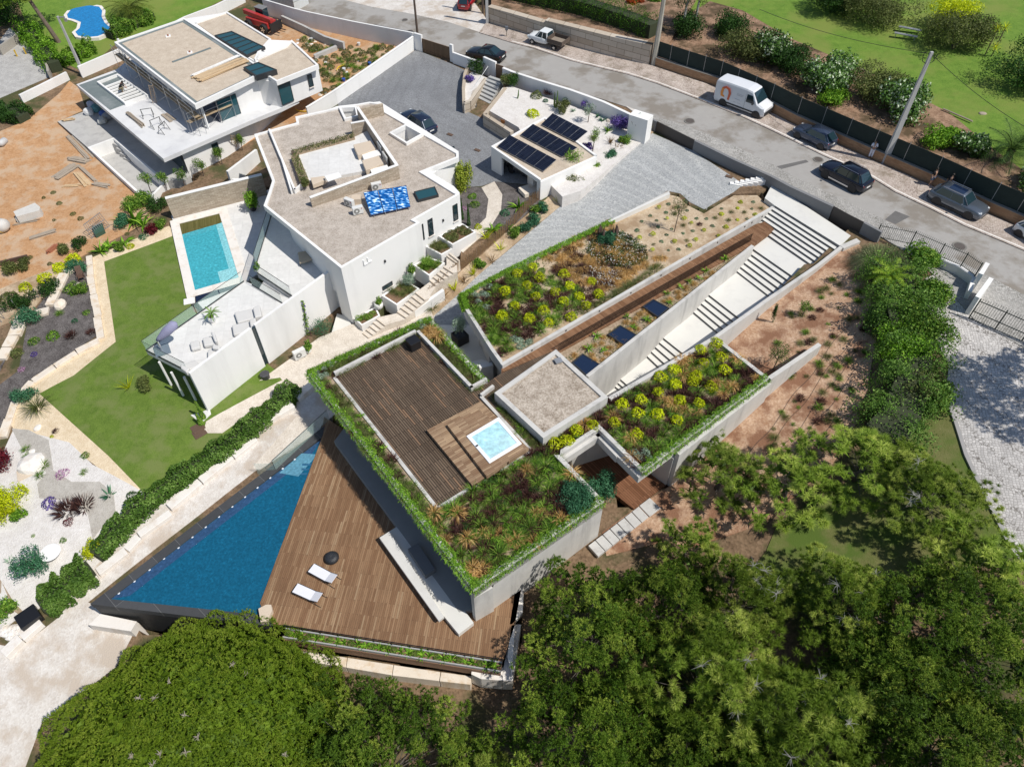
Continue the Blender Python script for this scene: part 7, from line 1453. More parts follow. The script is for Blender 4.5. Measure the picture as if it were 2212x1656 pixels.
p=at(717.6,1207,0); BB=thing('beanbag','round black beanbag on the timber terrace','beanbag',p); MB().lathe(p,[(.30,0),(.44,.10),(.46,.2),(.38,.34),(.2,.42),(.03,.38)],24).build('cushion',plain('black_fabric',(.02,.022,.026),.55,.3,9,14,.9),BB,smooth=True); m=MB()
for k in range(7): a=k*.9; m.tube([(p.x,p.y,.40),(p.x+math.cos(a)*.22,p.y+math.sin(a)*.22,.40),(p.x+math.cos(a)*.40,p.y+math.sin(a)*.40,.3)],.012,4)
m.build('seam',plain('grey_seam',(.05,.052,.058)),BB)
def pl3(l,z): return [at(*q,z) for q in l]
m=MB(); m.prism(pl3([t(1,3,*q) for q in [(20,285),(85,250),(130,250),(140,300),(95,395),(40,400)]],.35),-.3,.35); m.build('corner_block',TRAV,None,label='beige stone block at the corner between the black pool and the terrace',cat='block')
a,b=at(*t(1,3,255,455),.12),at(*t(1,3,2125,748),.12); TG_=thing('planter_trough','long narrow planter trough with a black pipe rail along the front of the timber terrace','planter',a); d=(b-a).normalized(); n_=Vector((d.y,-d.x,0))
m=MB()
for o_,w_ in ((0,.07),(.5,.07)): m.wall(a+n_*o_,b+n_*o_,w_,-.45,.14)
m.wall(a+n_*.25,b+n_*.25,.5,-.5,-.35); m.build('trough',plain('trough_grey',(.36,.36,.35),.8,.1),TG_); m=MB(); m.wall(a+n_*.25,b+n_*.25,.42,-.36,-.02); m.build('soil',SOILD,TG_); m=MB(); m.wall(a+n_*.55,b+n_*.55,.04,-.85,-.12); m.build('timber_fascia',plain('fascia_wood',(.22,.12,.07),.7,.2),TG_)
m=MB(); m.tube([a+Vector((0,0,.45)),b+Vector((0,0,.45))],.03,5)
for k in range(13): q=a.lerp(b,k/12); m.tube([q,q+Vector((0,0,.34))],.02,4)
m.build('rail',BLACK,TG_)
for k in range(30):
    q=a.lerp(b,(k+.6)/30.5)+n_*.25; k3=k%3
    obj('strelitzia',M_RG[k%2] if k3 else M_MG[0],(q.x,q.y,.0),label='dark broad-leaved seedling in the terrace-front trough' if k3 else 'low green herb in the terrace-front trough',cat='plant',group='seedlings in the trough' if k3 else 'herbs in the trough',rz=k*1.3,sc=rs.uniform(.8,1.15) if k3 else .55)
for i,q in enumerate([[(330,640),(785,705),(775,790),(320,720)],[(790,706),(1185,768),(1172,858),(778,792)],[(1190,769),(1592,830),(1580,908),(1176,860)],[(1597,831),(1862,866),(1852,940),(1585,910)]]):
    z=-1.25; m=MB(); m.prism(pl3([t(1,3,*x) for x in q],z),-2.3,z); m.build('stone_block',LIMES,None,label=['cream stone block partly hidden by the umbrella pine','cream stone block second from the umbrella pine below the terrace','cream stone block third from the umbrella pine below the terrace','shaded cream stone block at the right end of its row'][i],cat='block',group='cream blocks below the terrace',bevel=.03)
for i,q in enumerate([[(1872,745),(1950,752),(1940,890),(1858,850)],[(1952,753),(2135,792),(2125,905),(1942,891)],[(2138,785),(2212,420),(2290,420),(2215,910),(2128,905)]]):
    z=-.45; m=MB(); m.prism(pl3([t(1,3,*x) for x in q],z),-1.9,z); m.build('stone_block',LIMEW,None,label=['small white stone block at the front right corner under the terrace','square white stone block beneath the right end of the trough','tall white stone wall block along the right side of the terrace'][i],cat='block',group='white blocks at the terrace corner',bevel=.02)
for i,q in enumerate([[(25,90),(70,60),(100,150),(92,320),(0,420),(-20,420),(0,300),(15,220)],[(-5,430),(25,425),(0,860),(-40,700)]]):
    m=MB(); m.prism(pl3([t(2,3,*x) for x in q],-.02),-.4,-.0); m.build('paving_slab',LIMEW,None,label=['pale angular slab at the foot of the south-east house wall','narrow pale slab strip right of the terrace corner'][i],cat='slab')
ST_=[[(1190,985),(1285,1075),(1190,1147),(1100,1052)]]+[[(1095-63*k,1060+49*k),(1180-63*k,1150+49*k),(1122-63*k,1196+49*k),(1038-63*k,1103+49*k)] for k in range(7)]
for i,q in enumerate(ST_):
    z=.06; MB().prism(pl3([t(2,2,*x) for x in q],z),-.2,z).build('stepping_stone',plain('stepping_slab',(.52,.51,.49),.8,.08,2,25,.2,stain=(.40,.38,.36),sst=1.5),None,label='wide square paving slab touching the timber patio' if i==0 else 'pale rectangular stepping slab leading down from the timber patio',cat='stepping stone',group='stepping stones by the patio' if i else None,bevel=.01)
MB().prism(pl3([t(2,2,*x) for x in [(640,760),(500,640),(760,380),(1300,560),(1440,640),(1365,848),(1050,1080)]],.12),-.3,.12).build('patio_deck',WOODP,HOUSE)
CARVE.append([tuple(at(u,v,0)[:2]) for u,v in [(1230,940),(1330,940),(1440,1000),(1440,1040),(1368,1093),(1285,1010)]])
q=at(*t(2,2,770,880),1.2); bush('dark_shrub','dark blue-green bush growing in the gap of the timber patio','bush',(q.x,q.y,0),1.25,2.3,L_TEAL,5000,.14,.06,10,81)
p=at(*t(1,1,1765,1290),.37); PT2=thing('potted_tree','small tree in a square black pot in the entry court','potted plant',p); m=MB(); q=[(p.x+x*math.cos(A_UP)-y*math.sin(A_UP),p.y+x*math.sin(A_UP)+y*math.cos(A_UP)) for x,y in ((-.5,-.5),(.5,-.5),(.5,.5),(-.5,.5))]; ring(m,q,.06,.37,1.2); m.prism(inset(q,.055),.37,1.08); m.build('pot',BLACK,PT2); m=MB(); m.tube([(p.x,p.y,1.),(p.x,p.y,2.2)],.03,5); m.build('stem',L_BARK,PT2); obj('foliage',shrubmesh('foliage',L_SIL,.75,1.6,900,.16,.06,7,82),(0,0,.9),PT2)
# villa furniture
SOFA=plain('light_grey_upholstery',(.60,.59,.57),.9,.04,2,40,.1)
def soft(nm,label,uvq,z,h,back=None,group='lounge furniture on the villa terrace'):
    q=[at(*t(0,1,*x),z+h) for x in uvq]; c=sum(q,Vector())/4; T_=thing(nm,label,'outdoor sofa',(c.x,c.y,z),group); m=MB(); m.prism(q,z+.03,z+h); m.build('seat',SOFA,T_,bevel=.09)
    if back:
        q2=[at(*t(0,1,*x),z+h+.32) for x in back]; m=MB(); m.prism(q2,z+.2,z+h+.32); m.build('back_cushion',SOFA,T_,bevel=.09)
soft('lounge_chaise','grey upholstered chaise nearest the pool side of the lounge terrace',[(2020,1040),(2185,1005),(2215,1085),(2050,1130)],3.,.36,[(2180,1000),(2240,970),(2260,1070),(2200,1085)])
soft('lounge_chaise','grey upholstered chaise against the white parapet wall',[(2000,1150),(2150,1110),(2180,1195),(2015,1235)],3.,.36,[(2150,1105),(2205,1080),(2215,1150),(2165,1180)])
soft('pouf','square grey pouf standing alone on the lounge terrace',[(1635,1300),(1715,1275),(1730,1340),(1650,1360)],3.,.34)
soft('lounge_armchair','grey lounge chair between the pouf and the parapet wall',[(1745,1260),(1850,1240),(1870,1310),(1760,1330)],3.,.36,[(1815,1205),(1850,1210),(1875,1290),(1850,1290)])
soft('lounge_armchair','grey lounge chair with a leaning cushion at the parapet wall',[(1790,1370),(1860,1320),(1900,1350),(1790,1440)],3.,.36,[(1835,1310),(1900,1325),(1895,1360),(1830,1350)])
soft('lounge_chaise','grey chaise in the corner of the terrace at the glass balustrade',[(1580,1485),(1690,1450),(1730,1495),(1600,1550)],3.,.36,[(1555,1480),(1640,1520),(1610,1560),(1560,1520)])
p=at(*t(0,1,1403,1372),3.); UM=thing('closed_parasol','closed cantilever parasol in a lilac-grey cover on a square base','parasol',p); MB().box((p.x,p.y,3.05),(1.05,1.05,.1),.5).build('base_plate',plain('steel_blue',(.16,.20,.24),.5,.1),UM)
a=Vector((p.x,p.y,3.1)); b=Vector((p.x-.05,p.y+.05,4.0)); MB().tube([a,b],.06,8).build('pole',CHROME,UM); e=at(*t(0,1,1520,1130),5.2); m=MB(); m.tube([b,b.lerp(e,.15),b.lerp(e,.55),b.lerp(e,.9),e],[.10,.20,.36,.34,.10],10); m.build('cover',plain('lilac_cover',(.27,.27,.40),.9,.05,2,30,.1),UM,smooth=True)
def pot(loc,r,h,label,mesh,msc=1.,c=None,nm='potted_plant',mz=0.):
    T_=thing(nm,label,'potted plant',loc); m=MB(); m.lathe(loc,[(r*.6,0),(r*.95,h*.35),(r,h*.7),(r*.85,h),(r*.72,h),(r*.7,h*.86)],18); m.build('pot',c or plain('white_pot',(.74,.73,.71),.5,.02),T_,smooth=True); MB().lathe(loc,[(r*.74,h*.8),(r*.74,h*.88)],14).build('soil',SOILD,T_)
    if mesh: obj('plant',mesh,(0,0,h*.85+mz),T_,sc=msc)
    return T_
pot(at(*t(0,1,1840,1120),3.),.30,.55,'round white pot with dark soil on the lounge terrace',None,nm='flower_pot')
SMF=shrubmesh('foliage',L_GRN,.5,.8,500,.16,.09,6,83)
pot(at(*t(1,1,1065,1005),.85),.36,.62,'round white pot with a small climbing plant by the side steps',SMF,.7,mz=.0); pot(at(*t(1,1,1345,735),1.75),.33,.6,'round white pot with a leafy plant halfway up the side steps',SMF,.9); pot(at(*t(1,1,455,1385),.1),.27,.42,'cream pot at the foot of the flowering climber on the villa wall',SMF,.9)
pot(at(*t(0,1,2190,160),-.05),.36,.6,'dark pot with a bushy tree at the shaded end of the pool deck',shrubmesh('foliage',L_BRT,.8,1.6,1500,.16,.09,8,84),1.,BLACK); pot(at(*t(1,1,15,690),3.0),.22,.35,'small white pot with a leafy plant by the terrace stair',SMF,.7)
A0,n0=wallpt(wc,wd_,t(1,1,435,1050)); m=MB(); pts_=[wallpt(wc,wd_,t(1,1,x,y),.06)[0] for x,y in [(455,1340),(460,1250),(430,1150),(420,1060),(400,940)]]; T_=thing('climbing_plant','slender climber with violet flowers on the white villa wall','climber',pts_[0]); m.tube(pts_,.02,4); m.build('stem',L_BARK,T_)
r=np.random.RandomState(5); f=r.uniform(0,1,900)**1.4*3.999; ii=f.astype(int); ff=f-ii; PA=np.array([list(x) for x in pts_]); C=PA[ii]+(PA[ii+1]-PA[ii])*ff[:,None]+r.normal(size=(900,3))*np.array([.16,.16,.16])*(1.3-f/4)[:,None]; V=leaves(C-np.array(pts_[0]),rnd3(900,r),.13,.09,r)
obj('foliage',arrmesh('foliage',V[:4*700],4,r.uniform(0,1,700),L_GRN),(0,0,0),T_); obj('flowers',arrmesh('flowers',V[4*700:],4,r.uniform(0,1,200),L_VIO),(0,0,0),T_)
q=at(*t(1,1,590,1240),.1); bush('feathery_shrub','feathery grey-green shrub against the villa wall beside the porch','bush',(q.x,q.y,.05),1.0,2.0,L_TEAL,1500,.12,.04,8,85)
q=Gt(1,0,1790,1640); bush('climbing_shrub','tall yellow-green flowering climber at the forecourt corner of the villa','climber',(q.x,q.y,2.4),.95,3.0,leafmat('leaf_lime','5a6a1c','8fa030','c2c65a'),4200,.16,.1,12,86)
q=at(*t(1,0,440,1590),6.2); bush('roof_shrub','round olive shrub at the left corner of the roof patio','bush',(q.x,q.y,6.1),.55,.6,L_OLV,900,.12,.05,6,87,stem=False)
for nm,l,n,lb_ in [('ivy',[(300,1300),(845,1150),(855,1190),(370,1325)],900,'trailing green-brown plants in the roof patio trough'),('ivy',[(300,1350),(360,1320),(460,1560),(385,1590)],700,'trailing brownish plants in the left trough of the roof patio')]:
    q=[tuple(at(*t(1,0,*x),6.25)[:2]) for x in l]; cover(nm,q,n,6.22,L_OLV,.14,.06,lb_,h=.25,up=1.)
ac(at(*t(1,1,385,1430),.05),.65,'white air conditioning unit on the gravel beside the flowering climber',(.95,.36,.75))
p=at(*t(1,1,88,1610),-.05); m=MB(); m.lathe(p,[(.30,0),(.36,.5),(.38,.52),(.2,.58)],8); m.build('waste_bin',plain('dark_bin',(.05,.05,.055),.5,.1),None,label='dark grey lidded bin at the villa wall corner near the lawn',cat='bin')
m=MB(); q=[at(*t(1,1,x,y),3.45) for x,y in [(360,520),(500,495),(545,560),(375,612)]]; T_=thing('day_bed','wide wicker day bed in the shade of the villa roof','day bed',(q[0]+q[2])/2); T_.location.z=3.0; m.prism(q,3.25,3.45); m.build('mattress',plain('beige_wicker',(.42,.36,.27),.8,.1),T_,bevel=.05)
for k in q: MB().tube([(k.x,k.y,3.),(k.x,k.y,3.3)],.03,5).build('leg',DARKP,T_)
for (bx,z),me,lb_,n in [(([(845,1092),(1035,990),(1072,1068),(912,1155)],.78),M_MG,'green herb clump in the lowest white planter',9),(([(1085,895),(1300,770),(1412,835),(1215,978)],1.48),M_TO,'olive tuft in the second white planter',7),(([(1362,632),(1480,560),(1632,612),(1495,725)],2.28),M_TG,'tall green grass in the middle white planter',10),(([(1465,472),(1585,405),(1702,490),(1600,545)],2.68),M_TO,'dry tuft in the fourth white planter',8),(([(1575,382),(1782,272),(1902,348),(1697,458)],3.08),M_MO,'olive herb in the topmost white planter',10)]:
    scatter([tuple(at(*t(1,1,*x),z)[:2]) for x in bx],n,me,'planter_plant',lb_,'plant',lb_+' group',z,(.6,1.0),[],.35,ins=.25)
q=at(*t(1,1,1310,800),1.5); bush('grey_shrub','branching blue-grey shrub in the second white planter','bush',(q.x,q.y,1.45),.8,1.2,L_SIL,900,.16,.05,7,88); q=at(*t(1,1,1490,640),2.3); bush('rosemary','dense bright green rosemary in the middle white planter','bush',(q.x,q.y,2.25),.6,.7,L_GRN,1500,.14,.03,6,89)
for i,(x,y) in enumerate([(1780,230),(1838,280)]):
    q=Gt(1,1,x,y+10); m=MB(); T_=thing('cypress','slim dark cypress beside the tall villa windows, the '+['left one','right one'][i],'tree',q); r=np.random.RandomState(i); n=900; z=r.uniform(0,2.2,n); a=r.uniform(0,6.28,n); k=.16*(1-z/2.4); C=np.column_stack([np.cos(a)*k,np.sin(a)*k,z]); obj('foliage',arrmesh('foliage',leaves(C,np.column_stack([np.cos(a),np.sin(a),np.ones(n)]),.12,.05,r),4,r.uniform(0,1,n),L_DRK),(0,0,0),T_)
# poles and wires
def wire(a,b,sag,label,r=.022):
    m=MB(); m.tube([a.lerp(b,k/12)+Vector((0,0,-sag*4*(k/12)*(1-k/12))) for k in range(13)],r,4,cap=False); m.build('overhead_wire',BLACK,None,label=label,cat='wire')
CP_=plain('concrete_pole',(.44,.44,.43),.8,.1,2,20,.1)
b=G(1909,353); h=10.0; LP=thing('utility_pole','tall tapered concrete utility pole rising from the far pavement','utility pole',b); m=MB(); m.hexa([(b.x-.26,b.y-.17,b.z-.2),(b.x+.26,b.y-.17,b.z-.2),(b.x+.26,b.y+.17,b.z-.2),(b.x-.26,b.y+.17,b.z-.2),(b.x-.11,b.y-.09,b.z+h),(b.x+.11,b.y-.09,b.z+h),(b.x+.11,b.y+.09,b.z+h),(b.x-.11,b.y+.09,b.z+h)]); m.build('shaft',CP_,LP)
m=MB()
for k in range(11): z=b.z+.8+k*.85; f=1-k/18; m.box((b.x+.26*f-.02,b.y-.0,z),(.04,.16,.22))
m.build('recess',plain('pole_recess',(.16,.16,.16)),LP); m=MB(); tp_=b+Vector((0,0,h-1.0)); m.tube([tp_,tp_+Vector((-.45,0,.25)),tp_+Vector((-.6,0,.8)),tp_+Vector((-.4,0,1.))],.03,5); m.tube([tp_,tp_+Vector((.4,0,.2)),tp_+Vector((.6,.1,.75))],.03,5); m.build('cable_loop',BLACK,LP)
top=b+Vector((0,0,h-.15)); b2=G(1411,142); t2=at(1425,-30,b2.z+7.5); wire(top,at(1640,20,11.),.5,'thin black wire running from the tall pole over the park towards the left'); wire(top,at(2260,300,11.),.4,'thin black wire leaving the tall pole towards the right edge')
T_=thing('utility_pole','weathered leaning concrete pole at the end of the stone block wall','utility pole',b2); m=MB(); m.tube([b2-Vector((0,0,.2)),b2+Vector((.1,.15,4)),b2+Vector((.15,.3,8.5))],[.32,.25,.18],6); m.build('shaft',plain('weathered_pole',(.36,.34,.29),.9,.2,1.5,18,.3),T_)
b3=G(901.8,73); T_=thing('wooden_pole','dark wooden pole between the sandy lot and the brown sliding gate','utility pole',b3); m=MB(); m.tube([b3-Vector((0,0,.2)),b3+Vector((-.05,.1,8.5))],[.14,.10],7); m.build('shaft',plain('dark_wood_pole',(.09,.065,.05),.9,.2),T_)
b4=Gt(1,0,1998,210); T_=thing('utility_pole','pale concrete pole beside the red hatchback','utility pole',b4); m=MB(); m.box((b4.x,b4.y,b4.z+4),(.32,.24,8.2)); m.build('shaft',CP_,T_); b5=Gt(1,0,1960,120); T_=thing('wooden_pole','dark wooden pole just behind the pale concrete pole','utility pole',b5); m=MB(); m.tube([b5,b5+Vector((0,0,8))],.13,6); m.build('shaft',MATS['dark_wood_pole'],T_)
b6=G(182,163); T_=thing('utility_pole','grey concrete pole with small brackets beside the unfinished white house','utility pole',b6); m=MB(); m.tube([b6-Vector((0,0,.2)),b6+Vector((0,0,6.6))],[.2,.12],4); m.build('shaft',CP_,T_); m=MB(); m.box((b6.x+.3,b6.y,b6.z+6.5),(.9,.1,.1)); m.box((b6.x+.7,b6.y,b6.z+6.2),(.25,.2,.3)); m.build('bracket',STEEL,T_)
b7=Gt(1,0,2165,325); T_=thing('post_box','small grey letter box on a wooden post by the stone block wall','post box',b7); MB().box((b7.x,b7.y,b7.z+.45),(.12,.12,.9)).build('post',OLDT,T_); MB().box((b7.x,b7.y,b7.z+1.05),(.34,.26,.42)).build('box',plain('letterbox_grey',(.12,.13,.15)),T_,bevel=.02)
MH=[((2,0,1535,1045),'large round manhole cover with a pale ring in front of the dark driveway gate',.42),((3,0,435,1378),'round brown manhole cover between the two dark cars',.36),((3,1,1655,470),'round manhole cover near the iron railing',.42),((1,0,1287,173),'small dark manhole cover near the sandy lot',.3),((1,0,1335,272),'dark manhole cover beside the wooden pole',.3)]
for q,lb_,r_ in MH:
    p=Gt(*q,.07); T_=thing('manhole_cover',lb_,'manhole cover',p); MB().lathe((p.x,p.y,p.z-.05),[(r_*1.3,0),(r_*1.3,.062)],24).build('collar',plain('manhole_collar',(.20,.19,.17)),T_); MB().lathe((p.x,p.y,p.z-.04),[(r_,0),(r_,.06)],24).build('cover',plain('manhole_iron',(.10,.085,.075),.6,.3,8,30,.3),T_)
for q,lb_ in [((2,0,1875,1525),'small brown drain grate on the cobbled driveway'),((1,0,1675,1162),'upper dark drain grate on the grey forecourt'),((1,0,1912,1297),'lower dark drain grate on the grey forecourt'),((3,1,1615,625),'rusty drain cover on the pavement inside the iron railing line')]:
    p=Gt(*q,.06); MB().box((p.x,p.y,p.z),(.62,.34,.05),-.6).build('drain_grate',plain('rusty_grate',(.12,.075,.05)),None,label=lb_,cat='drain grate')
# iron railing and gates on the right
IR=thing('iron_railing','green-black iron railing with spear tips on the curved white wall','railing',Gt(3,1,1215,500)); IRM=plain('iron_paint',(.022,.035,.028),.5,.1,3,30,0)
ir=[Gt(3,1,x,y) for x,y in [(925,395),(1200,505),(1430,630),(1620,715),(1740,800),(1700,930)]]; hz_=[0.,.55,.75,.8,.8,.8]; m=MB()
wm=MB()
for i in range(1,5): wm.wall(ir[i],ir[i+1],.28,(ir[i].z-.5,ir[i+1].z-.5),(ir[i].z+hz_[i],ir[i+1].z+hz_[i+1]))
wm.build('railing_wall',WHITE,None,label='low curved white wall carrying the iron railing',cat='wall')
m=MB()
for i in range(4):
    a=ir[i]+Vector((0,0,hz_[i])); b=ir[i+1]+Vector((0,0,hz_[i+1])); n=int((b-a).length/.14); m.tube([a+Vector((0,0,.12)),b+Vector((0,0,.12))],.022,4); m.tube([a+Vector((0,0,1.15)),b+Vector((0,0,1.15))],.022,4)
    for k in range(n): q=a.lerp(b,k/n); m.tube([q+Vector((0,0,.05)),q+Vector((0,0,1.32)),q+Vector((0,0,1.42))],[.012,.012,.003],4,cap=False)
m.build('bars',IRM,IR)
for i in range(5): MB().tube([ir[i],ir[i]+Vector((0,0,hz_[i]+1.3))],.045,4).build('post',IRM,IR)
for i,(q,lb_) in enumerate([((3,1,1745,860),'short white gate pillar where the curved wall ends'),((3,1,1712,1060),'white gate wall left of the wide iron gate')]):
    p=Gt(*q); q2=Gt(3,1,*[(1800,770),(1830,900)][i]); m=MB(); m.wall(p,q2,.3,(p.z-.3,q2.z-.3),(p.z+1.7,q2.z+1.75)); m.build('gate_pillar',WHITE,None,label=lb_,cat='pillar')
ga_,gb_=Gt(3,1,1730,1095),Gt(3,1,2420,1400); IG=thing('iron_gate','wide two-panel iron gate with spear tips across the cobbled drive','gate',ga_); m=MB(); L=(gb_-ga_).length; n=int(L/.16)
for z in (.1,.75,1.7): m.tube([ga_+Vector((0,0,z)),gb_+Vector((0,0,z))],.035,4)
for k in range(n): q=ga_.lerp(gb_,k/n); m.tube([q+Vector((0,0,.1)),q+Vector((0,0,1.95+.15*math.sin(k*.16)))],.012,4,cap=False)
for k in range(4): q=ga_.lerp(gb_,k/3); m.tube([q,q+Vector((0,0,1.9))],.045,4)
m.build('bars',IRM,IG)
# people
SKIN=plain('skin',(.42,.25,.17),.6,.04,3,30,0); HAIR=plain('dark_hair',(.02,.014,.01),.6,.2)
def skinm(name,V,E,Rr,mat,par):
    me=bpy.data.meshes.new(name); me.from_pydata(V,E,[]); o=bpy.data.objects.new(name,me); COL.objects.link(o); o.parent=par; s=o.modifiers.new('skin','SKIN'); s.use_smooth_shade=True
    for i,r_ in enumerate(Rr): me.skin_vertices[0].data[i].radius=r_ if isinstance(r_,tuple) else (r_,r_)
    me.skin_vertices[0].data[0].use_root=True; d=o.modifiers.new('sub','SUBSURF'); d.levels=1; d.render_levels=1; me.materials.append(mat); return o
def person(label,loc,rz,top,bot,longleg=True,pose='hands',hair=HAIR):
    T_=thing('person',label,'person',(0,0,0)); lean=0
    if pose=='crouch': hip,kn,an,ch,nk,hd=(0,0,.42),.40,.0,(.28,0,.80),(.40,0,.93),(.52,0,.98)
    else: hip,ch,nk,hd=(0,0,.92),(0,0,1.22),(0,0,1.45),(.02,0,1.56)
    V=[hip,ch,nk,hd,(hd[0]+.01,0,hd[2]+.09)]; E=[(0,1),(1,2),(2,3),(3,4)]; Rr=[(.15,.11),(.16,.11),.055,.085,.07]; legs=[]
    for s in (-1,1):
        i=len(V)
        if pose=='crouch': V+=[(.05,s*.1,.42),(.38,s*.14,.45),(.12,s*.14,.08),(.26,s*.14,.04)]
        else: V+=[(0,s*.09,.86),(.02,s*.10,.48),(0,s*.10,.08),(.14,s*.11,.03)]
        E+=[(0,i),(i,i+1),(i+1,i+2),(i+2,i+3)]; Rr+=[.085,.055,.04,.035]; legs.append(i)
        i=len(V); sh=(ch[0]+(nk[0]-ch[0])*.75,s*.18,ch[2]+(nk[2]-ch[2])*.8)
        if pose=='hands': el,hn=(.08,s*.25,1.12),(.27,s*.05,1.10)
        elif pose=='crouch': el,hn=(.55,s*.2,.62),(.66,s*.1,.38)
        else: el,hn=(-.02,s*.25,1.12),(.05,s*.24,.86)
        V+=[sh,el,hn]; E+=[(1,i),(i,i+1),(i+1,i+2)]; Rr+=[.055,.04,.03]
        for f in range(4): j=len(V); V.append((hn[0]+.07,hn[1]+(-.027+.018*f)*1.,hn[2]-.05)); E.append((i+2,j)); Rr.append(.009)
        j=len(V); V.append((hn[0]+.03,hn[1]-s*.04,hn[2]-.01)); E.append((i+2,j)); Rr.append(.01)
    skinm('body',V,E,Rr,SKIN,T_)
    Vt=[hip,ch,(nk[0],0,nk[2]-.05)]; Et=[(0,1),(1,2)]; Rt=[(.17,.125),(.19,.14),(.09,.08)]
    for k in (8,17) if False else []: pass
    idx=[5+4,5+4+3+5+4]
    for i in idx: j=len(Vt); Vt+=[V[i],V[i+1]]; Et+=[(1,j),(j,j+1)]; Rt+=[.08,.065]
    skinm('shirt',Vt,Et,Rt,top,T_); Vb=[(hip[0],0,hip[2]+.06)]; Eb=[]; Rb=[(.17,.13)]
    for i in legs:
        j=len(Vb); Vb+=[V[i],V[i+1]]; Eb+=[(0,j),(j,j+1)]; Rb+=[.12,.085 if not longleg else .095]
        if longleg: Vb.append(V[i+2]); Eb.append((j+1,j+2)); Rb.append(.09)
    skinm('trousers' if longleg else 'shorts',Vb,Eb,Rb,bot,T_)
    MB().lathe((hd[0]-.02,0,hd[2]+.0),[(.05,-.04),(.105,.03),(.105,.09),(.07,.15),(.01,.17)],12).build('hair',hair,T_,local=True,smooth=True)
    T_.location=loc; T_.rotation_euler=(0,0,rz); return T_
WC=plain('white_linen',(.72,.74,.82),.9,.04,3,30,.1); BT=plain('black_top',(.012,.012,.015),.8,.1)
person('person in a loose white outfit standing by the brick wall, looking at a phone',Gt(3,0,880,1360,.15),-1.9,WC,WC); person('person in a black top and denim shorts standing behind the grey car',Gt(3,0,1395,1600,.15),-1.2,BT,plain('denim',(.12,.16,.24),.9,.1),False,'stand'); person('person in a dark vest leaning beside the rear of the grey car',Gt(3,0,1530,1650,.15),-2.2,BT,plain('denim',(.12,.16,.24),.9,.1),False,'stand')
person('worker in a dark shirt crouching on the white roof beams of the unfinished house',at(*t(0,0,1045,795),3.28),.3,BT,plain('khaki',(.20,.17,.11),.9,.1),True,'crouch')
# garden plants one by one
def seq(kind,items,z=None,dz=0.,off=0.):
    """items: (tile c, r, x, y, mesh list or material, size, name, category, label)"""
    for i,(c,r,x,y,me,s,nm,cat,lb_) in enumerate(items):
        p=at(*t(c,r,x,y),z) if z is not None else Gt(c,r,x,y); p.z+=dz
        if isinstance(me,list): obj(nm,me[i%len(me)],tuple(p),label=lb_,cat=cat,rz=i*1.7,sc=s)
        else: bush(nm,lb_,cat,tuple(p),s,s*1.05,me,int(1700*max(.5,s)),.13,.07,8,int(x)%9+90,key=(me.name,round(s,1)),stem=s>.6)
V_=M_MV; LV=L_VIO
seq(0,[(2,0,210,835,M_MO,1.6,'rosemary_bush','bush','grey-olive bush in the cactus garden left of the tall cactus'),(2,0,450,965,L_OLV,.95,'green_bush','bush','large olive bush in the cactus garden just above the solar panels'),(2,0,15,720,L_DRK,1.0,'dark_bush','bush','dark bush against the street wall by the pedestrian gate'),(2,0,315,810,M_TP,1.2,'bronze_tuft','plant','bronze-purple tuft left of the tall cactus'),(2,0,465,860,M_MS,1.3,'grey_bush','bush','grey spiky bush between the tall cactus and the street wall'),
(2,0,620,925,LV,.75,'violet_bush','flowering bush','violet bush against the white street wall in the cactus garden'),(2,0,735,1010,M_AG,.8,'agave','succulent','small green agave nearer the street wall'),(2,0,775,1045,M_AG,1.0,'agave','succulent','green agave beside the big violet bush'),(2,0,825,1135,M_RG,1.6,'green_rosette_plant','succulent','bright green rosette left of the big violet bush'),(2,0,930,1100,LV,1.15,'violet_bush','flowering bush','biggest violet bush, beside the white pillar'),
(2,0,655,1295,LV,.6,'violet_bush','flowering bush','small violet bush beside the young tree in the cactus garden'),(2,0,390,1460,LV,.75,'violet_bush','flowering bush','violet bush at the corner of the solar panels'),(2,0,850,1235,M_PB,1.1,'dry_tuft','plant','dry spiky tuft below the bright green rosette'),(2,0,290,875,M_MT,1.,'small_cushion','plant','small cushion plant in front of the tall cactus'),(2,0,530,960,M_RO,1.3,'aloe_plant','succulent','grey aloe right of the large olive bush'),(2,0,180,995,M_MY,1.8,'yellow_creeper','plant','yellow-green creeper hanging over the stone block wall'),(2,0,700,1200,M_TO,.8,'small_tuft','plant','small tuft at the foot of the young tree')],4.02)
def cactus(c,r,x,y,z,h,n,lb_):
    p=at(*t(c,r,x,y),z); T_=thing('cactus',lb_,'cactus',p)
    for k in range(n): a=k*2.4; hh=h*(1-.14*k); q=p+Vector((math.cos(a)*.13*(k>0),math.sin(a)*.13*(k>0),0)); m=MB(); m.tube([q,q+Vector((math.cos(a)*.08,math.sin(a)*.08,hh*.4)),q+Vector((math.cos(a)*.1,math.sin(a)*.1,hh))],[.07,.075,.04],8); m.build('stem',plain('cactus_green',(.10,.17,.05),.7,.2,5,30,.4),T_)
cactus(2,0,380,925,4.02,1.7,5,'tall multi-stemmed cactus in the white gravel garden'); cactus(2,0,48,850,4.02,.9,1,'single small column cactus near the street wall')
def tr_at(c,r,x,y,z,h,R,m,lb_,n=800,tm=None,sd=7,L=.12): p=at(*t(c,r,x,y),z) if z is not None else Gt(c,r,x,y); small_tree('small_tree',lb_,tuple(p),h,R,m,n,L,.055,trunk=.05,tm=tm,seed=sd)
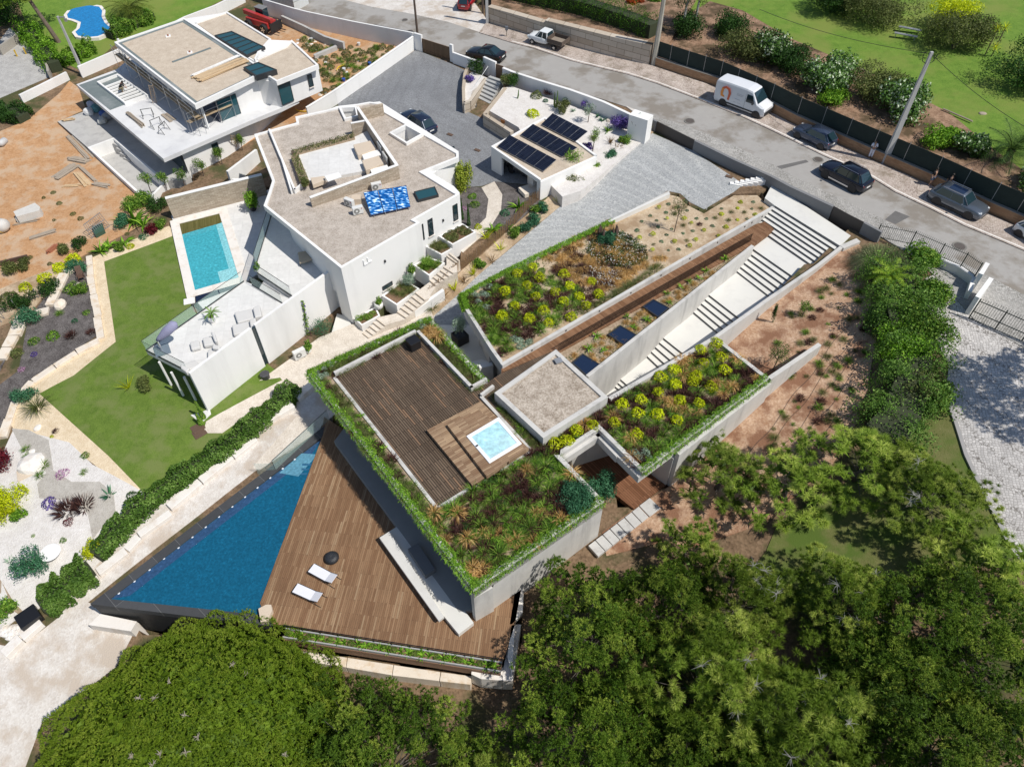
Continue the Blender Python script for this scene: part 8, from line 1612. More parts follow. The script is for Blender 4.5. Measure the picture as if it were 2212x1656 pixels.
tr_at(2,0,655,1055,4.02,2.0,.75,L_SIL,'small gnarled olive tree in the cactus garden',700); tr_at(2,0,695,1315,4.02,2.6,.6,L_GRN,'slender young tree right of the solar panels',500); tr_at(2,0,1050,1200,3.9,2.5,.8,L_SIL,'silvery olive tree in front of the white pillar',900); tr_at(2,0,520,1440,4.0,1.7,1.0,L_BRT,'small fig tree with big bright leaves below the solar panels',330,L=.3)
seq(0,[(1,0,1910,615,L_DRK,1.15,'dark_bush','bush','dark cycad-like bush in the raised bed beside the brown gate'),(1,0,1845,700,LV,.6,'violet_bush','flowering bush','violet flowering bush on the rim of the curved stone wall')],3.7)
seq(0,[(1,0,2165,720,L_OLV,1.,'rosemary_bush','bush','large rosemary bush right of the forecourt steps')],4.0)
strip_=[(2,0,975,1245,L_GRN,.75,'shrub','shrub','leafy green shrub in the strip nearest the driveway gate'),(2,0,905,1290,M_PB,1.2,'bronze_flax','plant','bronze flax between the first two strip shrubs'),(2,0,835,1360,L_TEAL,.75,'shrub','shrub','second leafy shrub from the driveway gate'),(2,0,705,1460,L_GRN,.8,'shrub','shrub','third leafy shrub from the driveway gate'),(2,0,780,1450,M_PB,1.0,'bronze_flax','plant','low bronze flax below the second strip shrub'),(2,0,540,1600,L_OLV,1.0,'shrub','shrub','rounded grey-olive shrub behind the bamboo fence end'),(2,0,575,1640,M_PH,1.0,'yellow_flax','plant','yellow flax beside the grey-olive shrub'),(2,0,1140,1130,M_PH,1.1,'yellow_flax','plant','yellow flax in the corner by the white pillar'),
(2,1,400,90,M_PH,1.,'yellow_flax','plant','yellow flax at the upper end of the bamboo fence'),(2,1,270,165,L_TEAL,.7,'shrub','shrub','upper shrub of the pair outside the bamboo fence'),(2,1,205,175,L_GRN,.6,'shrub','shrub','lower shrub of the pair outside the bamboo fence'),(2,1,175,270,L_TEAL,.8,'shrub','shrub','broad shrub halfway along the bamboo fence'),(2,1,110,320,L_TEAL,.75,'shrub','shrub','shrub just below the broad one outside the bamboo fence'),(2,1,30,370,L_GRN,.8,'shrub','shrub','shrub with red flowers outside the bamboo fence'),
(1,1,2110,500,M_PH,1.1,'yellow_flax','plant','yellow flax outside the middle of the bamboo fence'),(1,1,2040,600,M_PB,1.,'bronze_flax','plant','dark red flax outside the middle of the bamboo fence'),(1,1,1930,650,L_GRN,.65,'shrub','shrub','single green shrub in the lower planting strip'),(1,1,1875,720,M_PH,1.2,'yellow_flax','plant','yellow flax left of the single green shrub'),(1,1,1800,780,M_PB,1.,'bronze_flax','plant','bronze flax in the lower planting strip'),(1,1,1715,850,M_PH,1.3,'yellow_flax','plant','brightest yellow flax at the lower planting strip'),(1,1,1610,920,M_PB,1.2,'bronze_flax','plant','dark spiky flax at the bottom of the bamboo fence'),(1,1,1520,1010,M_TO,1.1,'spiky_tuft','plant','green-grey spiky tuft at the lowest end of the planting strip'),
(1,1,1870,50,M_MB,1.2,'herb_mound','plant','bright mound in the mulch bed beside the curved path'),(1,1,1890,120,M_MG,1.2,'herb_mound','plant','green mound in the middle of the mulch bed'),(1,1,1920,310,M_MY,1.,'herb_mound','plant','yellow-green mound at the end of the mulch bed'),(1,1,1800,150,M_MP,1.1,'pink_cushion','plant','pink-flowering cushion by the tall villa window'),
(1,1,1990,400,M_PH,1.3,'banana_plant','plant','broad-leaved banana plant by the curved garden path'),(1,1,2050,330,M_RG,2.6,'banana_plant','plant','second banana plant behind the bamboo fence'),(2,1,60,140,M_RG,2.6,'banana_plant','plant','banana plant behind the upper bamboo fence'),(1,1,2150,190,M_MT,1.6,'grey_cushion','plant','grey cushion beside the pale garden stones')]
seq(0,strip_)
bed=[(0,1,670,700,L_TEAL,1.0,'round_bush','bush','round grey-green bush at the top of the mulch bed'),(0,1,270,1150,L_TEAL,1.3,'round_bush','bush','big round grey-green bush at the lower end of the mulch bed'),(0,1,640,850,M_MG,1.9,'green_mound','plant','wide bright green mound in the mulch bed'),(0,1,720,870,L_GRN,.85,'green_mound','plant','taller green mound in the mulch bed'),(0,1,465,1255,M_MB,1.5,'lavender_mound','plant','green mound with violet flowers in the mulch bed'),(0,1,300,1300,M_MG,1.2,'green_mound','plant','dark green mound below the big round bush'),(0,1,155,1400,M_MO,1.4,'olive_mound','plant','olive mound at the left edge of the mulch bed'),(0,1,650,1120,M_MT,1.,'small_cushion','plant','small grey cushion in the middle of the mulch bed'),(0,1,750,1050,M_MG,.8,'small_cushion','plant','small green cushion near the stone edging'),(0,1,620,1250,M_TP,1.,'dark_tuft','plant','dark tuft in the mulch bed'),(0,1,190,1540,M_MP,1.1,'pink_cushion','plant','pink-flowering cushion at the bottom of the mulch bed'),(0,1,520,1060,M_TG,.8,'green_tuft','plant','green tuft beside the boulder in the mulch bed'),(0,1,300,1410,M_MV,.9,'violet_cushion','plant','violet-flowering cushion in the mulch bed'),(0,1,790,1220,M_TP,.8,'dark_tuft','plant','small dark tuft close to the stone edging'),
(0,1,640,600,M_MY,2.0,'yellow_bush','bush','yellow-green bush on the dry bank nearest the banana plants'),(0,1,525,670,M_MY,1.9,'yellow_bush','bush','second yellow-green bush on the dry bank'),(0,1,390,760,M_MY,1.8,'yellow_bush','bush','middle yellow-green bush on the dry bank'),(0,1,230,840,M_MY,1.7,'yellow_bush','bush','fourth yellow-green bush on the dry bank'),(0,1,80,930,M_MO,2.,'olive_bush','bush','olive bush at the left end of the dry bank'),(0,1,560,520,L_OLV,.8,'scrub_bush','bush','scrubby bush beside the pile of bricks'),(0,1,90,700,L_OLV,1.,'scrub_bush','bush','scrubby bush at the left edge of the dry bank'),(0,1,220,660,L_OLV,.8,'scrub_bush','bush','scrubby bush under the rusty beam'),(0,1,430,870,L_DRK,1.2,'scrub_bush','bush','dark scrub on the bank above the limestone edge'),(0,1,260,960,L_DRK,1.,'scrub_bush','bush','dark scrub near the wire fence posts'),(0,1,110,1010,L_DRK,1.,'scrub_bush','bush','dark scrub at the lower left of the bank'),(0,1,700,480,L_DRK,.8,'scrub_bush','bush','dark low scrub above the white rocks'),
(0,1,1150,160,L_GRN,1.2,'garden_bush','bush','tall bush behind the banana plants'),(0,1,1260,130,L_GRN,1.3,'garden_bush','bush','bushy tree beside the split-stone wall'),(0,1,1370,150,L_DRK,1.1,'garden_bush','bush','dark bush touching the split-stone wall'),(0,1,1050,290,L_TEAL,1.,'garden_bush','bush','feathery bush beside the steel cage'),(0,1,1330,350,L_RED,.7,'crimson_bush','bush','crimson bush at the corner of the lawn'),(0,1,1240,400,M_MT,1.5,'small_cushion','plant','grey cushion with yellow flowers by the crimson bush'),(0,1,1130,480,M_MY,1.1,'yellow_flowers','flowers','low yellow flowers at the edge of the lawn'),(0,1,1050,500,L_GRN,.7,'garden_bush','bush','round bush at the lawn edge beside the yellow flowers'),(0,1,1400,300,L_GRN,.8,'garden_bush','bush','bush at the corner of the pool surround'),
(0,2,235,120,L_TEAL,1.0,'round_bush','bush','round blue-green bush where the two gravel paths meet'),(0,2,330,220,M_TO,1.7,'bronze_fan','plant','fan-shaped olive plant on the golden gravel'),(0,2,50,710,L_RED,1.1,'crimson_bush','bush','crimson bush at the left edge of the white gravel'),(0,2,90,1000,L_YEL,1.4,'yellow_bush','bush','large golden-green bush at the left edge'),(0,2,50,1130,L_YEL,1.1,'yellow_bush','bush','lower golden-green bush at the left edge'),(0,2,190,1150,L_BRT,.7,'bright_bush','bush','bright green bush right of the golden bushes'),(0,2,435,1040,M_MV,1.5,'lavender','plant','violet lavender in the white gravel'),(0,2,545,785,M_MP,1.7,'pink_bush','bush','pink-flowering bush on the grey gravel bed'),(0,2,575,1100,M_TP,1.6,'purple_fountain_tuft','plant','left purple fountain tuft in the gravel garden'),(0,2,715,1060,M_TP,1.6,'purple_fountain_tuft','plant','right purple fountain tuft in the gravel garden'),(0,2,945,970,M_AG,1.3,'agave','succulent','blue-green agave on the white gravel'),(0,2,230,575,M_TG,.8,'green_tuft','plant','upper green tuft beside the boulder'),(0,2,235,640,M_TG,.75,'green_tuft','plant','second green tuft beside the boulder'),(0,2,385,710,M_TG,.95,'green_tuft','plant','green tuft to the right of the boulder'),(0,2,345,800,M_TG,.8,'green_tuft','plant','green tuft below the boulder'),(0,2,740,625,M_MG,.8,'green_pad','plant','flat green pad on the white gravel'),(0,2,730,770,M_TG,.65,'green_tuft','plant','single green tuft near the lawn edge'),(0,2,1145,970,M_MD,.9,'white_flowering_bush','bush','small bush with white flowers at the end of the hedge'),(0,2,595,1200,M_MR,.8,'crimson_cushion','plant','small crimson cushion under the purple tufts'),(0,2,550,1355,M_MG,.6,'small_cushion','plant','small green cushion on the white gravel'),(0,2,485,415,M_TP,.5,'small_dark_tuft','plant','small dark tuft on the golden gravel'),(0,2,452,460,M_MY,.45,'small_yellow_cushion','plant','small yellow cushion on the golden gravel'),(0,2,280,1610,L_TEAL,1.35,'round_bush','bush','big round blue-green bush beside the lower hedge'),(0,2,90,1530,M_RO,1.2,'prickly_plant','succulent','spiky plant at the lower left of the white gravel'),(0,2,292,1315,M_MG,.4,'small_cushion','plant','tiny dark cushion on the white gravel'),(0,3,110,320,L_GRN,.9,'rose_bush','bush','bush with pink flowers beside the black box at the left edge'),
(0,2,1110,60-20,M_PH,1.2,'palm_seedling','plant','small palm by the villa patio'),(0,2,1260,40,L_OLV,.8,'clipped_shrub','bush','low clipped shrub at the corner of the villa patio'),(0,2,820,1450,L_YEL,.8,'yellow_bush','bush','yellow-green bush in the lower hedge gap')]
seq(0,bed)
for i,(x,y) in enumerate([(1760,300),(1740,350)]):
    q=Gt(0,2,x,y); T_=thing('cypress','small cypress at the villa lawn corner, the '+['taller one','shorter one'][i],'tree',q); r=np.random.RandomState(i+5); n=1000; hh=[2.0,1.2][i]; z=r.uniform(0,hh,n); a=r.uniform(0,6.28,n); k=.2*(1-z/(hh*1.1)); obj('foliage',arrmesh('foliage',leaves(np.column_stack([np.cos(a)*k,np.sin(a)*k,z]),np.column_stack([np.cos(a),np.sin(a),np.ones(n)]),.13,.06,r),4,r.uniform(0,1,n),L_GRN),(0,0,0),T_)
for i,(x,y) in enumerate([(1300,1650),(1440,1640),(1595,1600),(1760,1520),(1920,1420),(2095,1300)]):
    tr_at(0,0,x,y,None,1.9,.7,L_GRN,['first small tree from the left in the row below the unfinished house','second small tree in the row below the unfinished house','third small tree in the row below the unfinished house','fourth small tree in the row below the unfinished house','fifth small tree in the row, with leafy round crown','last small tree of the row beside the site ladder'][i],900,sd=20+i)
for i,(x,y,mm_) in enumerate([(870,520,M_RG),(1070,450,M_RG),(1165,260,M_RG),(940,480,M_RG),(1240,290,M_RG)]):
    q=Gt(0,1,x,y); obj('banana_plant',mm_[i%2],tuple(q),label=['banana plant at the corner of the lawn','banana plant behind the yellow flowers','tallest banana plant, with long arching leaves','small banana plant between two larger ones','banana plant near the split-stone wall'][i],cat='plant',rz=i*2.,sc=[2.6,2.8,4.2,2.2,3.][i])
rg_=[tuple(G(*q)[:2]) for q in [(1690,690),(1800,600),(1860,620),(1875,780),(1790,960),(1660,1060),(1560,1030),(1710,850),(1640,770)]]
scatter(rg_,36,M_TG,'garden_seedling','small green seedling clump in the red earth garden','plant','seedlings in the red earth',lambda x,y:ht(x,y)+.02,(.35,.9),[],.8); scatter(rg_,42,M_TO,'scrub_tuft','small grey-green tuft in the red earth garden','plant','tufts in the red earth',lambda x,y:ht(x,y)+.02,(.25,.7),[],.5); scatter(rg_,14,M_TP,'dry_tuft','small dark dry tuft in the red earth garden','plant','dry tufts in the red earth',lambda x,y:ht(x,y)+.02,(.5,.8),[],.7)
tr_at(3,1,40,1540,None,2.6,1.0,L_OLV,'gnarled young tree behind the concrete garden wall stub',1000); tr_at(3,1,290,1080,None,1.5,.5,L_GRN,'small leafy sapling in the red earth garden',400); q=Gt(3,1,30,1130); T_=thing('cypress','thin young cypress near the stair wall in the red earth','tree',q); obj('foliage',shrubmesh('foliage',L_DRK,.2,1.9,500,.12,.05,5,99),(0,0,0),T_)
for k in range(6):
    m=MB(); pl=[]
    for j in range(26): x=1560+j*11+k*14; y=1060-j*14.5+k*22+6*math.sin(j*.8+k*2); g=G(x,y); pl.append(g+Vector((0,0,.05)))
    m.tube(pl,.014,3,cap=False); m.build('drip_hose',BLACK,None,label='thin black drip hose lying across the red earth garden',cat='hose',group='drip hoses on the red earth')
def chain(label,pl,w,h,m=LIMES,seed=1,gap=.03,bl=1.5,grp=None,nm='edging_stone'):
    rg=random.Random(seed); P=[G(*q) for q in pl]; T_=thing(nm,label,'stone edging',P[0])
    for a,b in zip(P[:-1],P[1:]):
        L=(b-a).length; n=max(1,round(L/bl)); d=(b-a).normalized()
        for k in range(n):
            p=a+d*(L*k/n+gap); q=a+d*(L*(k+1)/n-gap); ww=w*rg.uniform(.88,1.12); hh=h*rg.uniform(.85,1.15); mm=MB(); mm.wall(p,q,ww,(p.z-.4,q.z-.4),(p.z+hh,q.z+hh),side=rg.uniform(-.08,.08)); mm.build('block',m,T_,bevel=.03)
chain('row of cream blocks between the mulch bed and the golden gravel, beside the lawn',[t(0,1,*q) for q in [(775,570),(790,740),(815,900),(850,1090),(880,1280)]],.55,.25)
chain('row of cream blocks along the lower side of the mulch bed',[t(0,1,870,1300),t(0,1,670,1400),t(0,1,480,1520),t(0,1,290,1650),t(0,2,140,160),t(0,2,30,480)],.55,.25,seed=2)
chain('broad pale blocks along the bank above the mulch bed',[t(0,1,*q) for q in [(700,640),(570,720),(500,870),(440,1000)]],.8,.3,seed=3); chain('pale stone terrace edge at the lower bank',[t(0,1,*q) for q in [(430,1040),(300,1070),(200,1090),(130,1260),(20,1460)]],.9,.3,seed=4)
chain('white blocks beside the hedge at the upper end of the pool path',[t(1,2,490,35),t(1,2,350,150)],.6,.45,LIMEW,5); chain('white blocks between the hedge and the gravel path, upper stretch',[t(1,2,330,200),t(1,2,0,390)],.7,.4,LIMEW,6,bl=2.2); chain('white blocks between the hedge and the gravel path, middle stretch',[t(0,2,*q) for q in [(2210,480),(2010,640),(1740,860),(1470,1090)]],.7,.35,LIMEW,7,bl=2.6); chain('white blocks between the hedge and the gravel path, lower stretch',[t(0,2,*q) for q in [(1490,1130),(1210,1330),(1100,1450),(850,1640)]],.55,.3,LIMEW,8,bl=2.)
chain('white blocks at the bottom left of the gravel path',[t(0,3,*q) for q in [(860,20),(720,120),(560,230)]],.6,.3,LIMEW,9); chain('long weathered white block near the left edge',[t(0,3,*q) for q in [(370,400),(200,550),(50,700)]],.7,.4,LIMEW,10,bl=2.4)
for i,(c,r,x,y,s,lb_,mt) in enumerate([(0,2,285,700,(.95,.85,.55),'large pale boulder on the grey gravel bed',LIMEW),(0,1,525,985,(.5,.55,.5),'rough cream boulder in the mulch bed',LIMES),(0,2,330,385,(.25,.3,.2),'small white rock on the golden gravel',LIMEW),(0,1,670,800,(.25,.2,.15),'small cream rock near the wooden chair',LIMES),(2,0,835,1060,(.3,.3,.2),'cream rock beside the agave in the cactus garden',LIMES),(0,2,280,590,(.3,.25,.15),'grey-white rock between the green tufts',LIMEW),(3,0,1815,1055,(.35,.25,.12),'flat brown stone on the park lawn',OLDT)]):
    p=Gt(c,r,x,y); p.z+=(.0 if c!=2 else max(0,4.0-p.z))+(.85 if (c,r)==(3,0) else 0); MB().rock(p,s,i,jit=.14).build('boulder',mt,None,label=lb_,cat='rock',smooth=False)
for i in range(26):
    x,y=random.uniform(20,230),random.uniform(440,560); p=Gt(0,3,x,y); MB().rock(p,(.28,.22,.18),i,sub=1).build('rubble_rock',LIMEW,None,label='rough white rock in the heap at the lower left edge',cat='rock',group='white rocks at the left edge')
for c,r,x,y,sz,mt,nm,lb_,rz in [(0,3,275,385,(1.2,1.1,.6),BLACK,'black_box','black ribbed box beside the white blocks at the left edge',.8),(0,2,220,780,(1.,.9,.12),TRAV,'flat_slab','square beige slab beside the large boulder',.5),(2,0,205,1590,(1.2,1.,.9),LIMEW,'stone_cube','white stone cube beside the carport entrance',.5),(2,0,150,1660,(1.6,1.2,.4),LIMES,'stone_step','broad cream stone step below the white cube',.5),(0,2,1710,385,(.9,.75,.08),MATS['rusty_grate'],'ground_hatch','upper rusty hatch at the corner of the villa patio',.7),(0,2,1725,430,(.9,.75,.08),MATS['rusty_grate'],'ground_hatch','lower rusty hatch at the corner of the villa patio',.7),(0,1,1638,950,(.9,.7,.12),WHITE,'hatch_box','white-framed hatch beside the rectangular pool',.3)]:
    p=Gt(c,r,x,y); MB().box((p.x,p.y,p.z+sz[2]/2),sz,rz).build(nm,mt,None,label=lb_,cat='block' if 'stone' in nm else 'garden fitting',bevel=.02)
p=Gt(0,2,465,1490); T_=thing('garden_table','round white table on the white gravel','table',p); MB().lathe((p.x,p.y,p.z+.5),[(.62,0),(.64,.04),(.6,.06)],28).build('table_top',WHITE,T_); MB().tube([p,p+Vector((0,0,.5))],.06,8).build('leg',WHITE,T_)
def chair(p,rz,m,label,lean=.35):
    T_=thing('wooden_chair',label,'chair',p); M=Matrix.Translation(p)@Matrix.Rotation(rz,4,'Z')
    s=MB()
    for k in range(5): s.box((-.2+.1*k,0,.40-.02*k*0),(.085,.5,.03),0,0,M)
    s.build('seat',m,T_); s=MB()
    for k in range(5): y=-.2+.1*k; s.hexa([M@Vector(v) for v in [(-.25,y-.04,.4),(-.22,y-.04,.4),(-.22,y+.04,.4),(-.25,y+.04,.4),(-.25-lean,y-.04,1.0),(-.22-lean,y-.04,1.0),(-.22-lean,y+.04,1.0),(-.25-lean,y+.04,1.0)]])
    s.build('backrest',m,T_)
    for x in (-.22,.22):
        for y in (-.24,.24): MB().tube([M@Vector((x,y,.42)),M@Vector((x*1.1,y,0))],.025,5).build('leg',m,T_)
    for y in (-.27,.27): MB().box((0,y,.6),(.5,.06,.03),0,0,M).build('armrest',m,T_)
OW=plain('orange_wood',(.50,.22,.07),.6,.1,3,30,0,obj=True); DW=plain('dark_wood',(.11,.06,.04),.7,.2,3,30,0,obj=True)
chair(Gt(0,1,715,760),-1.1,DW,'dark wooden deck chair in the mulch bed',.5); chair(Gt(1,0,2110,1055),1.2,OW,'orange wooden chair against the big stone blocks of the forecourt'); chair(Gt(1,0,2150,1100),1.,OW,'low orange wooden footrest-like chair in front of the other one',.2)
for i,(x,y) in enumerate([(1150,385),(1185,330)]):
    p=Gt(3,0,x,y+20); p.z+=.85; T_=thing('park_bench',['weathered pale bench nearer the street in the shade of the park bushes','weathered pale bench half hidden under the two-toned bush'][i],'bench',p); MB().box((p.x,p.y,p.z+.42),(2.3,.4,.07),-.45).build('seat',STEEL,T_);
    for s in (-1,1): MB().box((p.x+s*.95*math.cos(-.45),p.y+s*.95*math.sin(-.45),p.z+.2),(.08,.36,.4),-.45).build('leg',STEEL,T_)
for i,l in enumerate([[(3,0,700,650),(3,0,840,715)],[(3,0,1470,1030),(3,0,1620,1095),(3,0,1720,1140)]]):
    P=[Gt(*q) for q in l]; m=MB(); m.tube([q+Vector((0,0,1.05)) for q in P],.08,6); m.build('log_rail',OLDT,None,label=['short log edging at the shrub bed near the large glossy bush','long log edging at the shrub bed near the palm'][i],cat='log edging')
kp=[(550,130),(590,80),(680,50),(790,38),(880,50),(910,90),(905,140),(930,190),(985,240),(940,290),(850,325),(740,335),(650,320),(620,280),(660,245),(670,200),(620,180),(560,165)]
zk=ht(*G(195,45)[:2])+.16; o_=[at(*t(0,0,x,y),zk) for x,y in kp]; KP=thing('kidney_pool','kidney-shaped bright blue pool on the lawn at the top left','swimming pool',o_[0]); MB().prism(o_,zk-.5,zk).build('coping',LIMEW,KP); MB().prism(inset(o_,.38),zk-.3,zk+.01).build('water',WATK,KP)
p=G(128,92); T_=thing('leaning_pine','tall leaning bare pine trunk on the lawn beside the kidney-shaped pool','tree',p); m=MB(); m.tube([p-Vector((0,0,.2)),p+Vector((-1.0,.4,3.)),p+Vector((-2.4,1.,7))],[.28,.22,.18],9); m.build('trunk',L_BARK,T_); obj('crown',PC1,(-3.2,1.6,3.4),T_,sc=(.9,.9,.75))
q=G(20,40); bush('dark_tree','dark mass of foliage with orange flowers in the top left corner','tree',tuple(q),3.2,4.2,L_DRK,7000,.22,.13,14,77)
for i,(x,y) in enumerate([(150,490),(228,470)]): p=Gt(0,0,x,y); MB().box((p.x,p.y,p.z+.4),(.12,.12,.8)).build('yellow_post',paint('post_yellow',(.65,.42,.03),.5,0),None,label=['left yellow post at the grey gravel yard','right yellow post at the grey gravel yard'][i],cat='post')
# building site clutter
def planks(c,r,x0,y0,x1,y1,n,label,m=OLDT,z=None,w=.2,h=.06,jit=.12,seed=1,dz=0.,nm='timber_stack'):
    rg=random.Random(seed); a,b=(Gt(c,r,x0,y0),Gt(c,r,x1,y1)) if z is None else (at(*t(c,r,x0,y0),z),at(*t(c,r,x1,y1),z)); d=(b-a).normalized(); nn=Vector((-d.y,d.x,0)); T_=thing(nm,label,'timber stack',(a+b)/2); k=0
    for l in range(3):
        for j in range(max(1,n//3+(1-l))):
            o=nn*(w*1.15*(j-n/6)+rg.uniform(-.03,.03)); e=d*rg.uniform(-.2,.2); aa=a+o+e; bb=b+o+e+nn*rg.uniform(-jit,jit); z0=min(a.z,b.z)+dz+l*h*1.1+.02; zz=(a.z+dz+l*h*1.1+.02,b.z+dz+l*h*1.1+.02); mb=MB(); mb.wall(aa,bb,w,zz,(zz[0]+h,zz[1]+h)); mb.build('plank',m,T_); k+=1
planks(0,0,480,1545,650,1430,12,'largest stack of grey boards on the orange site soil',seed=2); planks(0,0,610,1370,760,1400,9,'loose grey boards above the largest stack',seed=3); planks(0,0,600,1180,780,1370,6,'long boards leaning beside the site slab edge',seed=4); planks(0,0,680,1500,770,1600,8,'pale boards lying across each other right of the largest stack',NEWT,seed=5); planks(0,0,700,1450,830,1570,6,'brown battens beside the pale boards',seed=6,w=.12); planks(0,0,560,1610,700,1600,6,'short boards with a red end at the bottom of the timber heap',NEWT,seed=7,w=.15); planks(0,0,820,1590,940,1610,9,'grey pallet-like boards at the right of the timber heap',seed=8,w=.14)
planks(0,1,275,400,490,330,8,'narrow stack of grey formwork boards on the orange soil',seed=9,w=.16); planks(0,1,130,290,330,250,9,'bundle of thin brown rods below the white slabs',seed=10,w=.05,h=.04,jit=.3); planks(0,1,0,640,255,580,2,'long rusty beam lying at the edge of the orange soil',plain('rusty_beam',(.10,.06,.045)),seed=11,w=.14,h=.15); planks(0,1,420,530,500,470,6,'small heap of red-brown bricks',plain('brick_red',(.36,.14,.08)),seed=12,w=.14,h=.12,nm='brick_pile')
planks(0,0,660,665,1950,480,0 or 9,'x',NEWT) if False else None
planks(0,0,1700,690,2110,520,15,'long pale boards stacked on the tan gravel roof',NEWT,z=6.15,seed=13,w=.22); planks(0,0,1660,660,2060,490,4,'thin white profiles beside the boards on the tan gravel roof',WHITE,z=6.13,seed=14,w=.14,dz=.0)
planks(0,0,1110,985,1240,1095,12,'bundle of grey scaffold props on the white site terrace',OLDT,z=3.0,seed=15,w=.08,h=.08,nm='prop_bundle'); planks(0,0,1420,990,1500,1045,3,'single flat board on the white site terrace',OLDT,z=3.0,seed=16,w=.3,h=.03,nm='board')
for i,q in enumerate([[(115,170),(300,95),(345,130),(340,160),(140,215)],[(130,200),(345,150),(350,180),(135,238)]]):
    p=Gt(0,1,230,170); m=MB(); m.prism([at(*t(0,1,*x),p.z+(.75 if i==0 else .4)) for x in q],p.z,p.z+(.75 if i==0 else .4)); m.build('concrete_slab_stack',plain('white_slabs',(.58,.56,.52),.85,.1,2,20,.2),None,label=['upper part of the pale slab stack on the orange soil','lower part of the pale slab stack on the orange soil'][i],cat='slab stack')
p=Gt(0,1,35,340); T_=thing('mixer_drum','rusty white cement drum lying at the left edge of the site','cement mixer',p); M=Matrix.Translation(p+Vector((0,0,.6)))@Matrix.Rotation(R_(65),4,'Y')@Matrix.Rotation(.4,4,'Z'); m=MB(); m.lathe((0,0,-.8),[(.35,0),(.62,.35),(.62,1.1),(.4,1.5)],16,M=M); m.build('drum',plain('drum_white',(.55,.53,.5),.6,.15),T_,smooth=True); m=MB(); m.lathe((0,0,-.1),[(.65,0),(.65,.1)],16,M=M); m.build('hoop',paint('post_yellow',(.65,.42,.03)),T_)
p=Gt(0,0,35,1250); m=MB(); M=Matrix.Translation(p+Vector((0,0,.3)))@Matrix.Rotation(R_(80),4,'X'); m.lathe((0,0,-.6),[(.2,0),(.33,.15),(.33,1.0),(.15,1.2)],14,M=M); m.build('gas_cylinder',plain('cylinder_grey',(.5,.5,.5)),None,label='pale grey cylinder lying at the left edge of the orange soil',cat='cylinder',smooth=True)
p=Gt(0,1,835,310); T_=thing('steel_cage','tilted grey steel rebar cage beside the garden bushes','steel cage',p); m=MB();
for k in range(11): a=at(*t(0,1,720+14*k,285-10*k),p.z+1.2); b=at(*t(0,1,795+15*k,400-11*k),p.z+.1); m.tube([a,b],.022,4)
for k in range(3): f=k/2; a=at(*t(0,1,722+70*f,285+110*f),p.z+1.2-1.1*f); b=at(*t(0,1,862+85*f,180+115*f),p.z+1.2-1.1*f); m.tube([a,b],.03,4)
m.build('bars',STEEL,T_); m=MB(); m.prism([at(*t(0,1,x,y),p.z+.4) for x,y in [(790,300),(880,270),(900,330),(820,370)]],p.z,p.z+.4); m.build('green_sheet',plain('green_sheet',(.04,.09,.06)),T_)
p=Gt(0,0,590,1030); planks(0,0,545,1045,640,1030,6,'wooden pallet with bricks on the grey site slab',NEWT,z=.32,seed=17,w=.14,nm='pallet')
for i,(x,y,c) in enumerate([(775,985,(.62,.62,.62)),(840,960,(.12,.28,.30)),(800,930,(.5,.52,.6)),(905,1000,(.06,.12,.35)),(940,1030,(.35,.35,.38)),(890,1065,(.5,.5,.48))]):
    p=at(*t(0,0,x,y),.31); MB().rock((p.x,p.y,.31+.3),(.5,.42,.4),i,jit=.25,rz=i).build('big_bag',plain('sack_%d'%i,c,.9,.1,3,20,.3),None,label=['white','dark teal','pale blue-white','blue','grey','off-white'][i]+' building sack piled under the edge of the site terrace',cat='sack',group='sacks on the site slab')
for i,(x,y) in enumerate([(1285,1010),(1360,1095),(1420,1140)]):
    p=at(*t(0,0,x,y),3.0); T_=thing('trestle',['metal trestle nearest the bundle of props','metal trestle in the middle of the site terrace','metal trestle nearest the edge of the site terrace'][i],'trestle',p); m=MB(); a=.5*i+.3; u=Vector((math.cos(a),math.sin(a),0)); w_=Vector((-u.y,u.x,0))
    for s in (-.5,.5):
        for k in (-.35,.35): m.tube([p+u*s+w_*k,p+u*s+Vector((0,0,.85))],.025,4)
        m.tube([p+u*s-w_*.3+Vector((0,0,.15)),p+u*s+w_*.3+Vector((0,0,.15))],.018,4)
    m.tube([p-u*.55+Vector((0,0,.86)),p+u*.55+Vector((0,0,.86))],.03,4); m.build('frame',DARKP,T_)
def scaffold(P0,P1,z0,zp,label,ladder=None,n=6,w=.65):
    T_=thing('scaffolding',label,'scaffolding',(P0[0],P0[1],z0)); d=(P1-P0); d.z=0; L=d.length; d.normalize(); nn=Vector((-d.y,d.x,0)); m=MB()
    for k in range(n+1):
        for s in (0,w): q=P0+d*(L*k/n)+nn*s; q.z=z0; m=MB(); m.tube([q,q+Vector((0,0,zp-z0+1.05))],.025,5); m.build('standard',STEEL,T_)
    m=MB(); m.wall(P0+nn*w/2,P1+nn*w/2,w*.9,zp-.05,zp); m.build('platform',TIMB,T_)
    for h in (.5,1.0): m=MB(); a=P0.copy(); b=P1.copy(); a.z=b.z=zp+h; m.tube([a,b],.02,4); m.build('guard_rail',STEEL,T_)
    for k in range(n):
        a=P0+d*(L*k/n); b=P0+d*(L*(k+1)/n); a.z=z0+.1; b.z=zp-.1; m=MB(); m.tube([a,b],.015,4); m.build('brace',STEEL,T_)
scaffold(at(*t(0,0,985,470),4.9),at(*t(0,0,1680,1020),4.9),3.0,4.9,'long scaffold with a plank platform along the open side of the unfinished house'); scaffold(at(*t(0,0,1640,1065),4.3),at(*t(0,0,2010,905),4.3),3.0,4.3,'short scaffold with a plank platform in front of the big teal window',n=3)
a=at(*t(0,0,1335,890),3.0); b=at(*t(0,0,1300,735),5.2); m=MB();
for s in (-.2,.2): m.tube([a+Vector((s,0,0)),b+Vector((s,0,0))],.025,4)
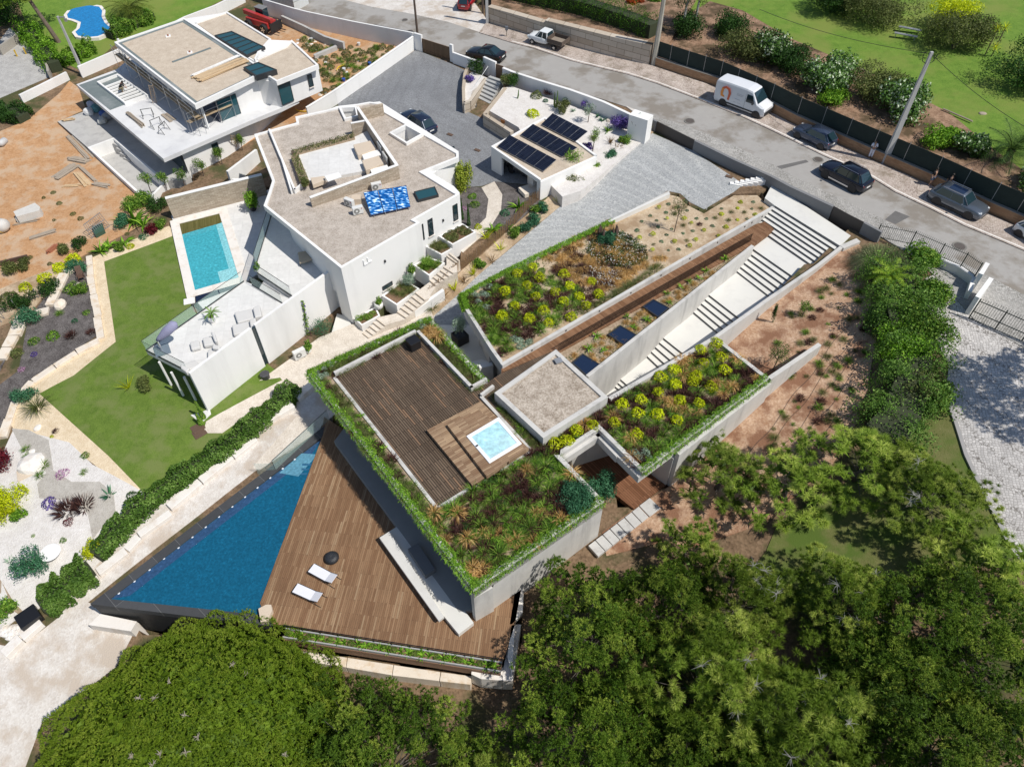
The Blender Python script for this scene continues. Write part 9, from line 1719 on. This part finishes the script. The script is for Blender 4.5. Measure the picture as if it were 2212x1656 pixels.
for k in range(9): q=a.lerp(b,(k+.5)/9); m.tube([q+Vector((-.2,0,0)),q+Vector((.2,0,0))],.018,4)
m.build('ladder',NEWT,None,label='yellowish ladder leaning against the long scaffold',cat='ladder'); a=at(*t(0,0,2030,1280),.3); b=at(*t(0,0,2005,1165),2.4); m=MB()
for s in (-.2,.2): m.tube([a+Vector((s,0,0)),b+Vector((s,0,0))],.025,4)
for k in range(8): q=a.lerp(b,(k+.5)/8); m.tube([q+Vector((-.2,0,0)),q+Vector((.2,0,0))],.018,4)
m.build('ladder',NEWT,None,label='short ladder at the foot of the unfinished house by the last small tree',cat='ladder')
rr2=sub([(640,75),(700,100),(800,115),(870,105),(760,200),(690,235),(700,170)],1.5); scatter(rr2,60,M_MO,'weed_clump','scrubby olive weed clump on the rubble ground','weed','weeds on the rubble ground',lambda x,y:ht(x,y),(.7,1.6),[],.8); scatter(rr2,40,M_TG,'weed_tuft','tall green weed tuft on the rubble ground','weed','weed tufts on the rubble ground',lambda x,y:ht(x,y),(.6,1.1),[],.7)
for i in range(55):
    x,y=random.choice([(random.uniform(340,620),random.uniform(340,520)),(random.uniform(500,900),random.uniform(500,640)),(random.uniform(540,680),random.uniform(800,1000))]); p=Gt(1,0,x,y); MB().rock(p,(random.uniform(.1,.3),random.uniform(.1,.25),.12),i,sub=1).build('rubble_piece',random.choice([WHITE,SL,LIMES,OLDT]),None,label='loose piece of rubble on the site behind the white street wall',cat='rubble',group='rubble pieces behind the street wall')
m=MB(); m.tube([Gt(1,0,x,y)+Vector((0,0,.15)) for x,y in [(345,955),(370,970),(420,975),(500,965),(600,945)]],.07,6); m.build('yellow_hose',paint('post_yellow',(.65,.42,.03)),None,label='fat yellow corrugated pipe beside the last wall of the unfinished house',cat='pipe'); m=MB(); m.tube([Gt(1,0,x,y)+Vector((0,0,.15)) for x,y in [(695,620),(715,590),(765,575)]],.08,6); m.build('yellow_hose',MATS['post_yellow'],None,label='short piece of yellow pipe among the weeds',cat='pipe')
for i,(x,y,c) in enumerate([(762,615,(.6,.62,.65)),(985,565,(.03,.10,.35)),(760,705,(.03,.08,.35)),(890,395,(.6,.6,.58)),(480,355,(.5,.5,.48))]):
    p=Gt(1,0,x,y); m=MB(); m.lathe(p,[(.16,0),(.2,.35),(.17,.36)],12); m.build('bucket',plain('bucket_%d'%i,c,.5,.05),None,label=['white bucket with a blue rim','blue tub among the weeds near the forecourt wall','blue tub at the lower weeds','white bucket near the street wall','pale bucket beside the concrete upstand'][i],cat='bucket')
scatter(sub([(110,400),(300,480),(280,520),(150,560),(20,620),(0,560)],-.4),9,M_MO,'scrub_clump','dry scrub clump on the orange site soil','weed','scrub on the orange soil',lambda x,y:ht(x,y),(.5,1.1),[],.9)
for i in range(5): x,y=[(20,1110),(45,1080),(160,1000),(340,900),(445,830)][i]; p=Gt(0,1,x,y+20); MB().tube([p-Vector((0,0,.2)),p+Vector((-.05,0,1.1))],.03,4).build('fence_post',STEEL,None,label='thin wire fence post on the bank above the mulch bed',cat='post',group='wire fence posts on the bank')
build_ground()
